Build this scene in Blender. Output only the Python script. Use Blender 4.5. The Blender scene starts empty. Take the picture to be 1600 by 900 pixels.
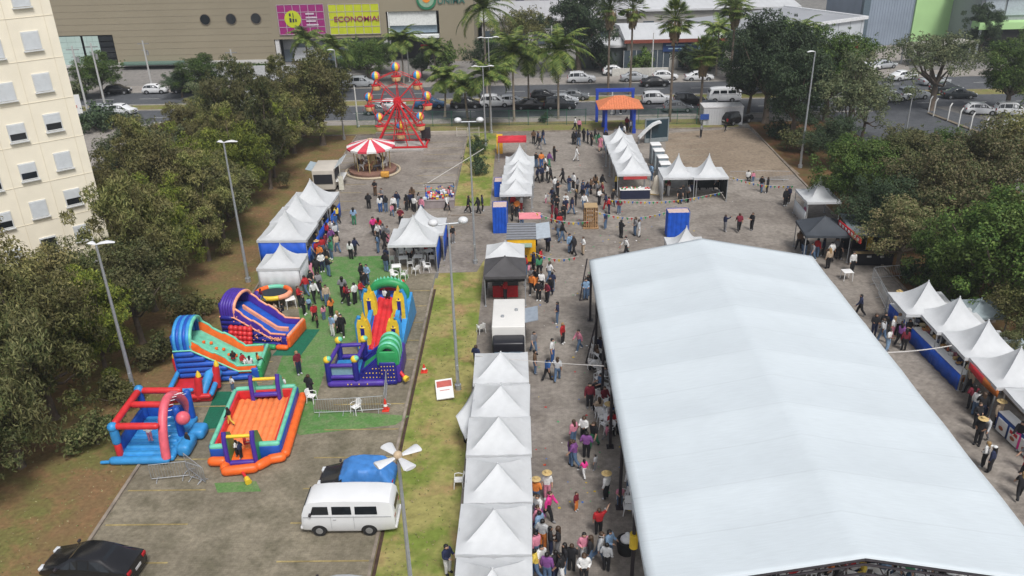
import bpy, bmesh, math, random
from mathutils import Vector, Matrix
PI = math.pi
rad = math.radians
random.seed(7)
S = bpy.context.scene
COL = S.collection
# ------------------------------------------------------------------ camera
AX = ((0.99967304, -0.01652104, -0.01951562), (0.01038912, -0.43495802, 0.9003908), (-0.02336387, -0.90029916, -0.43464417))
CAM_H = 28.0; FPX = 1300.0
cd = bpy.data.cameras.new('camera'); cam = bpy.data.objects.new('camera', cd); COL.objects.link(cam)
cd.sensor_width = 36; cd.lens = FPX/1600*36; cd.clip_end = 2000; cd.clip_start = .5
Mx = Matrix([[AX[i][0], -AX[i][1], -AX[i][2], (0, 0, CAM_H)[i]] for i in range(3)] + [[0, 0, 0, 1]])
cam.matrix_world = Mx
S.camera = cam
# ------------------------------------------------------------------ light
SUN_EL, SUN_AZ = 58, 158      # soft overcast light from behind left of the camera
W = bpy.data.worlds.new('World'); S.world = W; W.use_nodes = True
nt = W.node_tree; nt.nodes.clear()
sky = nt.nodes.new('ShaderNodeTexSky'); sky.sky_type = 'NISHITA'; sky.sun_disc = False
sky.sun_elevation = rad(SUN_EL); sky.sun_rotation = rad(SUN_AZ); sky.dust_density = 3.5; sky.air_density = 1.0; sky.ozone_density = .7
hs = nt.nodes.new('ShaderNodeHueSaturation'); hs.inputs['Saturation'].default_value = .42
bg = nt.nodes.new('ShaderNodeBackground'); bg.inputs[1].default_value = .115
wo = nt.nodes.new('ShaderNodeOutputWorld')
nt.links.new(sky.outputs[0], hs.inputs['Color']); nt.links.new(hs.outputs[0], bg.inputs[0]); nt.links.new(bg.outputs[0], wo.inputs[0])
sl = bpy.data.lights.new('sun', 'SUN'); so = bpy.data.objects.new('sun', sl); COL.objects.link(so)
sl.energy = 2.3; sl.angle = rad(16); sl.color = (1, .98, .955)
az = rad(SUN_AZ)
sd = Vector((math.sin(az)*math.cos(rad(SUN_EL)), math.cos(az)*math.cos(rad(SUN_EL)), math.sin(rad(SUN_EL))))
so.rotation_euler = sd.to_track_quat('Z', 'Y').to_euler()
S.view_settings.view_transform = 'Standard'; S.view_settings.look = 'None'; S.view_settings.gamma = 1; S.view_settings.exposure = 0.16
S.render.engine = 'CYCLES'

def at(px, py, z=0.0):
    """real ground position (at height z) of a point measured on the survey photo"""
    c = (px-800, py-450, FPX)
    d = [sum(AX[i][j]*c[j] for j in range(3)) for i in range(3)]
    t = (z-CAM_H)/d[2]
    return Vector((d[0]*t, d[1]*t, z))
def wallpt(px, py, Y):
    c = (px-800, py-450, FPX)
    d = [sum(AX[i][j]*c[j] for j in range(3)) for i in range(3)]
    t = Y/d[1]
    return Vector((d[0]*t, Y, CAM_H+d[2]*t))
# ------------------------------------------------------------------ materials
MC = {}
def sr(r, g, b):
    f = lambda c: ((c/255+.055)/1.055)**2.4 if c > 10 else c/255/12.92
    return (f(r), f(g), f(b))
def mat(name, col, rough=.7, var=.12, scale=4, bump=0, metal=0, spec=.4, col2=None, stain=0, coords='Object', translucent=0):
    if name in MC: return MC[name]
    m = bpy.data.materials.new(name); m.use_nodes = True; MC[name] = m
    n = m.node_tree.nodes; l = m.node_tree.links; p = n['Principled BSDF']
    p.inputs['Roughness'].default_value = rough; p.inputs['Metallic'].default_value = metal
    p.inputs['Specular IOR Level'].default_value = spec
    tc = n.new('ShaderNodeTexCoord'); no = n.new('ShaderNodeTexNoise'); no.inputs['Scale'].default_value = scale; no.inputs['Detail'].default_value = 6
    l.new(tc.outputs[coords], no.inputs['Vector'])
    mr = n.new('ShaderNodeMapRange'); mr.inputs[1].default_value = .3; mr.inputs[2].default_value = .7
    l.new(no.outputs['Fac'], mr.inputs[0])
    mx = n.new('ShaderNodeMix'); mx.data_type = 'RGBA'
    lo = tuple(c*(1-var) for c in col); hi = tuple(min(1, c*(1+var)) for c in (col2 or col))
    mx.inputs[6].default_value = (*lo, 1); mx.inputs[7].default_value = (*hi, 1)
    l.new(mr.outputs[0], mx.inputs[0])
    out = mx.outputs[2]
    if stain:
        n2 = n.new('ShaderNodeTexNoise'); n2.inputs['Scale'].default_value = scale*.23; n2.inputs['Detail'].default_value = 8; n2.inputs['Roughness'].default_value = .65
        l.new(tc.outputs[coords], n2.inputs['Vector'])
        r2 = n.new('ShaderNodeMapRange'); r2.inputs[1].default_value = .42; r2.inputs[2].default_value = .68; r2.inputs[3].default_value = 0; r2.inputs[4].default_value = stain
        l.new(n2.outputs['Fac'], r2.inputs[0])
        m2 = n.new('ShaderNodeMix'); m2.data_type = 'RGBA'; m2.inputs[7].default_value = (col[0]*.45, col[1]*.42, col[2]*.38, 1)
        l.new(r2.outputs[0], m2.inputs[0]); l.new(out, m2.inputs[6]); out = m2.outputs[2]
    l.new(out, p.inputs['Base Color'])
    if bump:
        b = n.new('ShaderNodeBump'); b.inputs['Strength'].default_value = bump; b.inputs['Distance'].default_value = .05
        l.new(no.outputs['Fac'], b.inputs['Height']); l.new(b.outputs[0], p.inputs['Normal'])
    if translucent:
        t = n.new('ShaderNodeBsdfTranslucent'); l.new(out, t.inputs['Color'])
        ms = n.new('ShaderNodeMixShader'); ms.inputs[0].default_value = translucent
        l.new(p.outputs[0], ms.inputs[1]); l.new(t.outputs[0], ms.inputs[2]); l.new(ms.outputs[0], n['Material Output'].inputs[0])
    return m
def leafmat(name, c1, c2, c3, brown=.0):
    """foliage: each leaf its own tone, slow drift of hue through the crown"""
    m = bpy.data.materials.new(name); m.use_nodes = True
    n = m.node_tree.nodes; l = m.node_tree.links; p = n['Principled BSDF']
    p.inputs['Roughness'].default_value = .6; p.inputs['Specular IOR Level'].default_value = .25
    g = n.new('ShaderNodeNewGeometry'); cr = n.new('ShaderNodeValToRGB')
    e = cr.color_ramp.elements; e[0].color = (*c1, 1); e[1].color = (*c3, 1); e[1].position = .95
    k = e.new(.5); k.color = (*c2, 1)
    l.new(g.outputs['Random Per Island'], cr.inputs[0])
    tc = n.new('ShaderNodeTexCoord'); no = n.new('ShaderNodeTexNoise'); no.inputs['Scale'].default_value = .55; no.inputs['Detail'].default_value = 3
    oi = n.new('ShaderNodeObjectInfo'); va = n.new('ShaderNodeVectorMath'); va.operation = 'ADD'
    cb = n.new('ShaderNodeCombineXYZ'); ml = n.new('ShaderNodeMath'); ml.operation = 'MULTIPLY'; ml.inputs[1].default_value = 50
    l.new(oi.outputs['Random'], ml.inputs[0]); l.new(ml.outputs[0], cb.inputs[0])
    l.new(tc.outputs['Object'], va.inputs[0]); l.new(cb.outputs[0], va.inputs[1]); l.new(va.outputs[0], no.inputs['Vector'])
    mr = n.new('ShaderNodeMapRange'); mr.inputs[1].default_value = .42; mr.inputs[2].default_value = .62; mr.inputs[4].default_value = brown
    l.new(no.outputs['Fac'], mr.inputs[0])
    mx = n.new('ShaderNodeMix'); mx.data_type = 'RGBA'; mx.inputs[7].default_value = (.17, .12, .065, 1)
    l.new(mr.outputs[0], mx.inputs[0]); l.new(cr.outputs[0], mx.inputs[6])
    h = n.new('ShaderNodeHueSaturation'); m2 = n.new('ShaderNodeMapRange'); m2.inputs[3].default_value = .68; m2.inputs[4].default_value = 1.35
    l.new(oi.outputs['Random'], m2.inputs[0]); l.new(m2.outputs[0], h.inputs['Value']); l.new(mx.outputs[2], h.inputs['Color'])
    l.new(h.outputs[0], p.inputs['Base Color'])
    t = n.new('ShaderNodeBsdfTranslucent'); l.new(h.outputs[0], t.inputs['Color'])
    ms = n.new('ShaderNodeMixShader'); ms.inputs[0].default_value = .18
    l.new(p.outputs[0], ms.inputs[1]); l.new(t.outputs[0], ms.inputs[2]); l.new(ms.outputs[0], n['Material Output'].inputs[0])
    return m
def groundmat(name, ca, cb, cc, s1=.25, s2=3, brick=0, bump=.3, gp=(.4, .6), hp=(.45, .7), mortar=.8):
    """patchy ground: ca<->cb large patches, cc speckle; optional block pattern"""
    m = bpy.data.materials.new(name); m.use_nodes = True
    n = m.node_tree.nodes; l = m.node_tree.links; p = n['Principled BSDF']; p.inputs['Roughness'].default_value = .95; p.inputs['Specular IOR Level'].default_value = .15
    tc = n.new('ShaderNodeTexCoord')
    def noise(sc, d=8, r=.6):
        a = n.new('ShaderNodeTexNoise'); a.inputs['Scale'].default_value = sc; a.inputs['Detail'].default_value = d; a.inputs['Roughness'].default_value = r
        l.new(tc.outputs['Object'], a.inputs['Vector']); return a
    def rng(s, a, b, c=0, d=1):
        q = n.new('ShaderNodeMapRange'); q.inputs[1].default_value = a; q.inputs[2].default_value = b; q.inputs[3].default_value = c; q.inputs[4].default_value = d
        l.new(s, q.inputs[0]); return q.outputs[0]
    a = noise(s1); b = noise(s2); c = noise(s2*5, 4)
    m1 = n.new('ShaderNodeMix'); m1.data_type = 'RGBA'; m1.inputs[6].default_value = (*ca, 1); m1.inputs[7].default_value = (*cb, 1); l.new(rng(a.outputs[0], *gp), m1.inputs[0])
    m2 = n.new('ShaderNodeMix'); m2.data_type = 'RGBA'; m2.inputs[7].default_value = (*cc, 1); l.new(rng(b.outputs[0], *hp), m2.inputs[0]); l.new(m1.outputs[2], m2.inputs[6])
    h = n.new('ShaderNodeHueSaturation'); l.new(rng(c.outputs[0], .3, .7, .78, 1.22), h.inputs['Value']); l.new(m2.outputs[2], h.inputs['Color'])
    out = h.outputs[0]; hgt = c.outputs[0]
    if brick:
        bk = n.new('ShaderNodeTexBrick'); bk.inputs['Scale'].default_value = brick; bk.inputs['Color1'].default_value = (1, 1, 1, 1); bk.inputs['Color2'].default_value = (.8, .79, .78, 1)
        bk.inputs['Mortar'].default_value = (mortar*.75, mortar*.73, mortar*.7, 1); bk.inputs['Mortar Size'].default_value = .03
        l.new(tc.outputs['Object'], bk.inputs['Vector'])
        mm = n.new('ShaderNodeMix'); mm.data_type = 'RGBA'; mm.blend_type = 'MULTIPLY'; mm.inputs[0].default_value = .4
        l.new(out, mm.inputs[6]); l.new(bk.outputs[0], mm.inputs[7]); out = mm.outputs[2]
    l.new(out, p.inputs['Base Color'])
    bm_ = n.new('ShaderNodeBump'); bm_.inputs['Strength'].default_value = bump; bm_.inputs['Distance'].default_value = .08
    l.new(hgt, bm_.inputs['Height']); l.new(bm_.outputs[0], p.inputs['Normal'])
    return m
# ------------------------------------------------------------------ mesh helpers
def rotm(rx=0, ry=0, rz=0): return Matrix.Rotation(rz, 3, 'Z') @ Matrix.Rotation(ry, 3, 'Y') @ Matrix.Rotation(rx, 3, 'X')
class MB:
    def __init__(s): s.v = []; s.f = []; s.m = []
    def add(s, vs, fs, m=0):
        o = len(s.v); s.v += [tuple(v) for v in vs]
        for f in fs: s.f.append(tuple(o+i for i in f)); s.m.append(m)
        return s
    def box(s, c, d, m=0, rz=0, rx=0, ry=0, tx=1, ty=1):
        R = rotm(rx, ry, rz); c = Vector(c); vs = []
        for z in (-.5, .5):
            for x, y in ((-.5, -.5), (.5, -.5), (.5, .5), (-.5, .5)):
                k = tx if z > 0 else 1; q = ty if z > 0 else 1
                vs.append(c + R @ Vector((x*d[0]*k, y*d[1]*q, z*d[2])))
        return s.add(vs, [(3, 2, 1, 0), (4, 5, 6, 7), (0, 1, 5, 4), (1, 2, 6, 5), (2, 3, 7, 6), (3, 0, 4, 7)], m)
    def rbox(s, c, d, r, m=0, rz=0, rx=0, ry=0, seg=3):
        b = bmesh.new(); bmesh.ops.create_cube(b, size=1)
        for v in b.verts: v.co = Vector((v.co.x*d[0], v.co.y*d[1], v.co.z*d[2]))
        bmesh.ops.bevel(b, geom=list(b.edges), offset=min(r, min(d)*.49), segments=seg, affect='EDGES', profile=.5)
        R = rotm(rx, ry, rz); b.verts.index_update()
        s.add([Vector(c)+R @ v.co for v in b.verts], [[v.index for v in f.verts] for f in b.faces], m); b.free(); return s
    def poly(s, pts, m=0): return s.add(pts, [tuple(range(len(pts)))], m)
    def prism(s, pts, z0, z1, m=0):
        n = len(pts); return s.add([(p[0], p[1], z0) for p in pts]+[(p[0], p[1], z1) for p in pts],
            [tuple(range(n-1, -1, -1)), tuple(range(n, 2*n))]+[(i, (i+1) % n, n+(i+1) % n, n+i) for i in range(n)], m)
    def xprism(s, prof, y0, y1, m=0, mat4=None):
        """profile in x-z extruded along y"""
        n = len(prof); vs = [Vector((p[0], y0, p[1])) for p in prof]+[Vector((p[0], y1, p[1])) for p in prof]
        if mat4: vs = [mat4 @ v for v in vs]
        return s.add(vs, [tuple(range(n)), tuple(range(2*n-1, n-1, -1))]+[(i, n+i, n+(i+1) % n, (i+1) % n) for i in range(n)], m)
    def loft(s, rings, m=0, caps=True, closed=True):
        n = len(rings[0]); vs = [p for r in rings for p in r]; fs = []
        for i in range(len(rings)-1):
            for j in range(n if closed else n-1):
                k = (j+1) % n; fs.append((i*n+j, i*n+k, (i+1)*n+k, (i+1)*n+j))
        if caps: fs += [tuple(range(n-1, -1, -1)), tuple(range((len(rings)-1)*n, len(rings)*n))]
        return s.add(vs, fs, m)
    def tube(s, pts, r, n=8, m=0, caps=True, squash=1):
        pts = [Vector(p) for p in pts]; rs = r if isinstance(r, (list, tuple)) else [r]*len(pts); rings = []; u = None
        for i, p in enumerate(pts):
            t = (pts[min(i+1, len(pts)-1)]-pts[max(i-1, 0)]).normalized()
            if u is None: u = t.orthogonal().normalized() if abs(t.z) > .9 else Vector((0, 0, 1)).cross(t).normalized()
            u = (u-t*u.dot(t)).normalized(); w = t.cross(u)
            rings.append([p+(u*math.cos(2*PI*k/n)+w*math.sin(2*PI*k/n)*squash)*rs[i] for k in range(n)])
        return s.loft(rings, m, caps)
    def ptube(s, a, b, r, m=0, n=12):
        """puffy tube with rounded ends"""
        a = Vector(a); b = Vector(b); d = (b-a).normalized(); L = (b-a).length
        return s.tube([a, a+d*r*.12, a+d*r*.5, a+d*min(r, L*.4), b-d*min(r, L*.4), b-d*r*.5, b-d*r*.12, b], [r*.3, r*.62, r*.9, r, r, r*.9, r*.62, r*.3], n, m)
    def lathe(s, c, prof, n=16, m=0, sx=1, sy=1):
        c = Vector(c); return s.loft([[c+Vector((r*math.cos(2*PI*k/n)*sx, r*math.sin(2*PI*k/n)*sy, z)) for k in range(n)] for r, z in prof], m)
    def ball(s, c, r, m=0, n=12, sc=(1, 1, 1)):
        pr = [(math.sin(PI*i/8)*r if 0 < i < 8 else r*.02, -math.cos(PI*i/8)*r*sc[2]) for i in range(9)]
        return s.lathe(c, pr, n, m, sc[0], sc[1])
    def build(s, name, mats, parent=None, loc=None, rz=0, sharp=35, link=True):
        me = bpy.data.meshes.new(name); me.from_pydata(s.v, [], s.f)
        for x in (mats if isinstance(mats, (list, tuple)) else [mats]): me.materials.append(x)
        for p, k in zip(me.polygons, s.m): p.material_index = k
        b = bmesh.new(); b.from_mesh(me); bmesh.ops.recalc_face_normals(b, faces=b.faces); b.to_mesh(me); b.free()
        if sharp is not None:
            for p in me.polygons: p.use_smooth = True
            me.set_sharp_from_angle(angle=rad(sharp))
        o = bpy.data.objects.new(name, me)
        if link: COL.objects.link(o)
        if parent is not None: o.parent = parent
        if loc is not None: o.location = loc
        o.rotation_euler.z = rz
        return o
USED = {}
def tag(o, label=None, cat=None, group=None, kind=None):
    if label:
        if not group and label in USED: print('DUPLABEL', label)
        USED[label] = 1; o['label'] = label
    if cat: o['category'] = cat
    if group: o['group'] = group
    if kind: o['kind'] = kind
    return o
def thing(name, label, cat, loc=(0, 0, 0), rz=0, group=None):
    o = bpy.data.objects.new(name, None); COL.objects.link(o); o.location = loc; o.rotation_euler.z = rz; o.empty_display_size = .3
    return tag(o, label, cat, group)
def struct(o): o['kind'] = 'structure'; return o
def copy_tree(o, parent=None):
    c = o.copy(); COL.objects.link(c); c.parent = parent
    for ch in KIDS(o): copy_tree(ch, c)
    return c
KC = {}
def KIDS(o):
    k = o.name
    if k not in KC: KC[k] = [x for x in o.children]
    return KC[k]
def place(proto, loc, rz, label, group=None, cat=None, first=None, scale=None):
    c = copy_tree(proto); c.location = loc; c.rotation_euler.z = rz
    if scale: c.scale = (scale,)*3 if not isinstance(scale, tuple) else scale
    c['label'] = label
    if label in USED: print('DUPLABEL', label)
    USED[label] = 1
    if group: c['group'] = group
    if cat: c['category'] = cat
    return c
def setmat(o, m, slot=0):
    o.material_slots[slot].link = 'OBJECT'; o.material_slots[slot].material = m
def kill(o):
    for c in list(o.children): kill(c)
    bpy.data.objects.remove(o)
ORD = 'first second third fourth fifth sixth seventh eighth ninth tenth eleventh twelfth thirteenth fourteenth fifteenth sixteenth seventeenth eighteenth nineteenth twentieth'.split()
ORD += ['twenty-'+w for w in ORD[:9]]+['thirtieth']+['thirty-'+w for w in ORD[:9]]+['fortieth']
# common materials
WHITE = mat('white_pvc', (.67, .69, .705), .55, .06, 1.7, .35, stain=.14, translucent=.2)
POLE = mat('galvanised_steel', (.42, .44, .46), .45, .1, 8, metal=.5)
DARKM = mat('dark_metal', (.03, .025, .03), .5, .2, 6)
PLASW = mat('white_plastic', (.78, .78, .77), .4, .05, 10)
GLASS = mat('dark_glass', (.015, .018, .022), .08, .1, 4, spec=.7)
RUB = mat('rubber', (.02, .02, .02), .8, .15, 9)
RIM = mat('alloy', (.45, .46, .48), .35, .1, 9, metal=.7)
BLUET = mat('blue_tarp', (.01, .085, .50), .55, .2, 2, .15)
def vinyl(n, c): return mat('vinyl_'+n, c, .42, .16, 2.2, .22, spec=.4, stain=.12)
V = dict(red=vinyl('red', (.62, .03, .035)), blue=vinyl('blue', (.015, .09, .45)), lblue=vinyl('light_blue', (.04, .27, .60)), orange=vinyl('orange', (.85, .14, .02)),
         green=vinyl('green', (.03, .30, .10)), mint=vinyl('mint', (.16, .55, .38)), yellow=vinyl('yellow', (.80, .55, .04)), purple=vinyl('purple', (.065, .03, .30)),
         navy=vinyl('navy', (.02, .02, .22)), peach=vinyl('peach', (.85, .36, .22)), pink=vinyl('pink', (.7, .12, .16)), pad=vinyl('orange_pad', (.88, .25, .08)), white=vinyl('white', (.7, .75, .8)))
# ================================================================== SETTING
def sheet(name, pts, z, m, n=None):
    b = MB(); b.poly([(p[0], p[1], z) for p in pts]); return struct(b.build(name, m, sharp=None))
def T0(L): return [tuple(at(*p)[:2]) for p in L]
def rect(x0, y0, x1, y1): return [(x0, y0), (x1, y0), (x1, y1), (x0, y1)]
G_far = groundmat('far_paving', (.17, .165, .155), (.23, .22, .205), (.13, .13, .125), .05, 1.2)
G_ev = groundmat('block_paving', sr(128, 121, 114), sr(150, 143, 135), sr(111, 104, 97), .16, .6, brick=2.2, bump=.3, hp=(.5, .75))
G_yard = groundmat('brown_yard_paving', sr(138, 124, 108), sr(152, 138, 121), sr(122, 109, 95), .16, .6, brick=2.2, bump=.3, hp=(.5, .75))
G_lot = groundmat('worn_block_paving', sr(120, 113, 98), sr(140, 132, 115), sr(105, 100, 84), .2, .7, brick=2.2, bump=.4)
G_grass = groundmat('dry_grass', sr(112, 126, 58), sr(148, 142, 88), sr(156, 130, 94), .3, .45, bump=.7, gp=(.44, .56), hp=(.52, .68))
G_dirt = groundmat('dirt_and_grass', sr(120, 98, 70), sr(108, 106, 62), sr(132, 102, 74), .25, .8, bump=.7, hp=(.48, .68))
G_carp = groundmat('artificial_turf', (.085, .20, .055), (.13, .23, .08), (.17, .22, .11), .2, 1.4, bump=.2)
G_dg = groundmat('dark_green_mat', (.015, .13, .075), (.02, .15, .09), (.02, .11, .07), .5, 2, bump=.1)
G_road = groundmat('asphalt', (.085, .09, .10), (.105, .11, .12), (.07, .075, .08), .1, 1.5, bump=.2)
G_side = groundmat('concrete_paving', (.30, .275, .25), (.24, .22, .20), (.34, .31, .28), .15, 1.5, bump=.2)
G_med = groundmat('median_grass', sr(112, 118, 62), sr(140, 130, 90), sr(118, 104, 78), .2, .8, bump=.6)
sheet('ground', rect(-500, -200, 700, 900), 0, G_far)
sheet('parking_lot', rect(-21.3, 0, -7.5, 103.2), .008, G_lot)
sheet('event_plaza', rect(-3.6, 0, 28.2, 103.2), .008, G_ev)
sheet('open_yard', T0([(1040, 208), (1168, 200), (1250, 272), (1140, 282), (1040, 262)]), .012, G_yard)
sheet('upper_lot', rect(-21.3, 63, -7.5, 103.2), .012, G_ev)
sheet('connecting_path', [tuple(at(*p)[:2]) for p in [(655, 428), (745, 425), (770, 385), (770, 322), (640, 322), (640, 380)]], .017, G_ev)
b = MB()
b.poly([(-7.4, 0, .004), (-3.4, 0, .004), (-3.5, 60, .004), (-7.4, 60, .004)]); b.poly([(-7.2, 60, .004), (-3.5, 60, .004), (-3.5, 104.4, .004), (-7.2, 104.4, .004)])
struct(b.build('grass_strip', G_grass, sharp=None))
sheet('dirt_verge', [(-60, 0), (-21.4, 0), (-21.4, 103), (-34, 112), (-60, 75)], .004, G_dirt)
sheet('front_verge', [(-30, 103.4), (27, 103.4), (27, 109.5), (-34, 110.5)], .006, G_med)
sheet('right_verge', [(28.4, 0), (52, 0), (48, 80), (41, 106), (28.4, 106)], .004, groundmat('red_earth', sr(120, 84, 60), sr(96, 76, 52), sr(90, 90, 52), .25, .8, bump=.8))
sheet('side_street', [(40, 84), (52, 84), (62, 96), (50, 122), (40, 122)], .019, G_road)
# artificial turf areas round the bouncy castles
T = lambda L: [tuple(at(*p)[:2]) for p in L]
sheet('turf_carpet', T([(462, 447), (500, 402), (598, 400), (640, 430), (590, 520), (520, 545), (498, 610), (490, 640), (640, 650), (618, 664), (470, 680), (410, 650), (440, 560), (470, 510)]), .016, G_carp)
sheet('dark_green_mat', T([(462, 515), (500, 515), (470, 556), (425, 556)]), .020, G_dg)
sheet('green_mat', T([(338, 612), (372, 612), (352, 668), (312, 672)]), .014, G_dg)
sheet('small_mat', T([(335, 755), (400, 752), (408, 768), (340, 770)]), .014, G_carp)
# thin humid air between the near ground and the far buildings
hz = MB(); hz.box((0, 75, 16), (600, 420, 34.2)); hzm = bpy.data.materials.new('haze_air'); hzm.use_nodes = True; hn = hzm.node_tree; hn.nodes.remove(hn.nodes['Principled BSDF'])
pv = hn.nodes.new('ShaderNodeVolumePrincipled'); pv.inputs['Density'].default_value = .00045; pv.inputs['Color'].default_value = (.80, .85, .90, 1); pv.inputs['Anisotropy'].default_value = .2
hn.links.new(pv.outputs[0], hn.nodes['Material Output'].inputs['Volume']); tag(hz.build('haze', hzm, sharp=None), kind='stuff')
# kerbs
kerbm = mat('kerb_concrete', (.26, .22, .18), .9, .35, 1.5, .3, stain=.6)
def kerb(pts, w=.16, h=.12, name='kerb', m=None):
    b = MB()
    for a, c in zip(pts, pts[1:]):
        a = Vector((*a, 0)); c = Vector((*c, 0)); L = (c-a).length; d = (c-a)/L; k = 0
        while k < L-.01:
            e = min(k+4.0, L); mid = a+d*(k+e)/2
            b.box((mid.x, mid.y, h/2+.002), (e-k-.012, w, h), rz=math.atan2(d.y, d.x)); k = e
    return struct(b.build(name, m or kerbm))
kerb([(-21.37, 18), (-21.37, 103)])
kerb([(-7.42, 18), (-7.42, 58)]); kerb([(-7.42, 74), (-7.3, 103)]); kerb([(-7.2, 73.9), (-4, 73.9)])
kerb([(-26, 103.3), (7, 103.3)], .18); kerb([(28.3, 40), (28.3, 103)], .18)
kerb([(16, 103.3), (27.5, 103.3)], .18)
kerb([(-21.2, 103.2), (-21.2, 103.25)])
# drain channel at the lot edge
b = MB(); b.poly([(-7.32, 18, .012), (-7.14, 18, .012), (-7.14, 58, .012), (-7.32, 58, .012)]); struct(b.build('drain_channel', mat('drain', (.06, .035, .025), .9, .4, 3), sharp=None))
# parking lines
b = MB(); y = 31.75-2.6*2
while y < 100:
    for x0, x1 in ((-21.1, -17.0), (-11.9, -7.6)):
        if y < 60 or y > 74: b.poly([(x0, y-.05, .0215), (x1, y-.05, .0215), (x1, y+.05, .0215), (x0, y+.05, .0215)])
    y += 2.6
struct(b.build('parking_lines', mat('worn_yellow_paint', (.34, .27, .12), .9, .35, 3, stain=.8), sharp=None))
b = MB()
for k in range(9): b.poly([(16.5, 82+k*2.4, .018), (21.5, 82.3+k*2.4, .018), (21.5, 82.4+k*2.4, .018), (16.5, 82.1+k*2.4, .018)])
struct(b.build('parking_bay_lines', mat('faded_paint', (.30, .28, .22), .9, .3, 3, stain=.7), sharp=None))
# road with two carriageways
RY = lambda x, y: (x, y - .006*x)
def strip(name, x0, x1, y0, y1, z, m): return sheet(name, [RY(x0, y0), RY(x1, y0), RY(x1, y1), RY(x0, y1)], z, m)
strip('near_pavement', -120, 34, 108.2, 110.2, .012, G_side)
strip('near_carriageway', -160, 160, 110.4, 118.6, .010, G_road)
strip('road_median', -160, 160, 118.8, 122, .012, G_med)
strip('far_carriageway', -160, 160, 122.2, 130.6, .010, G_road)
strip('far_pavement', -160, 160, 130.8, 136, .012, G_side)
for y in (110.3, 118.7, 122.1, 130.7): kerb([RY(-120, y), RY(46, y)], .2, .13, 'road_kerb', mat('pale_kerb', (.34, .32, .29), .9, .2, 1.5))
b = MB()
for yy in (114.4, 126.3):
    x = -150
    while x < 150: b.poly([(*RY(x, yy), .016), (*RY(x+3, yy), .016), (*RY(x+3, yy+.14), .016), (*RY(x, yy+.14), .016)]); x += 7
struct(b.build('lane_markings', mat('road_paint', (.5, .5, .48), .8, .2, 3), sharp=None))
sheet('mall_forecourt', rect(-160, 136.2, 0, 156), .007, groundmat('forecourt', (.20, .19, .18), (.25, .235, .22), (.16, .155, .15), .1, 1.5))
sheet('driveway', [(-90, 70), (-36, 100), (-38, 109.6), (-90, 112)], .008, G_side)
sheet('right_car_park', [(52, 84), (130, 84), (130, 112), (50, 112)], .015, groundmat('car_park_paving', (.15, .145, .14), (.19, .18, .17), (.12, .12, .115), .2, 1.5))
sheet('back_street', [(34, 131), (60, 131), (75, 175), (40, 175)], .011, G_side)
# ================================================================== BUILDINGS
def cutbox(b, x0, x1, y0, y1, z0, z1, m=0): b.box(((x0+x1)/2, (y0+y1)/2, (z0+z1)/2), (abs(x1-x0), abs(y1-y0), abs(z1-z0)), m)
# --- cream apartment tower on the left
CREAM = mat('cream_render', sr(240, 232, 212), .9, .05, .6, .1, stain=.10)
TRIM = mat('pale_trim', (.62, .63, .62), .8, .05, 2); SHUT = mat('white_shutter', (.60, .63, .65), .6, .06, 3)
ang = math.atan2(.66, .75)                      # direction of the visible facade
bt = thing('apartment_building', 'tall cream apartment block with white roller shutters at the left edge', 'building', (-32.15, 58.98, 0), ang-PI/2)
# local: facade lies in the plane x=0, running towards -y, building body on -x
b = MB(); cutbox(b, -14, 0, -22, 0, 0, 31); cutbox(b, -14.2, .12, -22.1, .12, 31.003, 31.5, 0)
for k in range(11): b.box((.012, -11, 2.8*k+1.25), (.02, 21.96, .03), 1)
for s in (.6, 2.95, 5.3, 7.65, 10): b.box((.014, -s, 15.5), (.02, .03, 30.9), 1)
b.build('wall', [CREAM, mat('cream_joint', sr(224, 215, 194), .9, .05, 2)], bt)
for ci, s in enumerate((1.75, 4.12, 6.5, 8.9)):
    for k in range(11):
        zc = 14.0-.25+2.8*(k-4) - .3*ci
        w = MB(); w.box((.03, -s, zc), (.09, 1.12, 1.2), 0); fr = w.build('window', TRIM, bt)
        p = MB(); p.box((.045, -s, zc), (.09, .98, 1.04)); p.build('pane', GLASS, fr)
        h = 1.14 if (k > 4 and (k+ci) % 5) or (k+ci) % 7 == 3 else (.62 if (k+ci) % 3 else .3)
        h = 1.14 if k > 4 else h
        h = .05 if (ci == 0 and k == 9) or (ci == 1 and k in (1,)) else h
        q = MB()
        q.box((.075, -s, zc+.54-h/2), (.04, .98, h), 0)
        for j in range(int(h/.12)): q.box((.097, -s, zc+.54-.06-j*.12), (.008, .96, .09), 0)
        q.build('roller_shutter', SHUT, fr)
        q = MB(); q.box((.1, -s, zc-.68), (.2, 1.24, .08)); q.build('sill', TRIM, fr)
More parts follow.
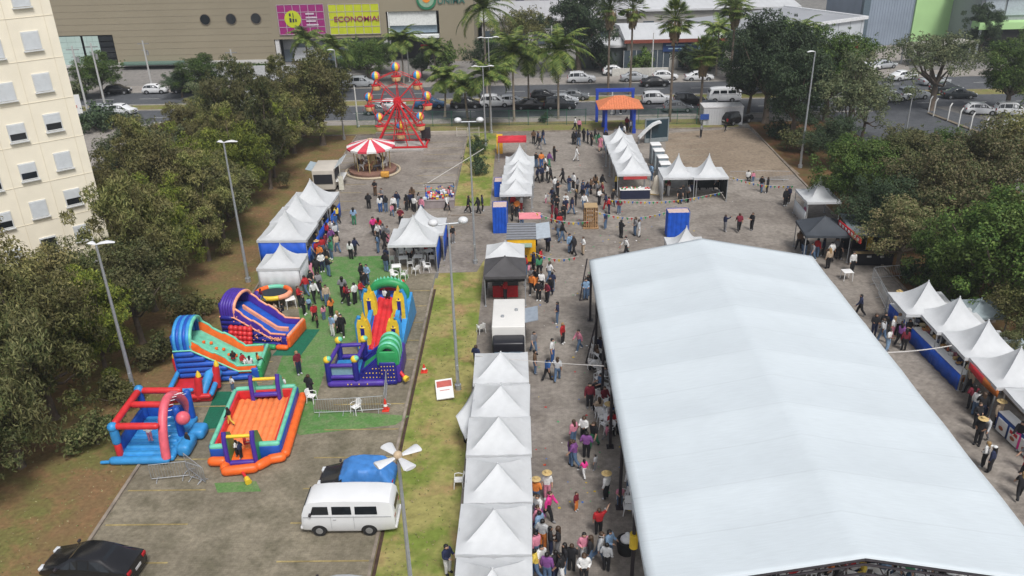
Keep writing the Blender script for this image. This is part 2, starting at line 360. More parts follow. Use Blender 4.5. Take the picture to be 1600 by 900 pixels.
# --- shopping mall across the road (facade plane y=152)
BEIGE = mat('beige_cladding', sr(146, 137, 117), .8, .05, .15, stain=.08)
MY = 152.0
mall = thing('shopping_mall', 'long beige shopping mall with round windows and big banners across the road', 'building', (0, 0, 0))
b = MB()
cutbox(b, -140, -73.2, MY, MY+40, 5.9, 19); cutbox(b, -73.2, -44.5, MY, MY+40, 1.05, 19)
cutbox(b, -44.5, -24.2, MY+.01, MY+40, 4.45, 19); cutbox(b, -24.2, -14.9, MY+.02, MY+40, 8.75, 19); cutbox(b, -14.9, -8.8, MY, MY+40, 0, 19)
z = 2.2
while z < 19: b.box((-100, MY-.01, z), (111, .03, .035), 1) if z > 5.9 else b.box((-58.9, MY-.01, z), (28.6, .03, .035), 1); z += 1.1
b.build('wall', [BEIGE, mat('cladding_joint', sr(134, 124, 108), .8, .05, 1)], mall)
b = MB(); cutbox(b, -140, -8.8, MY+3.6, MY+38, 0, 5.85); cutbox(b, -140.3, -24.3, MY+2.9, MY+3.59, 0, .2); b.build('inner_wall', mat('inner_wall', (.035, .035, .04), .7, .2, .6), mall)
b = MB(); cutbox(b, -73.2, -44.4, MY-.15, MY+1, .32, 1.04); cutbox(b, -140, -73, MY-.5, MY+1, .35, .8); b.build('plinth_band', mat('white_band', (.55, .54, .52), .7, .06, 1), mall)
b = MB()
for i in range(14):
    for j in range(5): b.box((-79.33-(i*1.5), MY+.04, 1.35+j*.98), (1.47, .08, .95), 0)
for i in range(3):
    for j in range(5): b.box((-76.4-i*1.05+.0, MY+.04, 1.35+j*.98), (1.02, .08, .95), 0)
b.build('glass_panels', mat('pale_green_glass', sr(176, 196, 190), .25, .08, .4), mall)
b = MB()
for j in range(5): b.box((-74.55, MY+.05, 1.35+j*.98), (2.5, .06, .78))
b.build('dark_panes', GLASS, mall)
for x in (-56.1, -51.5, -47.1, -60.9+.0):
    if x < -60: continue
    o = MB(); o.tube([(x, MY-.12, 8.15), (x, MY+.1, 8.15)], .98, 24); f_ = o.build('round_window', mat('window_ring', sr(120, 110, 96), .7), mall)
    p = MB(); p.tube([(x, MY-.16, 8.15), (x, MY-.1, 8.15)], .86, 24); p.build('pane', GLASS, f_)
# lower recess with white glazing
b = MB()
for i in range(8): cutbox(b, -43.6+i*2.4, -43.6+i*2.4+2.3, MY+2.4, MY+2.5, 2.3, 4.1, i % 2)
cutbox(b, -43.7, -24.4, MY+2.51, MY+2.6, .1, 4.4, 1); cutbox(b, -42, -36, MY+2.2, MY+2.4, .3, 2.6, 2)
b.build('shop_front', [mat('grey_panel', (.33, .35, .38), .5), mat('grey_panel_dark', (.16, .20, .24), .4), mat('white_panel', (.62, .64, .66), .6)], mall)
for x in (-44.4, -25.0): b = MB(); cutbox(b, x, x+.7, MY+.2, MY+.8, 0, 4.44); b.build('column', mat('white_column', (.6, .6, .6), .7), mall)
b = MB(); cutbox(b, -23.7, -15.4, MY+.4, MY+.8, 6.3, 8.7, 0); cutbox(b, -23.7, -15.4, MY+.9, MY+1.2, 4.95, 6.28, 1); cutbox(b, -23.7, -15.0, MY-.6, MY+1.3, 4.2, 4.7, 0)
cutbox(b, -23.9, -23.75, MY, MY+1, 0, 8.7, 0); b.build('entrance_canopy', [mat('white_panel2', (.72, .74, .72), .6), mat('blue_glazing', (.25, .32, .38), .2)], mall)
b = MB(); cutbox(b, -19.8, -15.1, MY+1.6, MY+1.9, .2, 4.1); b.build('entrance', mat('entrance_dark', (.012, .012, .016), .4), mall)
b = MB(); cutbox(b, -18.6, -16.6, MY+1.4, MY+1.58, 2.1, 2.8); b.build('red_sign', mat('sign_red', (.35, .02, .03), .5), mall)
b = MB(); cutbox(b, -72, -61, MY-2.2, MY-.16, .9, 1.2); b.build('green_awning', mat('awning_green', (.11, .18, .15), .6), mall)
def text(s, size, m, parent, loc, rot, name='lettering', ex=.02, sx=1):
    c = bpy.data.curves.new('t', 'FONT'); c.body = s; c.size = size; c.extrude = ex; c.align_x = 'CENTER'; c.align_y = 'CENTER'; c.offset = size*.012
    o = bpy.data.objects.new('t', c); COL.objects.link(o)
    me = bpy.data.meshes.new_from_object(o.evaluated_get(bpy.context.evaluated_depsgraph_get())); bpy.data.objects.remove(o)
    me.materials.clear(); me.materials.append(m); q = bpy.data.objects.new(name, me); COL.objects.link(q); q.parent = parent; q.location = loc; q.rotation_euler = rot; q.scale = (sx, 1, 1)
    return q
# banners on the mall
def banner(x0, x1, z0, z1, m, label, draw):
    t = thing('banner', label, 'banner', ((x0+x1)/2, MY-.08, (z0+z1)/2)); w = x1-x0; h = z1-z0
    b = MB(); b.box((0, 0, 0), (w, .12, h)); b.build('panel', m, t)
    b = MB()
    for i in range(7): b.box((-w/2+w*i/6, -.085, 0), (.09, .04, h+.1))
    for j in range(5): b.box((0, -.09, -h/2+h*j/4), (w+.1, .03, .09))
    b.build('grid_frame', mat('banner_grid', (.45, .38, .42), .6), t); draw(t, w, h)
magenta = mat('banner_magenta', (.30, .015, .16), .6, .1, 1); lime = mat('banner_lime', (.50, .56, .02), .6, .08, 1)
def d1(t, w, h):
    b = MB(); b.tube([(-1.5, -.13, .1), (-1.5, -.1, .1)], 1.45, 28); b.build('yellow_disc', lime, t)
    b = MB()
    for i, (x, z, ww, hh) in enumerate([(-1.9, .75, .3, .5), (-1.35, .65, .12, .8), (-1.9, -.15, .35, .7), (-1.4, -.2, .3, .6), (-.95, -.2, .25, .5)]): b.box((x, -.16, z+.1), (ww, .03, hh))
    b.build('dark_print', mat('print_dark', (.03, .02, .05), .6), t)
    b = MB()
    for i, ww in enumerate((1.5, 2.0, 1.7, 2.1)): b.box((.85+ww/2, -.16, .95-i*.62), (ww, .03, .26))
    b.build('white_print', mat('print_white', (.6, .5, .58), .6), t)
banner(-43.2, -35.0, 5.25, 10.3, magenta, 'magenta banner with a yellow disc on the mall wall', d1)
def d2(t, w, h): text('ECONOMIA!', 1.25, mat('print_maroon', (.30, .03, .10), .6), t, (.4, -.15, 0), (PI/2, 0, 0), ex=.02, sx=1.15)
banner(-34.2, -25.3, 5.1, 10.2, lime, 'lime green banner reading ECONOMIA on the mall wall', d2)
t = thing('wall_emblem', 'round green and orange emblem with lettering high on the mall wall', 'sign', (-16.9, MY-.1, 10.7))
b = MB(); b.tube([(0, -.1, 0), (0, .1, 0)], 1.75, 32); b.build('ring', mat('emblem_green', (.03, .20, .10), .5), t)
b = MB(); b.tube([(0, -.16, 0), (0, -.11, 0)], 1.35, 32); b.build('disc', mat('emblem_pale', (.28, .42, .30), .5), t)
b = MB(); b.tube([(0, -.22, .15), (0, -.17, .15)], .72, 24); b.build('core', mat('emblem_orange', (.8, .28, .03), .5), t)
text('UNIMA', 1.5, mat('emblem_text', (.04, .16, .13), .5), t, (4.3, -.06, -.35), (PI/2, 0, 0))
# --- low white-roofed shops behind the palms
RW = mat('white_metal_roof', (.58, .59, .60), .45, .06, .4, stain=.12); WALLG = mat('shop_wall', (.36, .345, .32), .8, .1, .4, stain=.15)
def shed(name, label, x0, x1, y0, y1, ze, zr, roofm, wallm, feat=None, rz=0, ribs=True):
    t = thing(name, label, 'building', ((x0+x1)/2, (y0+y1)/2, 0), rz); w = (x1-x0)/2; d = (y1-y0)/2
    b = MB(); b.box((0, 0, ze/2), (2*w, 2*d, ze-.01)); b.build('wall', wallm, t)
    b = MB(); b.add([(-w-.5, -d-.6, ze), (w+.5, -d-.6, ze), (w+.5, d+.6, ze), (-w-.5, d+.6, ze), (-w-.5, 0, zr), (w+.5, 0, zr),
                     (-w-.5, -d-.6, ze+.35), (w+.5, -d-.6, ze+.35), (w+.5, d+.6, ze+.35), (-w-.5, d+.6, ze+.35)],
                    [(0, 1, 7, 6), (1, 2, 8, 5, 7), (2, 3, 9, 8), (3, 0, 6, 4, 9), (6, 7, 5, 4), (4, 5, 8, 9), (0, 3, 2, 1)])
    if ribs:
        n = int(2*w/1.2); sl_ = (zr-ze-.35)
        for i in range(n+1):
            x = -w+2*w*i/n
            b.add([(x-.04, -d-.6, ze+.36), (x+.04, -d-.6, ze+.36), (x+.04, 0, zr+.06), (x-.04, 0, zr+.06)], [(0, 1, 2, 3)])
    b.build('roof', roofm, t)
    if feat: feat(t, w, d, ze)
    return t
def f1(t, w, d, ze):
    for x in (-13, -8.5, -4, .5, 5, 9.5, 13.5):
        q = MB(); q.box((x, -d-.05, 1.7), (3.2, .14, 2.9)); o = q.build('window', mat('shop_glass', (.07, .09, .11), .15), t)
        q = MB()
        for k in (-1.55, -.5, .5, 1.55): q.box((x+k, -d-.14, 1.7), (.07, .06, 2.9))
        q.build('mullions', TRIM, o)
    q = MB(); q.box((0, -d-.75, ze+.05), (2*w+1.2, .12, .55)); q.build('fascia', mat('fascia_dark_red', (.22, .06, .04), .6), t)
    q = MB(); q.box((-4.5, -d-.22, 3.6), (7.4, .16, 1.5)); o = q.build('sign_board', mat('sign_navy', (.02, .05, .16), .5), t)
    q = MB()
    for i, ww in enumerate((4.2, 3.4)): q.box((-5.6, -d-.32, 3.9-i*.55), (ww, .03, .16))
    q.box((-1.9, -d-.32, 3.6), (1.0, .03, 1.0)); q.build('sign_marks', mat('sign_pale', (.35, .5, .62), .5), o)
shed('shop_building', 'low white roofed shop with a dark red fascia and navy sign board', 17, 45, 141, 158, 4.6, 5.9, RW, WALLG, f1)
def f2(t, w, d, ze):
    q = MB()
    for k in range(9): q.box((-w+1.5+k*(2*w-3)/8, -d-.08, 2), (2.1, .14, 2.6))
    q.build('glazing', mat('shop_glass', (.07, .09, .11), .15), t)
shed('hall_building', 'wide pale roofed hall behind the umbrella shaped tree', -8, 20, 164, 188, 5, 7.2, mat('pale_roof', (.46, .46, .47), .5, .08, .3, stain=.2), WALLG, f2)
shed('long_warehouse', 'large white roofed warehouse at the top centre of the view', 14, 54, 172, 208, 5.2, 7.4, RW, WALLG, f2)
shed('far_warehouse', 'grey roofed warehouse at the top behind the tall palms', -20, 30, 212, 250, 6, 8.4, mat('grey_roof', (.34, .35, .37), .5, .1, .2, stain=.25), WALLG, f2)
shed('drive_through', 'small white sloping canopy building left of the shop', 9, 16.5, 143, 149, 3.4, 4.5, RW, mat('glass_grey', (.10, .12, .12), .3), None)
# --- industrial buildings at the upper right
PANEL = mat('white_wall_panel', (.50, .53, .56), .6, .06, .3); BLU = mat('grey_blue_cladding', (.27, .32, .39), .6, .08, .4); GRN = mat('lime_wall', (.42, .66, .30), .7, .05, .3)
t = thing('panel_warehouse', 'white panelled warehouse with a dark loading bay, angled, upper right', 'building', (58.8, 150, 0), rad(31))
b = MB(); cutbox(b, -24, 0, 0, 18, 2.5, 6.0)
b.build('wall', PANEL, t)
b = MB(); cutbox(b, -23.6, -.4, .4, 17.6, 0, 2.49); b.build('base_wall', mat('base_dark', (.10, .11, .13), .7), t)
b = MB(); cutbox(b, -24.4, .4, -.4, 0, 6.0, 6.5); cutbox(b, -.1, .4, 0, 18.4, 6.0, 6.5);  cutbox(b, -24.2, .2, -.25, 0, 2.3, 2.65); b.build('cornice', mat('cornice_white', (.68, .69, .7), .6), t)
b = MB(); cutbox(b, -24.4, -.1, 0, 18.4, 6.01, 6.2); b.build('roof', mat('grey_roof', (.34, .35, .37), .5, .1, .2, stain=.25), t)
b = MB()
for i in range(9): cutbox(b, -23.9+i*2.9, -23.82+i*2.9, -.03, 0, 2.7, 5.9)
b.build('panel_joints', mat('joint_grey', (.2, .22, .24), .6), t)
b = MB(); cutbox(b, -8, -2, -.05, .3, .3, 2.25); b.build('loading_bay', mat('bay_dark', (.02, .02, .03), .5), t)
b = MB(); cutbox(b, -2.0, -.6, -.12, .25, .1, 2.25); b.build('red_door', mat('sign_red', (.35, .02, .03), .5), t)
t = thing('green_front_warehouse', 'grey blue and lime green warehouse wall at the upper right', 'building', (62.6, 158, 0), rad(3))
b = MB(); cutbox(b, 0, 8.2, 0, 20, 0, 15); b.build('grey_wall', BLU, t)
b = MB(); cutbox(b, 8.2, 15.2, -.4, 20, 0, 16); b.build('green_wall', GRN, t)
b = MB(); cutbox(b, -1.3, -.1, -.2, .8, 0, 15); b.build('corner_column', mat('dark_column', (.10, .14, .17), .6), t)
b = MB()
for i in range(16): b.box((.4+i*.5, -.02, 7.5), (.06, .05, 15))
b.build('cladding_ribs', mat('rib_blue', (.20, .24, .30), .6), t)
t = thing('long_office', 'long grey office with a lime stripe and dark ground floor, top right corner', 'building', (77.5, 147, 0), 0)
b = MB(); cutbox(b, 0, 60, 1.5, 20, 0, 12.5); b.build('wall', mat('off_grey', (.30, .32, .34), .7), t)
b = MB(); cutbox(b, -.5, 60, 1.2, 1.48, .3, 4.2); b.build('dark_ground_floor', GLASS, t)
b = MB(); cutbox(b, -1, 60, -1.2, 1.5, 4.4, 5.5); b.build('lime_stripe', GRN, t)
for i in range(14):
    b = MB(); cutbox(b, .6+i*3.7, 3.9+i*3.7, 1.3, 1.49, 6.3, 9.3); b.build('window', mat('pale_window', (.42, .47, .52), .3), t)
b = MB(); cutbox(b, -1, 60, .6, 20, 9.8, 10.3); b.build('eaves', mat('cornice_white', (.68, .69, .7), .6), t)
b = MB(); cutbox(b, -.6, -.3, -.9, -.6, 0, 4.4); cutbox(b, 12, 12.3, -.9, -.6, 0, 4.4); b.build('canopy_posts', PANEL, t)
t = thing('loading_canopy', 'flat pale canopy roof beside the panelled warehouse', 'canopy', (68, 141.5, 0), rad(20))
b = MB(); cutbox(b, -6, 6, -2, 2, 3, 3.3); b.build('roof', mat('beige_roof', (.42, .40, .36), .7, .1, .5), t)
for x in (-5.4, 5.4):
    for y in (-1.6, 1.6): b = MB(); cutbox(b, x-.1, x+.1, y-.1, y+.1, 0, 2.99); b.build('post', POLE, t)
# ================================================================== TREES
BARK = mat('bark', (.14, .11, .085), .95, .3, 3, .5); BARKG = mat('pale_bark', (.26, .22, .18), .95, .25, 3, .4)
L_OLIVE = leafmat('olive_leaves', (.055, .078, .018), (.14, .155, .042), (.27, .265, .095), .42)
L_OLIVE2 = leafmat('dark_olive_leaves', (.04, .062, .018), (.095, .115, .038), (.19, .19, .078), .3)
L_RUST = leafmat('rusty_leaves', (.075, .080, .026), (.14, .14, .05), (.24, .22, .08), .35)
L_GREEN = leafmat('green_leaves', (.026, .062, .012), (.062, .12, .02), (.125, .185, .04), .12)
L_DARK = leafmat('dark_leaves', (.018, .038, .018), (.04, .07, .032), (.08, .12, .055), .05)
L_GREY = leafmat('grey_green_leaves', (.05, .078, .036), (.11, .14, .066), (.20, .22, .11), .15)
L_BROWN = leafmat('brown_tinged_leaves', (.06, .09, .028), (.13, .15, .055), (.25, .21, .11), .4)
L_YG = leafmat('yellow_green_leaves', (.06, .10, .014), (.17, .22, .03), (.33, .36, .06), .1)
L_PALM = leafmat('palm_leaves', (.04, .08, .016), (.10, .155, .03), (.21, .24, .06), .05)
DEADP = mat('dead_fronds', (.24, .18, .11), .9, .3, 4)
def leaves(b, rng, c, r, n, size, up=.35, droop=0):
    for _ in range(n):
        z = rng.uniform(-1, 1); a = rng.uniform(0, 2*PI); q = math.sqrt(1-z*z); d = Vector((q*math.cos(a), q*math.sin(a), z))
        if d.z < -.3 and rng.random() < .6: d.z = -d.z
        rr = r*(rng.random()**.35); p = c+Vector((d.x*rr, d.y*rr, d.z*rr*.85))
        nn = (d+Vector((rng.uniform(-.8, .8), rng.uniform(-.8, .8), rng.uniform(-.5, .8)+up))).normalized()
        u = nn.orthogonal().normalized(); u = Matrix.Rotation(rng.uniform(0, 2*PI), 3, nn) @ u
        if droop: u = (u+Vector((0, 0, -droop))).normalized()
        w = nn.cross(u).normalized(); s = size*rng.uniform(.6, 1.35); L = s*(.9+droop*.8); Wd = s*(.5-.2*min(droop, 1))
        b.v += [tuple(p-u*L*.5), tuple(p+w*Wd*.5), tuple(p+u*L*.5-Vector((0, 0, .1*s))), tuple(p-w*Wd*.5)]
        o = len(b.v)-4; b.f.append((o, o+1, o+2, o+3)); b.m.append(0)
def crown_mesh(seed, rx, rz, zc, nclump, nleaf, size, droop=0, flat=0, crad=(.55, 1.15), lop=.25):
    """uneven crown: clumps of leaf-sized faces spread through an irregular ellipsoid"""
    rng = random.Random(seed); b = MB(); cl = []
    ph = [rng.uniform(0, 6.28) for _ in range(4)]
    for i in range(nclump):
        for _ in range(30):
            z = rng.uniform(-.85 if not flat else -.35, 1); a = rng.uniform(0, 2*PI); q = math.sqrt(max(0, 1-z*z)); k = rng.random()**.42
            lob = 1+lop*math.sin(2*a+ph[0])*.7+lop*math.sin(3*a+ph[1]+z*2)+lop*.6*math.sin(5*z+ph[2])
            p = Vector((q*math.cos(a)*rx*k*lob, q*math.sin(a)*rx*k*lob, zc+z*rz*k*(1+.2*math.sin(a*2+ph[3]))))
            if all((p-c).length > .45*crad[0] for c, _ in cl): break
        r = rng.uniform(*crad)*(1 if k < .8 else .85); cl.append((p, r))
        leaves(b, rng, p, r, int(nleaf*r/crad[1]), size, .35, droop)
        for _ in range(3):   # stray sprays that break the outline
            e = p+Vector((rng.uniform(-1, 1), rng.uniform(-1, 1), rng.uniform(-.6, 1)))*r*1.2; leaves(b, rng, e, r*.32, int(nleaf*.05)+3, size*.9, .2, droop)
    me = bpy.data.meshes.new('crown'); me.from_pydata(b.v, [], b.f); me.materials.append(L_OLIVE)
    return me, cl
def trunk_mesh(seed, cl, h0, r, rx, n=7, fork=1, bark=None, lean=.2):
    rng = random.Random(seed); b = MB(); base = Vector((0, 0, -.05)); f = Vector((rng.uniform(-lean, lean), rng.uniform(-lean, lean), h0))
    b.tube([base, Vector((f.x*.2, f.y*.2, h0*.1)), f*.5, f], [r*1.5, r*1.05, r*.9, r*.8], 8)
    tgt = sorted(cl, key=lambda c: rng.random())[:n+6]
    for c, rr in tgt:
        m_ = f.lerp(c, .5)+Vector((rng.uniform(-.3, .3), rng.uniform(-.3, .3), -.25*(c-f).length*.5)); b.tube([f-Vector((0, 0, .1)), f.lerp(m_, .6), m_, c], [r*.55, r*.4, r*.3, r*.08], 6)
    o = b.build('trunk', bark or BARK, sharp=60, link=False); return o.data
TP = {}
def proto_tree(k, seed, rx, rz, zc, nc, nl, size, h0, r, **kw):
    tk = {q: kw.pop(q) for q in ('bark',) if q in kw}
    cm, cl = crown_mesh(seed, rx, rz, zc, nc, nl, size, **kw); TP[k] = (cm, trunk_mesh(seed+1, cl, h0, r, rx, **tk))
proto_tree('tall1', 11, 2.7, 4.1, 4.6, 86, 330, .19, 2.4, .2, droop=.7, crad=(.45, 1.0))
proto_tree('tall2', 23, 2.5, 4.2, 4.7, 80, 330, .19, 2.2, .18, droop=.7, crad=(.4, .95), lop=.35)
proto_tree('tall3', 37, 3.0, 3.8, 4.4, 90, 320, .19, 2.0, .22, droop=.5, crad=(.45, 1.05), lop=.3)
proto_tree('round1', 41, 3.3, 3.0, 4.9, 80, 300, .21, 2.4, .22, crad=(.55, 1.15))
proto_tree('round2', 53, 3.5, 2.7, 4.8, 80, 300, .21, 2.4, .24, crad=(.5, 1.2), lop=.32)
proto_tree('dense1', 61, 3.6, 3.3, 4.9, 104, 330, .21, 2.2, .3, crad=(.6, 1.15), lop=.2)
proto_tree('umbrella', 71, 5.0, 2.0, 5.4, 90, 170, .22, 2.6, .32, flat=1, crad=(.5, 1.0))
proto_tree('sparse', 83, 3.0, 2.8, 4.9, 66, 190, .2, 2.2, .18, crad=(.4, .9), lop=.35)
proto_tree('bush', 91, 1.3, .8, .8, 26, 110, .18, .3, .06, crad=(.3, .55))
def tree(kind, lm, x, y, s, label, group=None, sz=1.0, rot=None, name='tree', cat='tree', z=0):
    t = thing(name, label, cat, (x, y, z), random.uniform(0, 6.28) if rot is None else rot, group)
    t.scale = (s, s, s*sz); cm, tm = TP[kind]
    c = bpy.data.objects.new('crown', cm); COL.objects.link(c); c.parent = t; setmat(c, lm)
    k = bpy.data.objects.new('trunk', tm); COL.objects.link(k); k.parent = t
    return t
# left rows along the verge, three lines deep
random.seed(5)
row1 = []; y = 36.5
kinds = ['tall1', 'tall3', 'tall2', 'round1']; lms = [L_OLIVE2, L_OLIVE, L_YG, L_OLIVE2, L_OLIVE, L_YG, L_OLIVE]
i = 0
while y < 99:
    sc = 1.0 + .12*math.sin(i*2.1)
    tree(kinds[i % 4], lms[i % 7], -27.6-.8*math.sin(i*1.7)-(.3 if y < 40 else 0), y, sc*(.96 if y < 60 else .9), f'feathery olive tree in the row edging the left lot, {ORD[i]} from the camera', 'trees edging the left lot', sz=1.1+.17*math.cos(i*1.3))
    y += 4.6+.7*math.sin(i*3); i += 1
y = 39; i = 0
while y < 103:
    x = -31.4-1.2*math.cos(i*1.9)
    if not (x < -32.2 and 50 < y < 62):
        tree(kinds[(i+2) % 4], [L_OLIVE, L_RUST, L_OLIVE2, L_YG][i % 4], x, y, .98+.13*math.sin(i*1.4), f'olive brown tree in the second line beside the apartment block, {ORD[i]} from the camera', 'second line of trees at left', sz=1.08+.2*math.sin(i*2.7))
    y += 5.3; i += 1
y = 68; i = 0
while y < 96:
    tree(kinds[(i+1) % 4], [L_RUST, L_OLIVE, L_GREY][i % 3], -37+math.sin(i*2.2), y, 1.0+.1*math.sin(i), f'bushy tree at the rear of the left grove, {ORD[i]} counting from the apartment block', 'rear line of trees at left', sz=1.0)
    y += 5.6; i += 1
tree('dense1', L_OLIVE, -24.9, 99.3, 1.15, 'tall dense olive tree between the two lamp posts left of the big wheel', sz=1.15)
tree('tall3', L_OLIVE2, -28.5, 104, 1.0, 'dark olive tree closing the far end of the left grove')
for k, (x, y_, kd, lm, s, lb) in enumerate([(-28.8, 33.6, 'tall3', L_OLIVE2, 1.0, 'bushy olive tree at the lower left edge, nearest the camera'), (-31.5, 36.5, 'tall1', L_OLIVE, 1.1, 'olive tree at the left picture edge behind the nearest one'), (-34.5, 40, 'tall3', L_OLIVE, 1.1, 'yellowish olive tree touching the left picture edge'),
    (-24.6, 38.5, 'bush', L_OLIVE2, 1.3, 'low shrub under the nearest left trees'), (-24.9, 42.5, 'bush', L_OLIVE, 1.2, 'low shrub on the dirt verge left of the first lamp post'), (-24.4, 47.6, 'bush', L_OLIVE2, 1.3, 'low shrub at the verge behind the blue slide'), (-24.2, 53.6, 'bush', L_OLIVE, 1.3, 'low shrub at the verge behind the purple slide')]):
    tree(kd, lm, x, y_, s, lb, name='bush' if kd == 'bush' else 'tree', cat='bush' if kd == 'bush' else 'tree')
for k, (px, py) in enumerate([(1215, 215), (1290, 300), (1345, 372), (1418, 440), (1470, 470), (1440, 380), (1500, 420), (1560, 470), (1240, 240), (1385, 300)]):
    p = at(px, py); tree('bush', [L_DARK, L_GREEN, L_OLIVE2][k % 3], p.x+(.8 if k else 0), p.y, 1.3+.2*(k % 3), f'leafy undergrowth bush below the right grove, {ORD[k]} of ten', 'undergrowth bushes of the right grove', name='bush', cat='bush')
# right side trees
RT = [(1290, 190, 118, 'dense1', L_GREEN, 1.32, 1.05, 'big bright green tree beside the tall right lamp post, top of the grove'),
 (1196, 192, 0, 'dense1', L_DARK, 1.4, 1.15, 'dark bluish green tree at the corner of the event ground'),
 (1168, 180, 0, 'round1', L_DARK, 1.05, 1.1, 'small dark tree beside the white kiosk at the back'),
 (1236, 222, 0, 'dense1', L_DARK, 1.15, 1.15, 'dark green tree left of the tall right lamp post'),
 (1212, 150, 0, 'round1', L_GREEN, 1.2, 1.1, 'green tree standing behind the dark bluish one'),
 (1318, 240, 0, 'sparse', L_GREY, 1.35, 1.1, 'loose grey green tree right of the tall right lamp post'),
 (1345, 222, 0, 'sparse', L_GREY, 1.1, 1.0, 'airy grey green tree in front of the side street'),
 (1298, 262, 0, 'round2', L_DARK, .8, .9, 'low dark tree at the foot of the tall right lamp post'),
 (1330, 346, 0, 'dense1', L_GREEN, .95, 1.0, 'bright green tree behind the small white gazebo on the right'),
 (1398, 330, 0, 'dense1', L_OLIVE2, .95, 1.0, 'dense green tree under the second right lamp post'),
 (1372, 395, 0, 'round2', L_DARK, .85, 1.0, 'shaded tree above the black roofed snack stall'),
 (1452, 395, 0, 'round1', L_BROWN, 1.08, 1.05, 'brown tinged tree in the middle of the right grove'),
 (1402, 425, 0, 'round2', L_BROWN, .82, .95, 'rusty flecked tree just behind the snack stall'),
 (1520, 345, 0, 'round1', L_BROWN, 1.12, 1.0, 'greyish olive tree near the upper right of the grove'),
 (1570, 330, 0, 'round2', L_OLIVE, 1.15, 1.0, 'olive tree at the right edge below the car park'),
 (1470, 305, 0, 'round1', L_GREEN, .9, .9, 'dull olive tree between the car park wall and the grove'),
 (1545, 500, 0, 'dense1', L_GREEN, 1.10, 1.0, 'large fresh green tree standing over the right food tents'),
 (1480, 470, 0, 'dense1', L_GREEN, .82, .95, 'smaller fresh green tree beside the first right food tent'),
 (1600, 470, 0, 'round1', L_BROWN, 1.1, 1.0, 'brown flowering tree at the right edge of the picture'),
 (1620, 560, 0, 'round2', L_OLIVE, .8, .9, 'olive tree behind the right food tents at the picture edge'),
 (1590, 590, 0, 'tall3', L_OLIVE2, .55, .8, 'low olive tree close behind the right food tents'),
 (1455, 172, 0, 'umbrella', L_GREY, 1.3, 1.0, 'wide open crowned tree with forking pale trunk in the car park'),
 (1572, 178, 0, 'dense1', L_GREEN, 1.15, .95, 'dense round tree shading the parked cars at right'),
 (1618, 130, 0, 'dense1', L_GREEN, 1.1, 1.0, 'green tree at the top right edge'),
 (1402, 246, 0, 'bush', L_GREEN, 1.5, 1.0, 'low green bush by the second right lamp post'),
 (1470, 245, 0, 'bush', L_GREEN, 1.5, 1.0, 'hedge like bush under the white posts'),
 (905, 112, 0, 'dense1', L_DARK, 1.5, 1.05, 'big dark rounded tree behind the coconut palms'),
 (822, 112, 0, 'umbrella', L_OLIVE, 1.15, 1.15, 'flat topped umbrella tree in front of the mall hall'),
 (520, 150, 0, 'round1', L_DARK, .8, .8, 'dark shrubby tree under the mall banners'),
 (575, 128, 0, 'round2', L_GREEN, 1.0, .85, 'green tree on the median left of the big wheel'),
 (320, 152, 0, 'dense1', L_GREEN, 1.0, .75, 'rounded green tree on the far pavement below the round windows'),
 (285, 152, 0, 'round2', L_DARK, .7, .75, 'small dark tree on the far pavement'),
 (160, 152, 0, 'dense1', L_GREEN, .95, .85, 'round green tree beside the apartment block far pavement'),
 (400, 150, 0, 'bush', L_GREEN, 1.8, 1.0, 'clipped green bush on the far pavement'),
 (150, 203, 0, 'bush', L_DARK, 2.0, 1.0, 'dark hedge bush at the driveway'), (180, 200, 0, 'bush', L_DARK, 1.7, .9, 'dark hedge bush beside the parked white car'),
 (350, 172, 0, 'bush', L_GREEN, 1.2, 1.0, 'small bush on the median at left'), (130, 155, 0, 'bush', L_GREY, 1.7, 1.2, 'grey green bush below the glass corner of the mall'),
 (745, 240, 0, 'bush', L_DARK, .85, 1.4, 'dark green shrub on the grass strip, far one'), (747, 272, 0, 'bush', L_DARK, .95, 1.3, 'dark green shrub on the grass strip, near one'),
 (851, 190, 0, 'bush', L_DARK, .7, 1.0, 'small round shrub on the verge by the road'), (594, 116, 0, 'dense1', L_GREEN, .85, .8, 'green tree before the mall front behind the big wheel'), (660, 122, 0, 'round1', L_DARK, .6, .8, 'small dark tree by the mall entrance steps'), (556, 108, 0, 'bush', L_GREEN, 2.4, 1.2, 'green shrub under the lime banner'),
 (940, 112, 0, 'bush', L_DARK, 2.2, 1.3, 'dark shrub left of the shop front'), (1002, 110, 0, 'bush', L_GREEN, 2.0, 1.0, 'green shrub before the left shop windows'), (1075, 112, 0, 'bush', L_DARK, 2.0, 1.2, 'dark shrub before the navy sign board'), (1165, 128, 0, 'dense1', L_DARK, 1.0, 1.0, 'dark tree on the far pavement behind the corner tree'), (1108, 108, 0, 'bush', L_GREEN, 2.2, 1.6, 'tall green shrub right of the navy sign board'),
 (700, 108, 0, 'bush', L_GREEN, 2.0, 1.3, 'green shrub at the mall column'), (770, 128, 0, 'round2', L_DARK, 1.0, .9, 'dark tree behind the twin lamp posts'), (1530, 86, 0, 'tall1', L_DARK, 1.0, 1.0, 'layered dark conifer like tree before the office')]
random.seed(9)
for px, py, py2, kd, lm, s, sz, lb in RT:
    p = at(px, py); tree(kd, lm, p.x, p.y, s, lb, sz=sz, name='bush' if kd == 'bush' else 'tree', cat='bush' if kd == 'bush' else 'tree')
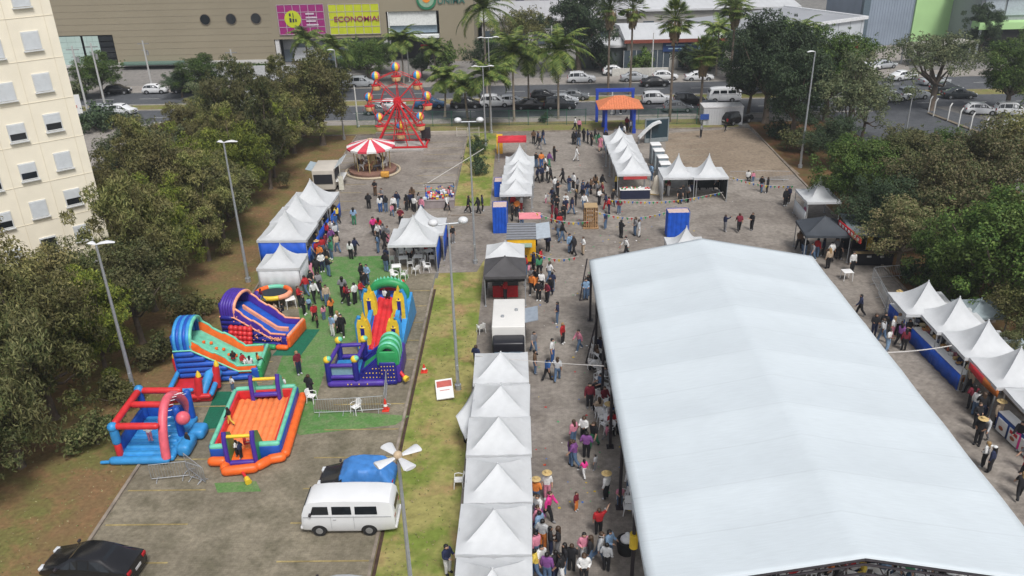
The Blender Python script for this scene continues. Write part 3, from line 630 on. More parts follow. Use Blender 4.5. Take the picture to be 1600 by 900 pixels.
# ---- palms
def frond(b, rng, base, az_, el, L, drop, n=20, lw=.5, m=0):
    pts = []; p = Vector(base); a = el
    for k in range(n+1):
        pts.append(p.copy()); d = Vector((math.cos(az_)*math.cos(a), math.sin(az_)*math.cos(a), math.sin(a))); p = p+d*(L/n); a -= drop/n*(1+1.2*k/n)
    side = Vector((-math.sin(az_), math.cos(az_), 0))
    for k in range(1, n):
        t = (pts[k+1]-pts[k]).normalized() if k < n else t; w = lw*math.sin(PI*min(1, .12+k/n*.95))**.6
        for sg in (-1, 1):
            tip = pts[k]+side*sg*w+t*w*.45+Vector((0, 0, -w*(.12+.35*rng.random()))); q = t*.08
            b.add([pts[k]-q, pts[k]+q, tip+q*.3, tip-q*.3], [(0, 1, 2, 3)], m)
    b.tube(pts[::4]+[pts[-1]], [.04]*len(pts[::4])+[.01], 4, m)
def coco_palm(seed, H, L=2.6, nf=20):
    rng = random.Random(seed); b = MB()
    for k in range(nf): frond(b, rng, (0, 0, H), k*2.4+rng.uniform(-.2, .2), rng.uniform(.15, 1.4) if k % 4 else rng.uniform(-.5, .1), L*rng.uniform(.85, 1.15), rng.uniform(.8, 1.35), 30, .85)
    me = b.build('crown', L_PALM, sharp=None, link=False).data
    c = MB(); lx = rng.uniform(-.4, .4)
    c.tube([(-lx, 0, -.05), (-lx*.9, 0, .3), (-lx*.4, 0, H*.5), (0, 0, H+.05)], [.26, .17, .13, .11], 8)
    for k in range(5): c.ball((.2*math.cos(k*1.25), .2*math.sin(k*1.25), H-.2), .13, 1, 6)
    return me, c.build('trunk', [BARKG, mat('coconut', (.30, .16, .05), .7)], sharp=60, link=False).data, None
def fan_palm(seed, H, R_=1.05):
    rng = random.Random(seed); b = MB()
    for k in range(80):
        a = rng.uniform(0, 6.28); e = rng.uniform(-.7, 1.45); d = Vector((math.cos(a)*math.cos(e), math.sin(a)*math.cos(e), math.sin(e)))
        c = Vector((0, 0, H))+d*R_*rng.uniform(.55, .8); u = d.orthogonal().normalized(); w = d.cross(u)
        for j in range(12):
            g = -1.25+2.5*j/11; u2 = (Vector((0, 0, 1)).cross(d)).normalized() if abs(d.z) < .98 else u
            dr = (d*math.cos(g)+u2*math.sin(g)).normalized(); nn = dr.cross(Vector((0, 0, 1))); nn = nn.normalized()*.05 if nn.length > .01 else u*.05
            tip = c+dr*R_*.5+Vector((0, 0, -.16)); b.add([c-nn*.4, c+nn*.4, c.lerp(tip, .6)+nn*1.3, tip, c.lerp(tip, .6)-nn*1.3], [(0, 1, 2, 3, 4)])
        b.tube([Vector((0, 0, H)), c], [.03, .015], 4)
    me = b.build('crown', L_PALM, sharp=None, link=False).data
    s = MB()
    for k in range(120):
        a = rng.uniform(0, 6.28); z = H-rng.uniform(0, 2.0); r = .2+.7*(1-(H-z)/2.4); L = rng.uniform(.7, 1.3)
        c = Vector((math.cos(a)*r, math.sin(a)*r, z)); t_ = Vector((-math.sin(a), math.cos(a), 0))*.12
        s.add([c-t_*.4, c+t_*.4, c+Vector((math.cos(a)*.1, math.sin(a)*.1, -L))+t_, c+Vector((math.cos(a)*.1, math.sin(a)*.1, -L))-t_], [(0, 1, 2, 3)])
    sk = s.build('dead_fronds', DEADP, sharp=None, link=False).data
    c = MB(); c.tube([(0, 0, -.05), (0, 0, .5), (.05, 0, H*.5), (0, 0, H)], [.26, .19, .15, .13], 8)
    return me, c.build('trunk', BARK, sharp=60, link=False).data, sk
def palm(data, p, label, group=None):
    t = thing('palm_tree', label, 'palm tree', p, random.uniform(0, 6), group)
    for nme, me in zip(('crown', 'trunk', 'dead_fronds'), data):
        if me: o = bpy.data.objects.new(nme, me); COL.objects.link(o); o.parent = t
CP = [coco_palm(1, 9.0, 4.8, 32), coco_palm(2, 7.0, 3.8, 28), coco_palm(3, 12.5, 5.6, 32), coco_palm(4, 5.2, 3.0, 24)]
for px, py, k, lb in [(803, 190, 0, 'leafy coconut palm left of the yellow fronded one near the road'), (872, 186, 0, 'coconut palm with yellowish hanging fronds near the road'), (768, 205, 1, 'coconut palm behind the twin lamp posts'),
    (760, 150, 2, 'tall dark coconut palm in front of the mall corner'), (486, 132, 1, 'coconut palm in front of the magenta banner'), (532, 150, 1, 'coconut palm under the lime banner'),
    (632, 134, 1, 'coconut palm in front of the mall entrance'), (699, 182, 3, 'short palm right of the big wheel'), (728, 196, 3, 'short palm between the big wheel and the lamp posts'), (826, 170, 1, 'half hidden palm between the coconut palms'),
    (1243, 120, 1, 'slender palm behind the big bright green tree'), (1118, 118, 1, 'small palm in front of the shop'), (1140, 70, 1, 'far palm beyond the shop roof'), (680, 128, 3, 'low palm by the mall entrance steps')]:
    palm(CP[k], at(px, py), lb)
FP = {13: fan_palm(5, 12.2, 2.1), 14: fan_palm(6, 12.8, 2.3), 9: fan_palm(7, 8.0, 2.1)}
for px, py, k, lb in [(950, 150, 13, 'tall fan palm left of the gatehouse roof axis'), (984, 148, 13, 'tall fan palm in line with the gatehouse'), (1046, 190, 14, 'tallest fan palm in front of the shop sign'),
    (1093, 180, 9, 'shorter fan palm with a brown skirt by the road'), (1137, 158, 14, 'tall fan palm left of the dark bluish tree')]:
    palm(FP[k], at(px, py), lb)
# scattered tufts and leaf litter on the verges (nobody could count them)
rng = random.Random(3); b = MB()
for _ in range(2600):
    q = rng.random()
    if q < .42: x, y = rng.uniform(-7.1, -3.8), 22+rng.random()**1.3*80
    elif q < .9: x, y = rng.uniform(-27.5, -21.6), 22+rng.random()**1.3*78
    else: x, y = rng.uniform(-24, 27), rng.uniform(103.8, 108)
    if -7.3 < x < -3.5 and 60 < y < 75 and rng.random() < .7: continue
    h = rng.uniform(.03, .09)
    for _ in range(3):
        a = rng.uniform(0, 6.28); dx, dy = math.cos(a)*.07, math.sin(a)*.07
        b.add([(x-dx*.5, y-dy*.5, .003), (x+dx*.5, y+dy*.5, .003), (x+dy*.9+rng.uniform(-.05, .05), y+dx*.9, h)], [(0, 1, 2)], rng.choice((0, 0, 1, 2)))
o = b.build('grass_tufts', [mat('tuft_green', (.16, .19, .06), .9, .3), mat('tuft_dry', (.32, .29, .15), .9, .3), mat('leaf_litter', (.30, .22, .13), .9, .3)], sharp=None)
tag(o, 'short dry grass tufts and leaf litter on the verges', 'grass', kind='stuff')
# ================================================================== VEHICLES
PROF = dict(
 hatch=(3.9, 1.68, [(0, .62, .68, .86, .78), (.02, .86, .92, .94, .82), (.05, .92, 1.05, .97, .80), (.14, .94, 1.40, 1, .76), (.22, .94, 1.46, 1, .76), (.42, .93, 1.50, 1, .77), (.58, .92, 1.45, 1, .74), (.76, .90, .97, 1, .82), (.96, .74, .78, .94, .74), (1, .52, .56, .86, .70)]),
 sedan=(4.4, 1.72, [(0, .62, .70, .86, .76), (.02, .88, .94, .95, .82), (.15, .93, .99, 1, .82), (.30, .93, 1.38, 1, .72), (.42, .93, 1.44, 1, .74), (.54, .93, 1.43, 1, .74), (.62, .92, 1.36, 1, .72), (.77, .90, .96, 1, .82), (.96, .72, .77, .93, .74), (1, .52, .56, .86, .70)]),
 suv=(4.4, 1.80, [(0, .72, .80, .88, .80), (.015, .95, 1.05, .96, .82), (.08, 1.02, 1.60, 1, .78), (.2, 1.03, 1.70, 1, .79), (.42, 1.03, 1.72, 1, .79), (.56, 1.02, 1.64, 1, .76), (.72, 1.0, 1.08, 1, .84), (.95, .88, .93, .95, .78), (1, .58, .64, .88, .74)]),
 van=(4.5, 1.72, [(0, 1.0, 1.35, .93, .80), (.015, 1.22, 1.75, .97, .84), (.05, 1.24, 1.93, 1, .84), (.2, 1.24, 2.0, 1, .84), (.47, 1.24, 2.03, 1, .84), (.74, 1.24, 2.0, 1, .83), (.90, 1.22, 1.93, 1, .82), (.955, 1.18, 1.70, .98, .80), (.99, 1.1, 1.25, .95, .84), (1, .8, .9, .92, .85)]))
def carpaint(n, c): return mat('car_paint_'+n, c, .22, .04, 1, spec=.6)
CARS = dict(white=(.72, .73, .74), silver=(.38, .40, .42), grey=(.14, .15, .16), black=(.012, .012, .014), red=(.30, .02, .02), blue=(.03, .10, .22), dark=(.03, .035, .04))
def make_car(kind, near=False):
    L, Wd, st = PROF[kind]; h = Wd/2; root = thing('parked_car', None, None)
    rings = []
    for u, zb, zt, wb, wr in st:
        x = (u-.5)*L; zl = .22 if .1 < u < .9 else .30; w = h*wb; r = h*wr
        half = [(w*.90, zl), (w*.985, zl+.13), (w*1.0, zl+(zb-zl)*.62), (w*.97, zb), (r, max(zt-.05, zb+.01)), (r*.80, zt+.005)]
        rings.append([Vector((x, y, z)) for y, z in half]+[Vector((x, -y, z)) for y, z in reversed(half)])
    b = MB(); b.loft(rings); body = b.build('body', carpaint('white', CARS['white']), root, sharp=40)
    def pane(name, q, m=GLASS, off=.008):
        c = sum(q, Vector())/4; n = (q[1]-q[0]).cross(q[3]-q[0]).normalized()
        ctr = Vector((0, 0, .9)) if abs(c.y) > .3 else Vector((0, 0, .5))
        if n.dot(c-ctr) < 0: n = -n
        b = MB(); b.add([p+n*off for p in q]+[p-n*.01 for p in q], [(0, 1, 2, 3), (7, 6, 5, 4), (0, 4, 5, 1), (1, 5, 6, 2), (2, 6, 7, 3), (3, 7, 4, 0)]); return b.build(name, m, root, sharp=None)
    bl = lambda q, u0, u1, v0, v1: [(q[0]*(1-u)+q[1]*u)*(1-v)+(q[3]*(1-u)+q[2]*u)*v for u, v in ((u0, v0), (u1, v0), (u1, v1), (u0, v1))]
    for i in range(len(st)-1):
        a, c = rings[i], rings[i+1]; ga = st[i][2]-st[i][1]; gc = st[i+1][2]-st[i+1][1]
        if kind == 'van':
            continue
        if ga > .3 and gc > .3:
            for j, k in ((3, 4), (8, 7)): pane('side_window', bl([a[j], c[j], c[k], a[k]], .05, .95, .08, .88))
        elif (ga > .3) != (gc > .3):
            tall = a if ga > .3 else c; low = c if ga > .3 else a
            nm = 'windscreen' if i > len(st)/2 else 'rear_window'
            pane(nm, bl([low[5].lerp(low[4], .6), low[6].lerp(low[7], .6), tall[6], tall[5]], .04, .96, .06, .94))
            for j, k in ((3, 4), (8, 7)):
                lo_, hi_, bt_ = low[j], tall[k], tall[j]
                b = MB(); s = 1 if j == 3 else -1; o_ = Vector((0, s*.008, 0)); pts = [lo_.lerp(bt_, .25)+Vector((0, 0, .03)), bt_.lerp(lo_, .04)+Vector((0, 0, .03)), hi_.lerp(bt_, .15)+(lo_-bt_)*.03]
                b.add([p+o_ for p in pts]+[p-o_ for p in pts], [(0, 1, 2), (5, 4, 3), (0, 3, 4, 1), (1, 4, 5, 2), (2, 5, 3, 0)]); b.build('side_window', GLASS, root, sharp=None)
    if kind == 'van':
        for x0, x1 in ((-1.45, -.38), (-.22, .72), (.88, 1.62)):
            for s in (1, -1):
                yb, yt = s*h*.972, s*h*.885; q = [Vector((x0, yb, 1.29)), Vector((x1+(.14 if x1 > 1 else 0), yb, 1.29)), Vector((x1, yt, 1.70)), Vector((x0+.03, yt, 1.70))]
                pane('side_window', q, off=.014)
        pane('windscreen', [Vector((2.17, -.68, 1.30)), Vector((2.17, .68, 1.30)), Vector((1.98, .62, 1.80)), Vector((1.98, -.62, 1.80))], off=.03)
        pane('rear_window', [Vector((-2.235, -.52, 1.33)), Vector((-2.235, .52, 1.33)), Vector((-2.10, .50, 1.76)), Vector((-2.10, -.50, 1.76))], off=.05)
        b = MB()
        for s in (1, -1): b.box((0, s*h*1.003, 1.16), (4.2, .012, .03))
        for x in (.80, -.30): b.box((x, -h*1.001, .82), (.012, .02, .75)); b.box((x, h*1.001, .82), (.012, .02, .75))
        b.box((.62, -h*1.01, 1.0), (.16, .03, .03)); b.box((.62, h*1.01, 1.0), (.16, .03, .03)); b.build('body_trim', mat('trim_grey', (.35, .36, .37), .5), root)
        b = MB(); b.rbox((2.27, 0, .45), (.14, 1.62, .16), .05); b.rbox((-2.27, 0, .45), (.14, 1.62, .16), .05); b.build('bumper', mat('bumper_white', (.6, .6, .6), .5), root)
    zc = {'van': .95}.get(kind, .68)
    wx = (.30*L, -.30*L) if kind != 'van' else (1.42, -.98)
    for x in wx:
        for s in (1, -1):
            b = MB(); b.tube([(x, s*(h-.20), .32), (x, s*(h+.012), .32)], .315, 18); w = b.build('wheel', RUB, root, sharp=30)
            b = MB(); b.tube([(x, s*(h-.02), .32), (x, s*(h+.024), .32)], [.19, .17], 14); b.build('rim', RIM, w, sharp=30)
        for s in (1, -1):
            b = MB(); n = 12; pts = [(x+.39*math.cos(PI*k/n), .30+.36*math.sin(PI*k/n)) for k in range(n+1)]
            pts = [(p[0], max(p[1], .2)) for p in pts]; b.xprism(pts, s*(h-.12), s*(h+.004)); b.build('wheel_arch', RUB, root, sharp=30)
    for s in (1, -1):
        b = MB(); b.rbox((L/2-.10, s*h*.66, zc), (.2, .34, .16), .04); b.build('headlight', mat('lamp_clear', (.6, .62, .64), .15), root)
        b = MB(); b.rbox((-L/2+.07, s*h*.72, zc+.1), (.16, .28, .18 if kind != 'suv' else .4), .03); b.build('tail_light', mat('lamp_red', (.35, .01, .015), .25), root)
        b = MB(); b.rbox((.26*L if kind != 'van' else 1.75, s*(h+.07), .98 if kind != 'van' else 1.35), (.12, .18, .13), .04); b.build('wing_mirror', DARKM, root)
    if kind != 'van':
        b = MB(); b.rbox((L/2-.03, 0, .48), (.12, .9, .16), .03); b.rbox((L/2-.08, 0, .64), (.10, .6, .1), .03); b.build('grille', DARKM, root)
        b = MB(); b.box((-L/2-.0, 0, .62), (.06, .42, .13)); b.build('number_plate', mat('plate', (.5, .5, .5), .5), root)
    return root
CARP = {k: make_car(k) for k in PROF}
def car(kind, color, p, rz, label, name='parked_car', cat='car', group=None, first=False):
    c = copy_tree(CARP[kind]); c.name = name; c.location = p; c.rotation_euler.z = rz; tag(c, label, cat, group)
    for ch in c.children:
        if ch.name.startswith('body') and not ch.name.startswith('body_trim'): setmat(ch, carpaint(color, CARS[color]))
    return c
p1 = at(513, 832); p2 = at(590, 829)
car('van', 'white', ((p1.x+p2.x)/2-.1, (p1.y+p2.y)/2+.55, .012), PI, 'white passenger van with three side windows parked in the left lot', name='passenger_van', cat='van')
b0 = at(150, 893); car('sedan', 'black', (b0.x+.05, b0.y-.1, .012), rad(180-6), 'black sedan parked half on the verge at the lower left corner')
tc = at(560, 762); car('hatch', 'black', (tc.x-.0, tc.y+.1, .012), PI, 'black hatchback partly under a blue tarpaulin beside the white van')
sv = at(530, 925); car('sedan', 'silver', (sv.x+.3, sv.y-1.0, .012), PI, 'silver car whose roof just shows at the bottom of the left lot')
# tarpaulin draped over the hatchback
def drape(cx, cy):
    b = MB(); nx, ny = 30, 20; rng = random.Random(4); L, Wd, st = PROF['hatch']
    def zprof(u):
        for (a, _, za, *_r), (c, _, zc_, *_r2) in zip(st, st[1:]):
            if a <= u <= c: return za+(zc_-za)*(u-a)/(c-a)
        return .6
    vs = []
    for i in range(nx+1):
        for j in range(ny+1):
            lx = -L/2-.12+(L*.70)*i/nx+.12; u = min(max((lx+L/2)/L, 0.0), 1); s = -1+2*j/ny; zt = zprof(u)
            if abs(s) < .62: y_ = s/.62*.66; z_ = zt+.03-.03*abs(s)
            else: k = (abs(s)-.62)/.38; y_ = math.copysign(.66+.26*min(1, k*1.6), s); z_ = zt+.03-(zt-.42-.14*math.sin(i*.8))*k**1.1
            wr = .03*math.sin(lx*5+s*3)+.02*math.sin(s*15+lx*6)+rng.uniform(-.004, .004); vs.append((lx-(.10 if i == 0 else 0), y_+wr*.9, z_+wr*.8 if abs(s) < .62 else z_+wr*.3))
    for i in range(nx):
        for j in range(ny): b.f.append((i*(ny+1)+j, i*(ny+1)+j+1, (i+1)*(ny+1)+j+1, (i+1)*(ny+1)+j)); b.m.append(0)
    b.v = vs
    o = b.build('tarpaulin', mat('tarp_blue', (.05, .20, .52), .5, .15, 3, .6), sharp=60); o.location = (cx, cy, .05); o.rotation_euler.z = PI
    md = o.modifiers.new('s', 'SOLIDIFY'); md.thickness = .015
    tag(o, 'wrinkled blue tarpaulin draped over the black hatchback', 'tarpaulin')
drape(tc.x, tc.y+.1)
# traffic and parked cars behind the ground, written as measured positions
BG = [('hatch', 'black', 183, 148, 5, 'black car on the far carriageway beside the apartment block'), ('hatch', 'white', 242, 147, 0, 'white car parked on the far side below the round windows'), ('suv', 'dark', 290, 146, 0, 'dark car parked before the small dark tree'),
 ('hatch', 'white', 190, 180, -10, 'white car parked by the driveway hedge'), ('hatch', 'silver', 160, 180, -5, 'silver car next to the white one by the driveway hedge'), ('suv', 'white', 388, 162, 4, 'white car coming along the near lane at left'), ('sedan', 'silver', 372, 172, 4, 'silver car in the near lane behind the grove'),
 ('suv', 'silver', 567, 137, 0, 'silver car on the far carriageway under the palms'), ('van', 'white', 530, 137, 0, 'white van on the far carriageway at the middle'), ('sedan', 'white', 609, 172, 0, 'white car parked behind the left legs of the big wheel'), ('hatch', 'grey', 590, 180, 0, 'grey car parked at the left foot of the big wheel'),
 ('sedan', 'blue', 672, 170, 0, 'blue car parked right of the big wheel'), ('sedan', 'black', 728, 170, 0, 'black sedan parked before the short palm'), ('suv', 'white', 774, 168, 0, 'white car parked behind the twin lamp posts'), ('hatch', 'white', 800, 166, 0, 'white hatchback parked left of the coconut palm trunk'),
 ('sedan', 'black', 829, 172, 0, 'black car parked between the two coconut palms'), ('suv', 'dark', 875, 172, 0, 'dark car parked behind the yellow fronded palm'), ('sedan', 'grey', 897, 157, -4, 'grey sedan driving past the yellow fronded palm'), ('sedan', 'silver', 880, 164, 0, 'silver car half hidden by the yellow fronded palm'), ('hatch', 'black', 850, 158, 0, 'black hatchback moving in the near lane'),
 ('suv', 'white', 909, 130, 0, 'white pickup like car on the far side left of the gate axis'), ('sedan', 'silver', 992, 128, 0, 'silver sedan parked on the far side at the shop'), ('sedan', 'black', 1024, 136, 0, 'black sedan passing on the far carriageway'), ('sedan', 'white', 1093, 127, 0, 'white sedan on the far side right of the tallest fan palm'), ('hatch', 'white', 1040, 126, 0, 'white hatchback parked beside the tallest fan palm'),
 ('suv', 'white', 1028, 163, 0, 'white car parked right of the gatehouse'), ('suv', 'black', 1078, 165, 0, 'black pickup parked near the shorter fan palm'), ('van', 'white', 1132, 160, 180, 'white delivery van parked in front of the dark tree'), ('hatch', 'dark', 1115, 176, 0, 'dark car low behind the blue sign on the back verge'), ('hatch', 'grey', 1060, 176, 0, 'grey car beside the black pickup'),
 ('hatch', 'white', 961, 118, 0, 'white hatchback parked behind the far pavement wall'), ('sedan', 'white', 1412, 126, 20, 'white car parked left of the forking tree'), ('suv', 'silver', 1428, 156, 10, 'silver car under the forking tree'), ('sedan', 'silver', 1382, 108, 20, 'silver car in the back street'), ('sedan', 'dark', 1500, 155, -5, 'dark green car parked between the two car park trees'), ('hatch', 'white', 1535, 180, -12, 'white hatchback parked facing away behind the white posts'),
 ('suv', 'white', 1585, 182, -12, 'white car with red tail lights under the dense round tree'), ('suv', 'white', 1572, 212, 190, 'big white car nearest in the right car park'), ('suv', 'silver', 1605, 218, 190, 'silver car at the right edge of the car park'), ('sedan', 'silver', 1462, 134, 10, 'silver sedan behind the forking tree trunk'), ('sedan', 'dark', 1480, 146, 5, 'dark car behind the forking tree'), ('hatch', 'white', 1395, 160, 15, 'white car partly behind the grey green tree'),
 ('sedan', 'white', 1356, 112, 25, 'white sedan far down the back street'), ('hatch', 'silver', 1350, 150, 15, 'silver hatchback seen through the grey green tree'), ('suv', 'black', 1152, 194, 30, 'black car in the shade at the corner of the ground'), ('sedan', 'silver', 420, 135, 0, 'silver car on the far carriageway left of the palms'), ('hatch', 'grey', 60, 205, 20, 'grey hatchback behind the apartment block')]
BG = BG[:-1]
for kd, colr, px, py, a, lb in BG:
    p = at(px, py); car(kd, colr, (p.x, p.y+.6, .015), rad(a), lb)
for k in PROF: kill(CARP[k])
# ================================================================== TENTS
def canopy_mesh(w, d, eave, peak, p=2.3, mb=None, m=0, val=.22, scal=0, n=10, seed=0, wr=.015):
    b = mb or MB(); rng = random.Random(seed); ph = rng.uniform(0, 6)
    N = 24; rings = []
    for i in range(n+1):
        u = 1-i/n; u = u**1.25 if i else 1
        r = []
        for k in range(N):
            q = k*4/N; sd_ = int(q); f = q-sd_; x, y = ((-1+2*f, -1), (1, -1+2*f), (1-2*f, 1), (-1, 1-2*f))[sd_]
            dg = (abs(x*y))**3   # ridge lines stay straighter than the panels
            uu = u; z = eave+(peak-eave)*((1-uu)**(p+.25-.45*dg)); e = wr*math.sin(x*9+y*7+ph+i)*uu
            z += e-(.05*(1-dg)*math.sin(PI*uu))
            if i == 0: z -= .03*math.sin(PI*f)
            r.append(Vector((x*w/2*max(u, .012), y*d/2*max(u, .012), z)))
        rings.append(r)
    low = [Vector((v.x*1.006, v.y*1.006, eave-val*(1-.25*abs(math.sin(k*PI*4/N*3)) if scal else 1))) for k, v in enumerate(rings[0])]
    b.loft([low]+rings, m, caps=False); b.ball((0, 0, peak+.03), .05, m, 6)
    return b
def tent(name, label, c, w=3.25, d=3.25, eave=2.45, peak=4.0, rz=0, m=WHITE, cat='tent', group=None, seed=0, walls=(), wallm=None, p=2.3, legs=True, scal=0, wr=.015):
    t = thing(name, label, cat, (c[0], c[1], .012), rz, group)
    canopy_mesh(w, d, eave, peak, p, seed=seed, scal=scal, wr=wr).build('canopy', m, t, sharp=50)
    if legs:
        for sx in (-1, 1):
            for sy in (-1, 1):
                b = MB(); b.box((sx*(w/2-.07), sy*(d/2-.07), (eave-.02)/2), (.06, .06, eave-.02)); b.box((sx*(w/2-.07), sy*(d/2-.07), .015), (.16, .16, .03)); b.build('pole', POLE, t, sharp=None)
        b = MB()
        for s in (-1, 1): b.box((0, s*(d/2-.07), eave-.06), (w-.3, .045, .045)); b.box((s*(w/2-.07), 0, eave-.06), (.045, d-.3, .045))
        b.build('top_rail', POLE, t, sharp=None)
    for sd_, h0, h1 in walls:
        b = MB(); n = 16; L = w if sd_ in 'NS' else d; vs = []
        for i in range(n+1):
            a = -L/2+.1+(L-.2)*i/n; o_ = .03*math.sin(i*1.9)
            for z in (h0, h1):
                vs.append({'N': (a, d/2-.02+o_*(.3 if z == h1 else 1), z), 'S': (a, -d/2+.02-o_*(.3 if z == h1 else 1), z), 'E': (w/2-.02+o_*(.3 if z == h1 else 1), a, z), 'W': (-w/2+.02-o_*(.3 if z == h1 else 1), a, z)}[sd_])
        b.add(vs, [(2*i, 2*i+1, 2*i+3, 2*i+2) for i in range(n)]); o = b.build('side_wall', wallm or BLUET, t, sharp=60)
        md = o.modifiers.new('s', 'SOLIDIFY'); md.thickness = .01
    return t
# --- the giant marquee
GX0, GX1, GY0, GY1, GE, GR = 4.25, 19.5, 22.65, 52.55, 4.7, 6.15
PVC = mat('marquee_pvc', (.62, .68, .715), .55, .03, .45, .05, spec=.3, stain=.07, translucent=.06)
def add_seams(m):   # welded seams across the roof sheets
    n = m.node_tree.nodes; l = m.node_tree.links; p = n['Principled BSDF']; src = p.inputs['Base Color'].links[0].from_socket
    tc = n.new('ShaderNodeTexCoord'); sp = n.new('ShaderNodeSeparateXYZ'); l.new(tc.outputs['Object'], sp.inputs[0]); a = n.new('ShaderNodeMath'); a.operation = 'MULTIPLY'; a.inputs[1].default_value = .402; l.new(sp.outputs[1], a.inputs[0])
    f = n.new('ShaderNodeMath'); f.operation = 'FRACT'; l.new(a.outputs[0], f.inputs[0]); c = n.new('ShaderNodeMath'); c.operation = 'LESS_THAN'; c.inputs[1].default_value = .028; l.new(f.outputs[0], c.inputs[0])
    st = n.new('ShaderNodeTexNoise'); mp = n.new('ShaderNodeMapping'); mp.inputs['Scale'].default_value = (.25, 2.6, 1); l.new(tc.outputs['Object'], mp.inputs[0]); l.new(mp.outputs[0], st.inputs['Vector']); st.inputs['Detail'].default_value = 5
    r = n.new('ShaderNodeMapRange'); r.inputs[1].default_value = .35; r.inputs[2].default_value = .75; r.inputs[3].default_value = 1.0; r.inputs[4].default_value = .93; l.new(st.outputs[0], r.inputs[0])
    k = n.new('ShaderNodeMath'); k.operation = 'MULTIPLY'; k.inputs[1].default_value = -.07; l.new(c.outputs[0], k.inputs[0]); s_ = n.new('ShaderNodeMath'); l.new(k.outputs[0], s_.inputs[0]); l.new(r.outputs[0], s_.inputs[1])
    h = n.new('ShaderNodeHueSaturation'); l.new(src, h.inputs['Color']); l.new(s_.outputs[0], h.inputs['Value']); l.new(h.outputs[0], p.inputs['Base Color'])
add_seams(PVC)
gt = thing('marquee', 'giant white gabled marquee covering the seating area', 'marquee', ((GX0+GX1)/2, (GY0+GY1)/2, 0), 0)
w = (GX1-GX0)/2; d = (GY1-GY0)/2; b = MB(); NX, NY = 40, 96; vs = []
for i in range(NX+1):
    for j in range(NY+1):
        x = -w+2*w*i/NX; yb = j/NY*6; fr = yb-int(yb) if j < NY else 0; s = math.sin(PI*fr); k = 1-abs(x)/w
        z = GE+(GR-GE)*k - .09*s*math.sin(PI*min(1, k*1.0+.0)*.92+.12) - .03*s
        z += .012*math.sin(x*1.3+yb*5)*s
        xx = x; vs.append((xx, -d+2*d*j/NY, z))
for i in range(NX):
    for j in range(NY): a = i*(NY+1)+j; b.f.append((a, a+1, a+NY+2, a+NY+1)); b.m.append(0)
b.v = vs; o = b.build('canopy', PVC, gt, sharp=None); [setattr(p_, 'use_smooth', True) for p_ in o.data.polygons]
o.modifiers.new('s', 'SOLIDIFY').thickness = .02
for s in (-1, 1):
    b = MB(); b.box((s*(w-.0), 0, GE-.22), (.03, 2*d, .30)); b.build('eave_valance', PVC, gt, sharp=None)
for j in range(7):
    y = -d+2*d*j/6; y = max(-d+.06, min(d-.06, y)); b = MB()
    for s in (-1, 1):
        b.tube([(s*(w-.1), y, GE-.1), (0, y, GR-.12)], .07, 6); b.tube([(s*(w-.1), y, GE-.75), (0, y, GR-.8)], .05, 6)
        for k in range(9): u0, u1 = k/9, (k+.5)/9; P0 = Vector((s*(w-.1)*(1-u0), y, GE-.75+(GR-GE-.05)*u0)); P1 = Vector((s*(w-.1)*(1-u1), y, GE-.1+(GR-GE-.02)*u1)); b.tube([P0, P1], .025, 5)
    b.build('roof_truss', DARKM, gt, sharp=None)
    for s in (-1, 1): b = MB(); b.tube([(s*(w-.12), y, 0), (s*(w-.12), y, GE-.1)], .085, 8); b.box((s*(w-.12), y, .03), (.4, .4, .04)); b.build('pole', DARKM, gt, sharp=None)
b = MB(); b.tube([(-w+.1, -d+.05, GE-.35), (0, -d+.05, GR-.35)], .05, 6); b.tube([(0, -d+.05, GR-.35), (w-.1, -d+.05, GE-.35)], .05, 6); b.build('front_beam', DARKM, gt, sharp=None)
# triangular braces at the left side of the marquee
for k, (px, py) in enumerate([(908, 470), (918, 568)]):
    q = at(px, py); y1 = q.y; b = MB()
    b.tube([(q.x-.1, y1, .05), (GX0+.1, y1+.3, 3.3)], .05, 6); b.tube([(q.x-.1, y1, .05), (GX0+.1, y1+.1, .06)], .045, 6); b.tube([(q.x+.35, y1+.1, .06), (GX0, y1+.3, 1.9)], .03, 6)
    tag(b.build('marquee_brace', DARKM, sharp=None), f'triangular steel brace left of the marquee, {"far one by the black gazebo" if k == 0 else "near one among the chairs"}', 'brace')
# --- white stall row between the grass and the plaza
seam = [43.75, 40.35, 37.05, 33.55, 30.15, 26.7, 23.3]
SL = ['farthest white stall tent next to the food truck', 'white stall tent with a loose flap beside the lamp post', 'white stall tent in front of the ruffled gap', 'white stall tent behind the narrow open gap', 'white stall tent in front of the narrow open gap', 'white stall tent at the bottom edge of the picture']
for i in range(6):
    y0, y1 = seam[i+1], seam[i]; g = .12 if i in (2, 4) else .01
    tent('stall_tent', SL[i], (-1.62+(-.05, .03, 0, .04, -.02, 0)[i], (y0+y1)/2), 3.2+(.0, -.05, .08, 0, .06, 0)[i], y1-y0-g*2, 2.5+(.03, -.03, .05, 0, .04, 0)[i], 3.5+(.05, -.12, .18, -.1, .1, .0)[i], p=1.45, rz=(.015, -.02, .01, .02, -.015, 0)[i], seed=i, group='white tents of the central stall row',
         walls=(('W', .2, 2.3),) if i != 2 else (), wallm=WHITE, wr=.03)
    b = MB(); b.box((-.55, (y0+y1)/2, .5), (.6, y1-y0-.5, 1.0), 1); b.box((-.55, (y0+y1)/2, 1.02), (.7, y1-y0-.4, .04), 0); b.build('stall_counter', [PLASW, BLUET], sharp=None)
    o = bpy.data.objects[[x.name for x in bpy.data.objects if x.name.startswith('stall_counter')][-1]]; tag(o, f'blue skirted counter under the central stall row, {ORD[i]} from the food truck', 'counter', 'counters of the central stall row')
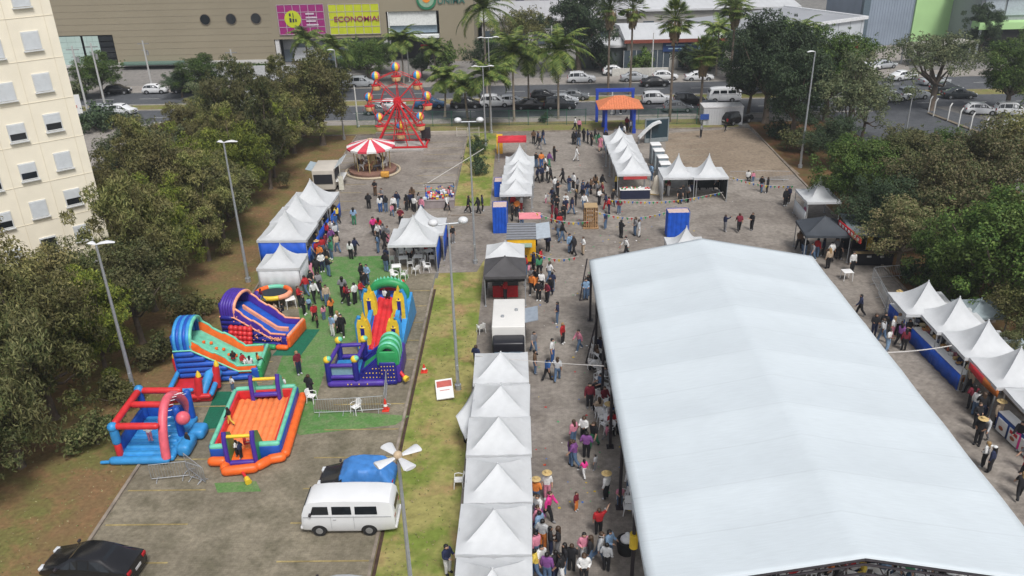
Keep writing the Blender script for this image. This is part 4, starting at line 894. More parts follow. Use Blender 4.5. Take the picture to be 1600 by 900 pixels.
# loose white flap leaning out towards the lamp post
fl = MB(); A = at(742, 602, 2.4); B_ = at(738, 660, 2.3); C_ = at(712, 650, 1.9); D_ = at(727, 688, 1.2); n = 8; vs = []
for i in range(n+1):
    for j in range(n+1):
        u, v = i/n, j/n; q = (A*(1-u)+B_*u)*(1-v)+(C_*(1-u)+D_*u)*v; vs.append(q+Vector((0, 0, -.18*math.sin(PI*v)+.05*math.sin(u*9))))
fl.v = vs
for i in range(n):
    for j in range(n): a = i*(n+1)+j; fl.f.append((a, a+1, a+n+2, a+n+1)); fl.m.append(0)
o = fl.build('awning_flap', WHITE, sharp=60); o.modifiers.new('s', 'SOLIDIFY').thickness = .012; tag(o, 'loose white awning flap leaning out over the grass beside the lamp post', 'awning')
# --- pagodas at the left of the lawn
for i, (px, py) in enumerate([(445, 328), (463, 303), (484, 280)]):
    c = at(px, py, 4.4); tent('party_tent', ['white peaked tent with blue side walls, front one of the left row', 'white peaked tent with blue side walls, middle one of the left row', 'white peaked tent with blue side walls, far one of the left row'][i], (c.x, c.y), 4.1, 3.9, 2.5, 4.4, rz=-.03, seed=10+i, walls=(('E', .3, 1.5), ('S', .2, 2.3)) if i == 0 else (('E', .3, 1.5),), group='white tents beside the left verge')
c = at(441, 380, 3.7); tent('walled_tent', 'smaller white tent closed by white cloth walls at the lawn corner', (c.x-.1, c.y-.3), 3.3, 2.8, 2.35, 3.75, seed=14, walls=(('S', .02, 2.3), ('E', .02, 2.3), ('W', .02, 2.3)), wallm=WHITE)
for i, (px, py) in enumerate([(645, 337), (657, 321)]):
    c = at(px, py, 4.3); tent('dining_tent', ['white peaked tent over plastic tables, front one', 'white peaked tent over plastic tables, rear one'][i], (c.x, c.y), 3.9, 3.6, 2.5, 4.3, seed=20+i, walls=(('E', .1, 2.3),))
# --- right column at the back of the plaza
for i in range(4):
    c0 = Vector((10.5-.06*i, 79.6+3.55*i, 0)); tent('craft_tent', ['white tent with a dark counter, nearest of the row before the gatehouse', 'second white tent of the row before the gatehouse', 'third white tent of the row before the gatehouse', 'farthest white tent of the row before the gatehouse'][i], (c0.x, c0.y), 3.3, 3.5, 2.5, 3.9, seed=30+i, wr=.04)
b = MB(); b.box((0, 0, .45), (2.9, .5, .9), 0); b.box((0, .15, .93), (3.0, .8, .05), 1); b.build('display_counter', [mat('counter_navy', (.015, .02, .05), .6), PLASW]); o = [x for x in bpy.data.objects if x.name.startswith('display_counter')][0]; o.location = (10.65, 77.9, 0); tag(o, 'navy skirted counter with wares at the front of the craft tent', 'counter')
rng = random.Random(8); b = MB()
for k in range(26): b.rbox((rng.uniform(-1.35, 1.35), rng.uniform(-.1, .4), 1.03), (.16, .12, .14), .03, k % 3)
o = b.build('wares', [mat('ware_red', (.5, .05, .04)), PLASW, mat('ware_green', (.1, .25, .08))]); o.location = (10.65, 77.9, 0); tag(o, 'small red white and green wares on the navy counter', 'goods')
b = MB(); b.box((0, 0, 0), (2.3, .06, .28)); o = b.build('red_pennant', mat('pennant_red', (.45, .05, .05))); o.location = (10.6, 77.75, 2.15); tag(o, 'red pennant strip hanging under the craft tent edge', 'banner')
for i, px in enumerate((1061, 1109)):
    c = at(px, 241, 4.3); tent('snack_tent', ['white peaked tent beside the portable toilets, left of the pair', 'white peaked tent at the open yard, right of the pair'][i], (c.x, c.y+.1), 3.35, 3.3, 2.45, 4.3, seed=40+i, p=2.8, walls=(('N', .3, 2.2), ('E' if i else 'W', .1, 2.3)), wallm=mat('dark_cloth', (.04, .045, .05), .8) if i else WHITE)
# --- tents of the far left column on the plaza
for i in range(4):
    y = 72.6+3.0*i; tent('kiosk_tent', ['white tent next to the blue booth, nearest of the far column', 'second white tent of the column behind the blue booths', 'third white tent of the column behind the blue booths', 'farthest white tent of the column, before the red awning'][i]+'', (-1.0+.12*i, y+1.6), 3.0, 2.95, 2.45, 3.4+.35*(i % 2)+(.4 if i == 3 else 0), seed=50+i, wr=.04)
c = at(800, 214, 2.6); tent('red_awning_tent', 'flat red awning tent at the far end of the kiosk column', (c.x, c.y+.2), 3.2, 2.2, 2.4, 2.7, seed=56, m=mat('red_cloth', (.62, .04, .06), .6, .1, 2, translucent=.2), p=1.2)
b = MB(); b.box((0, 0, 1.0), (.7, 1.2, 2.0)); o = b.build('yellow_cabinet', mat('cab_yellow', (.75, .42, .03), .5)); q = at(781, 238); o.location = (q.x, q.y, .01); tag(o, 'yellow cabinet beside the far white kiosk tent', 'cabinet')
# blue booths
def booth(px, py, w_, d_, h, label):
    q = at(px, py); t = thing('ticket_booth', label, 'booth', (q.x, q.y+d_/2, .01))
    b = MB(); n = 14
    for sx, sy, L, ax in ((0, -1, w_, 'x'), (0, 1, w_, 'x'), (-1, 0, d_, 'y'), (1, 0, d_, 'y')):
        vs = []
        for i in range(n+1):
            a = -L/2+L*i/n; o_ = .025*math.sin(i*2.2)
            for z in (0.02, h): vs.append((a, sy*(d_/2+o_), z) if ax == 'x' else (sx*(w_/2+o_), a, z))
        b.add(vs, [(2*i, 2*i+1, 2*i+3, 2*i+2) for i in range(n)])
    o = b.build('blue_curtain', BLUET, t, sharp=None); o.modifiers.new('s', 'SOLIDIFY').thickness = .012
    b = MB(); b.box((0, 0, h-.06), (w_-.1, d_-.1, .04)); b.build('top_sheet', mat('booth_top', (.55, .42, .38), .7), t)
    for sx in (-1, 1):
        for sy in (-1, 1): b = MB(); b.box((sx*w_/2*.96, sy*d_/2*.96, h/2), (.05, .05, h)); b.build('post', POLE, t)
booth(782, 365, 1.3, 1.6, 2.5, 'tall narrow booth closed with blue tarpaulin, nearest on the plaza edge')
booth(784, 308, 1.45, 1.5, 1.6, 'booth closed with blue tarpaulin directly before the kiosk tents')
q = at(1059, 372); booth(1059, 372, 1.9, 1.2, 2.35, 'blue tarpaulin wrapped cabin standing free on the plaza')
c = at(1073, 356, 3.6); tent('service_tent', 'small white peaked tent at the back of the giant marquee', (c.x, c.y), 3.0, 2.6, 2.3, 3.7, seed=61, p=2.6)
# black and white gazebos by the food truck
GREYC = mat('charcoal_cloth', (.075, .072, .075), .75, .12, 1.5, .1, translucent=.05)
c = at(790, 402, 3.3); tent('black_gazebo', 'charcoal gazebo with black side curtains behind the food truck', (c.x-.05, c.y+.05), 3.1, 3.2, 2.45, 3.35, m=GREYC, p=1.15, seed=62, walls=(('W', .1, 2.4), ('S', 2.0, 2.4)), wallm=mat('black_cloth', (.02, .02, .022), .8))
c = at(789, 379, 3.2); tent('white_gazebo', 'white gazebo between the charcoal gazebo and the grey roofed trailer', (c.x, c.y+.2), 3.0, 2.6, 2.4, 3.2, seed=63, p=1.3)
# red counter in black gazebo
b = MB(); b.box((0, 0, .5), (1.9, .6, 1.0), 0); b.box((0, 0, 1.02), (2.0, .7, .05), 1); o = b.build('red_counter', [mat('counter_red', (.5, .02, .03), .5), DARKM]); q = at(790, 462); o.location = (q.x, q.y, .01); tag(o, 'red counter under the front of the charcoal gazebo', 'counter')
# food truck (white roof, dark screen in front)
A = at(771, 466, 2.6); B_ = at(820, 466, 2.6); C_ = at(821, 517, 2.6)
ft = thing('food_truck', 'white food truck with a dark front and raised grey side hatch', 'food truck', ((A.x+B_.x)/2, (A.y+C_.y)/2, 0)); w_ = B_.x-A.x; L = A.y-C_.y
b = MB(); b.rbox((0, .35, 1.5), (w_, L-.7, 2.1), .08); b.build('body', mat('truck_white', (.70, .69, .66), .5, .05, 1, stain=.15), ft)
b = MB(); b.rbox((0, -L/2+.1, 1.15), (w_-.08, 1.2, 1.7), .15); b.rbox((0, .3, .42), (w_-.1, L-.6, .2), .03); b.build('cab', mat('cab_black', (.015, .015, .02), .35), ft)
b = MB(); b.box((0, -L/2-.42, 1.42), (w_-.35, .12, .75), rx=rad(-18)); b.build('windscreen', mat('screen_blue', (.12, .17, .22), .1), ft)
b = MB(); b.box((w_/2+.42, .2, 2.45), (.9, 2.0, .05), ry=rad(-12)); b.build('side_hatch', mat('hatch_grey', (.27, .31, .36), .4), ft)
b = MB(); b.box((w_/2+.015, .2, 1.75), (.05, 1.9, .9)); b.build('serving_window', mat('dark_inside', (.02, .02, .025), .6), ft)
b = MB()
for x, y in ((-.4, -.3), (.5, .6)): b.tube([(x, y, 2.54), (x, y, 2.66)], [.13, .11], 10)
b.build('roof_vent', POLE, ft)
for sx in (-1, 1):
    for y in (-1.2, 1.2): b = MB(); b.tube([(sx*(w_/2-.25), y, .32), (sx*(w_/2-.02), y, .32)], .32, 14); b.build('wheel', RUB, ft)
# striped grey roofed yellow trailer with fold out hatch, pink box behind
A = at(793, 348, 2.5); B_ = at(837, 371, 2.5)
tr = thing('snack_trailer', 'yellow snack trailer with a ribbed grey roof and open silver hatch', 'trailer', ((A.x+B_.x)/2, (A.y+B_.y)/2, 0)); w_ = B_.x-A.x; L = A.y-B_.y
b = MB(); b.rbox((0, 0, 1.35), (w_, L, 2.0), .06); b.build('body', mat('trailer_yellow', (.78, .42, .015), .45, .08, 2), tr)
b = MB(); b.box((0, 0, 2.4), (w_+.1, L+.1, .08), 0)
for k in range(6): b.box((0, -L/2+L*(k+.5)/6, 2.46), (w_+.1, .05, .05), 1)
b.build('roof', [mat('roof_grey', (.22, .23, .25), .5), mat('roof_rib', (.12, .12, .13), .5)], tr)
b = MB(); b.box((w_/2+.6, 0, 2.42), (1.2, L, .05), ry=rad(-8)); b.build('hatch', mat('hatch_silver', (.42, .47, .52), .35), tr)
b = MB(); b.box((.05, -L/2-.4, 2.0), (1.6, .8, .05), 0); b.build('green_shelf', mat('shelf_green', (.25, .36, .30), .6), tr)
for sx in (-1, 1): b = MB(); b.tube([(sx*(w_/2-.2), 0, .3), (sx*(w_/2+.01), 0, .3)], .3, 12); b.build('wheel', RUB, tr)
q = at(828, 340, 2.1); t = thing('pink_stand', 'stand with a pink cloth roof beside the snack trailer', 'stand', (q.x, q.y+.4, .01)); b = MB(); b.box((0, 0, 2.1), (1.9, 1.5, .06)); b.build('pink_roof', mat('pink_cloth', (.75, .25, .28), .7, .1, 2), t)
b = MB(); b.box((0, 0, .55), (1.6, 1.1, 1.1)); b.build('counter', mat('counter_grey', (.3, .3, .32), .6), t)
for sx in (-1, 1):
    for sy in (-1, 1): b = MB(); b.box((sx*.9, sy*.7, 1.05), (.05, .05, 2.1)); b.build('pole', POLE, t)
# --- right side: white food tents along the marquee passage
ST = [(1452, 436), (1501, 461), (1546, 497), (1597, 539)]
SLB = ['white pagoda tent nearest the black stall, right food row', 'white pagoda tent second along the right food row', 'white pagoda tent third along the right food row', 'white pagoda tent with the red banner, right food row', 'white pagoda tent at the right picture edge, front of the food row']
for i in range(5):
    if i < 4: c = at(*ST[i], 4.1)
    else: c = c+Vector((.3, -3.4, 0))
    tent('food_tent', SLB[i], (c.x, c.y), 3.6, 3.3, 2.35, 3.95, rz=-.02, seed=70+i, p=2.0, group='white tents of the right food row')
for i, (px, py) in enumerate([(1528, 470), (1590, 535)]):
    c = at(px, py, 2.9); tent('grey_tent', ['grey flat tent half hidden behind the second food tent', 'grey flat tent behind the third food tent'][i], (c.x+.4, c.y+.3), 2.6, 2.6, 2.2, 2.9, seed=80+i, m=mat('grey_cloth', (.30, .36, .38), .6, .1, 1, translucent=.1), p=1.3)
# long counters with blue skirt
def skirt_counter(a, b_, label, m, top=PLASW, h=1.1, dep=.6):
    a = Vector(a); b_ = Vector(b_); d_ = (b_-a); L = d_.length; ang_ = math.atan2(d_.y, d_.x); t = thing('food_counter', label, 'counter', ((a.x+b_.x)/2, (a.y+b_.y)/2, .012), ang_)
    q = MB(); n = int(L*6); vs = []
    for i in range(n+1):
        for z in (.02, h-.02): vs.append((-L/2+L*i/n, -dep/2-.03-.03*math.sin(i*1.3)*(1-z/h), z))
    q.add(vs, [(2*i, 2*i+1, 2*i+3, 2*i+2) for i in range(n)]); o = q.build('skirt', m, t, sharp=60); o.modifiers.new('s', 'SOLIDIFY').thickness = .015
    q = MB(); q.box((0, 0, h), (L, dep, .04)); q.build('table_top', top, t)
    q = MB()
    for i in range(int(L/1.5)+1): q.box((-L/2+.1+(L-.2)*i/max(1, int(L/1.5)), dep/2-.1, h/2-.02), (.05, .05, h-.06))
    q.build('legs', POLE, t)
    return t
A = at(1393, 496); B_ = at(1424, 530); skirt_counter(A, B_, 'short blue skirted counter before the first right food tents', BLUET)
A = at(1427, 534); B_ = at(1503, 610); skirt_counter(A, B_, 'long blue skirted counter along the right food tents', BLUET)
A = at(1553, 668); B_ = at(1610, 722); cnt = skirt_counter(A+Vector((.3, 0, 0)), B_+Vector((.3, 0, 0)), 'counter fronted with white food posters at the right edge', mat('poster_navy', (.02, .06, .22), .6))
L = (B_-A).length
for i in range(3):
    q = MB(); x = L/2-.55-i*.98; q.box((x, -.40, .5), (.78, .04, .82), 0); q.ball((x, -.44, .42), .16, 1, 8, (1.2, .25, .7)); q.box((x, -.425, .72), (.6, .01, .2), 2 if i == 1 else 0)
    q.build('food_poster', [PLASW, mat('poster_brown', (.30, .09, .04), .6), mat('poster_red', (.6, .03, .05), .6)], cnt)
A = at(1516, 566, 2.3); B_ = at(1561, 612, 2.2); b = MB(); n = 12
for i in range(n+1):
    u = i/n; q = A.lerp(B_, u); sg = .12*math.sin(PI*u); b.v += [(q.x, q.y, q.z+.02-sg*.3), (q.x-.02, q.y, q.z-.38-sg)]
for i in range(n): b.f.append((2*i, 2*i+1, 2*i+3, 2*i+2)); b.m.append(0 if i < 6 else 1)
o = b.build('red_banner', [mat('banner_red', (.6, .03, .04), .6), mat('banner_orange', (.55, .16, .03), .6)], sharp=60); o.modifiers.new('s', 'SOLIDIFY').thickness = .01; tag(o, 'red and orange banner hung along the edge of the fourth food tent', 'banner')
# goods on the long counter
rng = random.Random(12)
for k in range(16):
    A = at(1403, 500).lerp(at(1503, 605), (k+.5)/16)+Vector((.34+rng.uniform(-.1, .1), 0, 0)); b = MB(); kind = k % 4
    if kind == 0: b.lathe((0, 0, 0), [(.02, 0), (.15, .01), (.17, .1), (.15, .16), (.05, .16)], 12)
    elif kind == 1: b.rbox((0, 0, .09), (.34, .24, .18), .03)
    elif kind == 2:
        b.rbox((0, 0, .03), (.45, .3, .05), .02)
        for j in range(6): b.ball((-.15+.15*(j % 3), -.07+.14*(j//3), .09), .06, 1, 8)
    else: b.tube([(0, 0, 0), (0, 0, .2), (0, 0, .26), (0, 0, .32)], [.07, .07, .03, .025], 10)
    o = b.build('food_tray' if kind == 2 else ('pot' if kind == 0 else ('carton' if kind == 1 else 'bottle')), [mat('goods%d' % (k % 5), [(.6, .5, .3), (.5, .15, .08), (.65, .65, .62), (.45, .30, .12), (.12, .14, .2)][k % 5], .5), mat('bread', (.5, .28, .1), .7)])
    o.location = (A.x-.25, A.y, 1.14); tag(o, f'{["cream pot", "carton", "tray of food", "bottle"][kind]} on the blue skirted counters at right, {ORD[k]} item from the far end', ['pot', 'carton', 'tray', 'bottle'][kind])
# black pop-up stalls at the right
BLKC = mat('black_canopy', (.05, .058, .07), .7, .12, 1.2, .1, translucent=.03)
c = at(1300, 338, 3.3); tent('black_tent', 'black pop up tent beside the back right corner of the marquee', (c.x-.6, c.y-.1), 3.6, 3.4, 2.35, 3.35, rz=-.06, m=BLKC, p=1.2, seed=90)
c = at(1360, 352, 2.7); t = thing('snack_stall', 'black snack stall with a grey slanted roof under the trees', 'stall', (c.x-.3, c.y, .01), -.05)
b = MB(); b.box((0, 0, 2.65), (3.4, 3.8, .08), ry=rad(6), rx=rad(5)); b.build('roof', mat('slate_roof', (.13, .16, .18), .5, .15, 1), t)
b = MB(); b.box((.3, -1.6, .55), (3.0, .6, 1.1)); b.box((.2, 1.5, 1.2), (3.0, .1, 2.4)); b.box((1.7, 0, 1.2), (.1, 3.0, 2.4)); b.build('counter_and_walls', mat('stall_black', (.018, .018, .025), .6), t)
b = MB(); b.box((.2, -1.95, 1.14), (3.1, .4, .05)); b.build('shelf', mat('shelf_brown', (.22, .16, .08), .6), t)
for sx in (-1.6, 1.6):
    for sy in (-1.8, 1.8): b = MB(); b.box((sx, sy, 1.3), (.06, .06, 2.6)); b.build('pole', DARKM, t)
b = MB(); b.box((-.1, -1.92, .78), (.35, .04, .14)); b.box((.9, -1.92, .78), (.3, .04, .14)); b.build('stickers', PLASW, t)
A = at(1311, 347, 2.7); B_ = at(1345, 378, 2.6); t = thing('red_sign', 'long red sign board between the black tent and the snack stall', 'sign', (A+B_)/2, math.atan2(B_.y-A.y, B_.x-A.x)); L = (B_-A).length
b = MB(); b.box((0, 0, 0), (L, .1, .45)); b.build('board', mat('sign_bright_red', (.55, .02, .03), .5), t)
b = MB()
for k in range(7): b.box((-L/2+.4+k*(L-.8)/6, -.07 if False else .07, .02), (.26, .03, .2)); b.box((-L/2+.4+k*(L-.8)/6, -.07, .02), (.26, .03, .2))
b.build('white_marks', PLASW, t)
q = at(1349, 408); t = thing('feather_flag', 'yellow and white feather flag in front of the snack stall', 'flag', (q.x, q.y, 0)); b = MB(); b.tube([(0, 0, 0), (0, 0, 2.3), (.15, 0, 2.6)], .02, 6); b.lathe((0, 0, 0), [(.25, 0), (.25, .04)], 10); b.build('pole', POLE, t)
b = MB(); b.add([(.03, 0, .5), (.4, .02, .7), (.5, .02, 2.2), (.18, 0, 2.6), (.03, 0, 2.3), (.03, 0, 1.5), (.45, .03, 1.5)], [(0, 1, 6, 5), (5, 6, 2, 3, 4)]); o = b.build('sail', mat('flag_yellow', (.75, .5, .03), .6), t, sharp=None); o.modifiers.new('s', 'SOLIDIFY').thickness = .01
q = at(1255, 268, 4.1); tent('corner_gazebo', 'small white gazebo with a pink poster at the right edge of the plaza', (q.x+1.1, q.y-1.5), 3.0, 3.6, 2.35, 4.0, seed=95, p=2.7, walls=(('W', .1, 1.4),), wallm=WHITE)
q = at(1259, 345); b = MB(); b.box((0, 0, .8), (.08, 1.0, 1.2), 0); b.ball((-.05, 0, .8), .4, 1, 16, (.12, 1, 1)); o = b.build('pink_poster', [PLASW, mat('poster_pink', (.6, .18, .3), .6)]); o.location = (q.x, q.y+.4, .02); tag(o, 'white poster with a round pink picture by the black tent', 'poster')
# ================================================================== INFLATABLES AND RIDES
VM = [V[k] for k in ('red', 'blue', 'lblue', 'orange', 'green', 'mint', 'yellow', 'purple', 'navy', 'peach', 'pink', 'pad', 'white')]
VI = {k: i for i, k in enumerate(('red', 'blue', 'lblue', 'orange', 'green', 'mint', 'yellow', 'purple', 'navy', 'peach', 'pink', 'pad', 'white'))}
def bb(n, b, t): return b.build(n, VM, t, sharp=50)
def puffs(b, a, c, r, n, m, z0=None):
    """row of side by side puffs between two points (an air mattress edge)"""
    a = Vector(a); c = Vector(c)
# (1) red and blue tube arena, lower left
p = at(182, 724); q = at(290, 722); ang_ = math.atan2(q.y-p.y, q.x-p.x)
t = thing('bouncy_arena', 'red and light blue inflatable arena with tube frame and webbed arch', 'bouncy castle', (p.x, p.y, .02), ang_); W_, D_, H_ = 3.9, 4.9, 2.75
b = MB(); b.rbox((W_/2, D_/2, .22), (W_, D_, .44), .18, VI['lblue'])
for k in range(7): b.ptube((.3, .4+k*.68, .42), (W_-.3, .4+k*.68, .42), .2, VI['lblue'])
bb('floor', b, t)
b = MB(); b.ptube((-.35, -.1, .28), (W_-.2, -.1, .28), .28, VI['lblue']); b.ptube((-1.0, -.1, .14), (-.2, -.1, .18), .12, VI['lblue']); bb('front_bumper', b, t)
b = MB()
for x, y in ((.25, D_-.3), (W_-.3, D_-.3), (W_-.3, D_*.5)): b = MB(); b.ptube((x, y, .3), (x, y, H_), .25, VI['blue']); bb('corner_post', b, t)
b = MB(); b.ptube((.25, .3, .3), (.25, .3, 1.5), .24, VI['red']); b.ptube((.25, .3, 1.3), (.25, .3, H_+.1), .29, VI['lblue']); bb('corner_post', b, t)
b = MB(); b.ptube((.25, .5, H_), (.25, D_-.4, H_+.05), .24, VI['red']); b.ball((.25, D_-.3, H_+.1), .33, VI['lblue']); b.ball((.25, .25, H_-.02), .34, VI['lblue']); bb('side_rail', b, t)
for y in (.3, D_*.58, D_-.3): b = MB(); b.ptube((.4, y, H_), (W_-.6, y, H_-.05), .23, VI['red']); bb('cross_tube', b, t)
b = MB(); pts = [(W_-.45-.25*math.sin(k/14*PI), -.05+(D_+.0)*k/14, .35+(H_+.35)*math.sin(PI*(k/14))**.55) for k in range(15)]; b.tube(pts, [.3]*15, 12, VI['pink']); bb('webbed_arch', b, t)
b = MB()
for k in range(14): b.tube([(W_-.8, pts[k][1], pts[k][2]), (W_-.15, pts[k][1]+.3, pts[k][2])], .02, 4, VI['white'])
bb('web_lines', b, t)
b = MB(); b.ball((W_+.25, D_*.42, 2.1), .48, VI['pink'], 14); bb('ball', b, t)
b = MB(); b.rbox((W_+.5, D_*.25, .5), (.9, 1.8, .9), .3, VI['lblue']); b.rbox((W_+.7, D_*.6, .4), (1.1, 1.3, .8), .3, VI['lblue']); bb('side_steps', b, t)
b = MB(); b.rbox((.14, D_/2, .85), (.26, D_-1.0, 1.0), .12, VI['blue']); b.rbox((W_/2, D_-.12, .85), (W_-.8, .26, 1.0), .12, VI['blue']); bb('inner_walls', b, t)
# (2) small red and blue castle behind it
p = at(262, 632); q = at(325, 642); t = thing('small_bouncy_castle', 'small red and blue inflatable with yellow tipped posts behind the arena', 'bouncy castle', (p.x, p.y, .015), rad(4)); W_, D_ = 2.7, 2.6
b = MB(); b.rbox((W_/2, D_/2, .2), (W_, D_, .4), .15, VI['red']); bb('floor', b, t)
b = MB()
for i, (x, y) in enumerate(((.1, D_), (W_*.62, D_+.1), (W_*.72, .1), (W_, D_*.5))): b = MB(); b.tube([(x, y, .3), (x+(.15 if i else -.1), y, 1.6), (x+(.2 if i else -.1), y, 1.85)], [.26, .22, .15], 10, VI['red']); b.lathe((x+(.22 if i else -.1), y, 1.8), [(.17, 0), (.14, .18), (.02, .4)], 10, VI['yellow']); bb('post', b, t)
b = MB(); b.ptube((.1, D_, .95), (W_*.62, D_, .95), .15, VI['lblue']); b.ptube((0, .1, .55), (.1, D_, .85), .15, VI['lblue']); b.ptube((0, .0, .45), (W_, .0, .45), .16, VI['red']); b.ptube((W_, 0, .5), (W_, D_, .8), .16, VI['lblue']); b.ptube((.3, .3, .75), (W_*.6, .3, .75), .12, VI['lblue']); bb('rails', b, t)
b = MB(); b.tube([(W_*.75, .2, .3), (W_*.9, 1.2, 1.3), (W_*1.0, 2.0, 1.2)], [.28, .28, .2], 10, VI['lblue']); bb('slide_hump', b, t)
# (3,4) big slides: local x runs down the slide, tower at x=0
def big_slide(label, p, rz, L, W_, H_, c, extra=None):
    t = thing('inflatable_slide', label, 'inflatable slide', (p.x, p.y, .02), rz); body, stripe, floor, wall, trim, end = [VI[x] for x in c]
    tw = 1.35; prof = [(0, 0), (0, H_*.58), (tw, H_*.58), (L*.71, .52), (L, .52), (L, 0)]
    b = MB(); b.xprism(prof, .12, W_-.12, body); bb('base', b, t)
    b = MB()
    for s, y in ((-1, .12), (1, W_-.12)):
        for k in range(6): z = .25+k*.45; x1 = min(L, tw+(L*.78-tw)*max(0, (H_*.6-z))/(H_*.6-.75)) if z < H_*.6 else tw; b.ptube((.1, y, z), (max(x1-.3, .8), y, z), .23, body)
    bb('side_puffs', b, t)
    b = MB(); n = 26
    def sz(x): return H_*.60 if x < tw else max(.62, H_*.60-(x-tw)/(L*.72-tw)*(H_*.60-.62))
    for k in range(4):
        y0 = .45+(W_-.9)*k/4; y1 = .45+(W_-.9)*(k+1)/4; r = []
        for i in range(n+1): x = .3+(L-.6)*i/n; z = sz(x)+.05; r.append([Vector((x, y0, z)), Vector((x, (y0+y1)/2, z+.10)), Vector((x, y1, z)), Vector((x, (y0+y1)/2, z-.2))])
        b.loft(r, floor)
    bb('slide_bed', b, t)
    for y in (.26, W_-.26):
        b = MB(); r = []
        for i in range(n+1):
            x = tw-.1+(L-.15-tw)*i/n; z = sz(x); h = .62+(.14 if (i//5) % 2 == 0 else 0) if x < L*.72 else .5
            r.append([Vector((x, y-.17, z)), Vector((x, y-.19, z+h*.5)), Vector((x, y-.12, z+h)), Vector((x, y+.12, z+h)), Vector((x, y+.19, z+h*.5)), Vector((x, y+.17, z))])
        b.loft(r, wall); bb('side_wall', b, t)
        b = MB(); pts = [Vector((tw-.1+(L-.15-tw)*i/n, y, sz(tw-.1+(L-.15-tw)*i/n)+(.68+(.14 if (i//5) % 2 == 0 else 0) if tw-.1+(L-.15-tw)*i/n < L*.72 else .55))) for i in range(n+1)]; b.tube(pts, .09, 8, trim)
        b.tube([(0.05, y-.2*(1 if y < 1 else -1), H_*.6), (tw, y-.2*(1 if y < 1 else -1), H_*.6), (L*.74, y-.2*(1 if y < 1 else -1), .8), (L, y-.2*(1 if y < 1 else -1), .78)], .07, 8, trim); bb('trim', b, t)
    # arched canopy over the platform: puffs run over the arch
    b = MB(); hz = H_*.60
    for k in range(5):
        x = .12+tw*.9*k/5; pts = []
        for i in range(13): a = PI*i/12; pts.append((x+.12, W_/2-(W_/2-.2)*math.cos(a), hz+.55+(H_-hz-.75)*math.sin(a)))
        pts = [(x+.12, .2, hz-.05)]+pts+[(x+.12, W_-.2, hz-.05)]; b.tube(pts, .17, 8, stripe if k % 2 == 0 else VI['blue' if body != VI['navy'] else 'purple'])
    bb('arched_canopy', b, t)
    b = MB(); pts = [(tw+.05, W_/2-(W_/2-.2)*math.cos(PI*i/12), hz+.55+(H_-hz-.75)*math.sin(PI*i/12)) for i in range(13)]; b.tube([(tw+.05, .2, hz)]+pts+[(tw+.05, W_-.2, hz)], .14, 8, trim); bb('canopy_rim', b, t)
    b = MB(); b.rbox((.06, W_/2, hz+.5), (.2, W_-.5, 1.3), .08, body); bb('back_wall', b, t)
    b = MB(); b.rbox((L-.0, W_/2, .55), (.34, W_, 1.1), .15, end); b.ptube((L, .1, 1.1), (L, W_-.1, 1.1), .13, trim); b.rbox((L-.35, .15, .5), (.6, .34, 1.0), .14, body); b.rbox((L-.35, W_-.15, .5), (.6, .34, 1.0), .14, body); bb('end_wall', b, t)
    if extra: extra(t, b, sz)
    return t
def ex1(t, b, sz):
    for k in range(7): b = MB(); b.rbox((1.9+k*.42, 1.7+(.25 if k % 2 else -.1), sz(1.9+k*.42)+.22), (.22, .22, .2), .06, VI['orange']); bb('bed_bump', b, t)
p = at(280, 601); big_slide('big blue inflatable slide with orange side walls and a blue striped arch', p, rad(5), 6.1, 3.6, 4.7, ('blue', 'lblue', 'mint', 'orange', 'mint', 'green'), ex1)
def ex2(t, b, sz):
    b = MB(); rng = random.Random(2)
    for k in range(70):
        x = rng.uniform(1.3, 5.6); z = rng.uniform(.6, max(.7, sz(x)-.1+.5)); b.ball((x, -.12 if z < sz(x)-.1 else .03, z), .055, VI['peach'], 6)
    bb('star_dots', b, t)
    b = MB()
    for i in range(5):
        for j in range(5): b.ball((1.2+i*.42, -.38-.12*(4-j), .3+j*.38), .27, VI['red'], 8)
    bb('red_bulge', b, t)
    b = MB(); b.ptube((2.8, -.35, .22), (5.0, -.3, .22), .24, VI['green']); b.ptube((5.0, -.3, .22), (6.1, -.25, .22), .24, VI['orange']); bb('bumper', b, t)
    b = MB(); r = []
    for i in range(24): x = 1.4+3.9*i/23; z = sz(x); r.append([Vector((x, 1.62, z)), Vector((x, 1.62, z+.42)), Vector((x, 1.86, z+.42)), Vector((x, 1.86, z))])
    b.loft(r, VI['peach']); bb('lane_divider', b, t)
p = at(350, 537); big_slide('purple inflatable slide with peach edges, dotted side and red bulge', p, rad(-10), 6.0, 3.5, 4.3, ('navy', 'purple', 'blue', 'purple', 'peach', 'orange'), ex2)
# (5) round inflatable trampoline pool
p = at(428, 480); t = thing('round_trampoline', 'round trampoline with a multicoloured padded rim behind the purple slide', 'trampoline', (p.x, p.y+.4, .4), 0); b = MB(); cs = ['orange', 'mint', 'orange', 'purple', 'yellow', 'peach']
for k in range(6): b.tube([(1.25*math.cos(a), 1.05*math.sin(a), .62) for a in [2*PI*(k+i/5)/6 for i in range(6)]], .19, 8, VI[cs[k]])
bb('rim', b, t)
b = MB(); b.lathe((0, 0, .55), [(.02, 0), (1.15, .0), (1.15, .04), (.02, .05)], 24, 0, 1, .86); b.build('mat', mat('mat_black', (.02, .03, .04), .7), t)
b = MB()
for k in range(6): a = k*PI/3; b.tube([(1.2*math.cos(a), 1.0*math.sin(a), .55), (1.25*math.cos(a), 1.05*math.sin(a), -.38)], .04, 6)
b.build('legs', POLE, t)
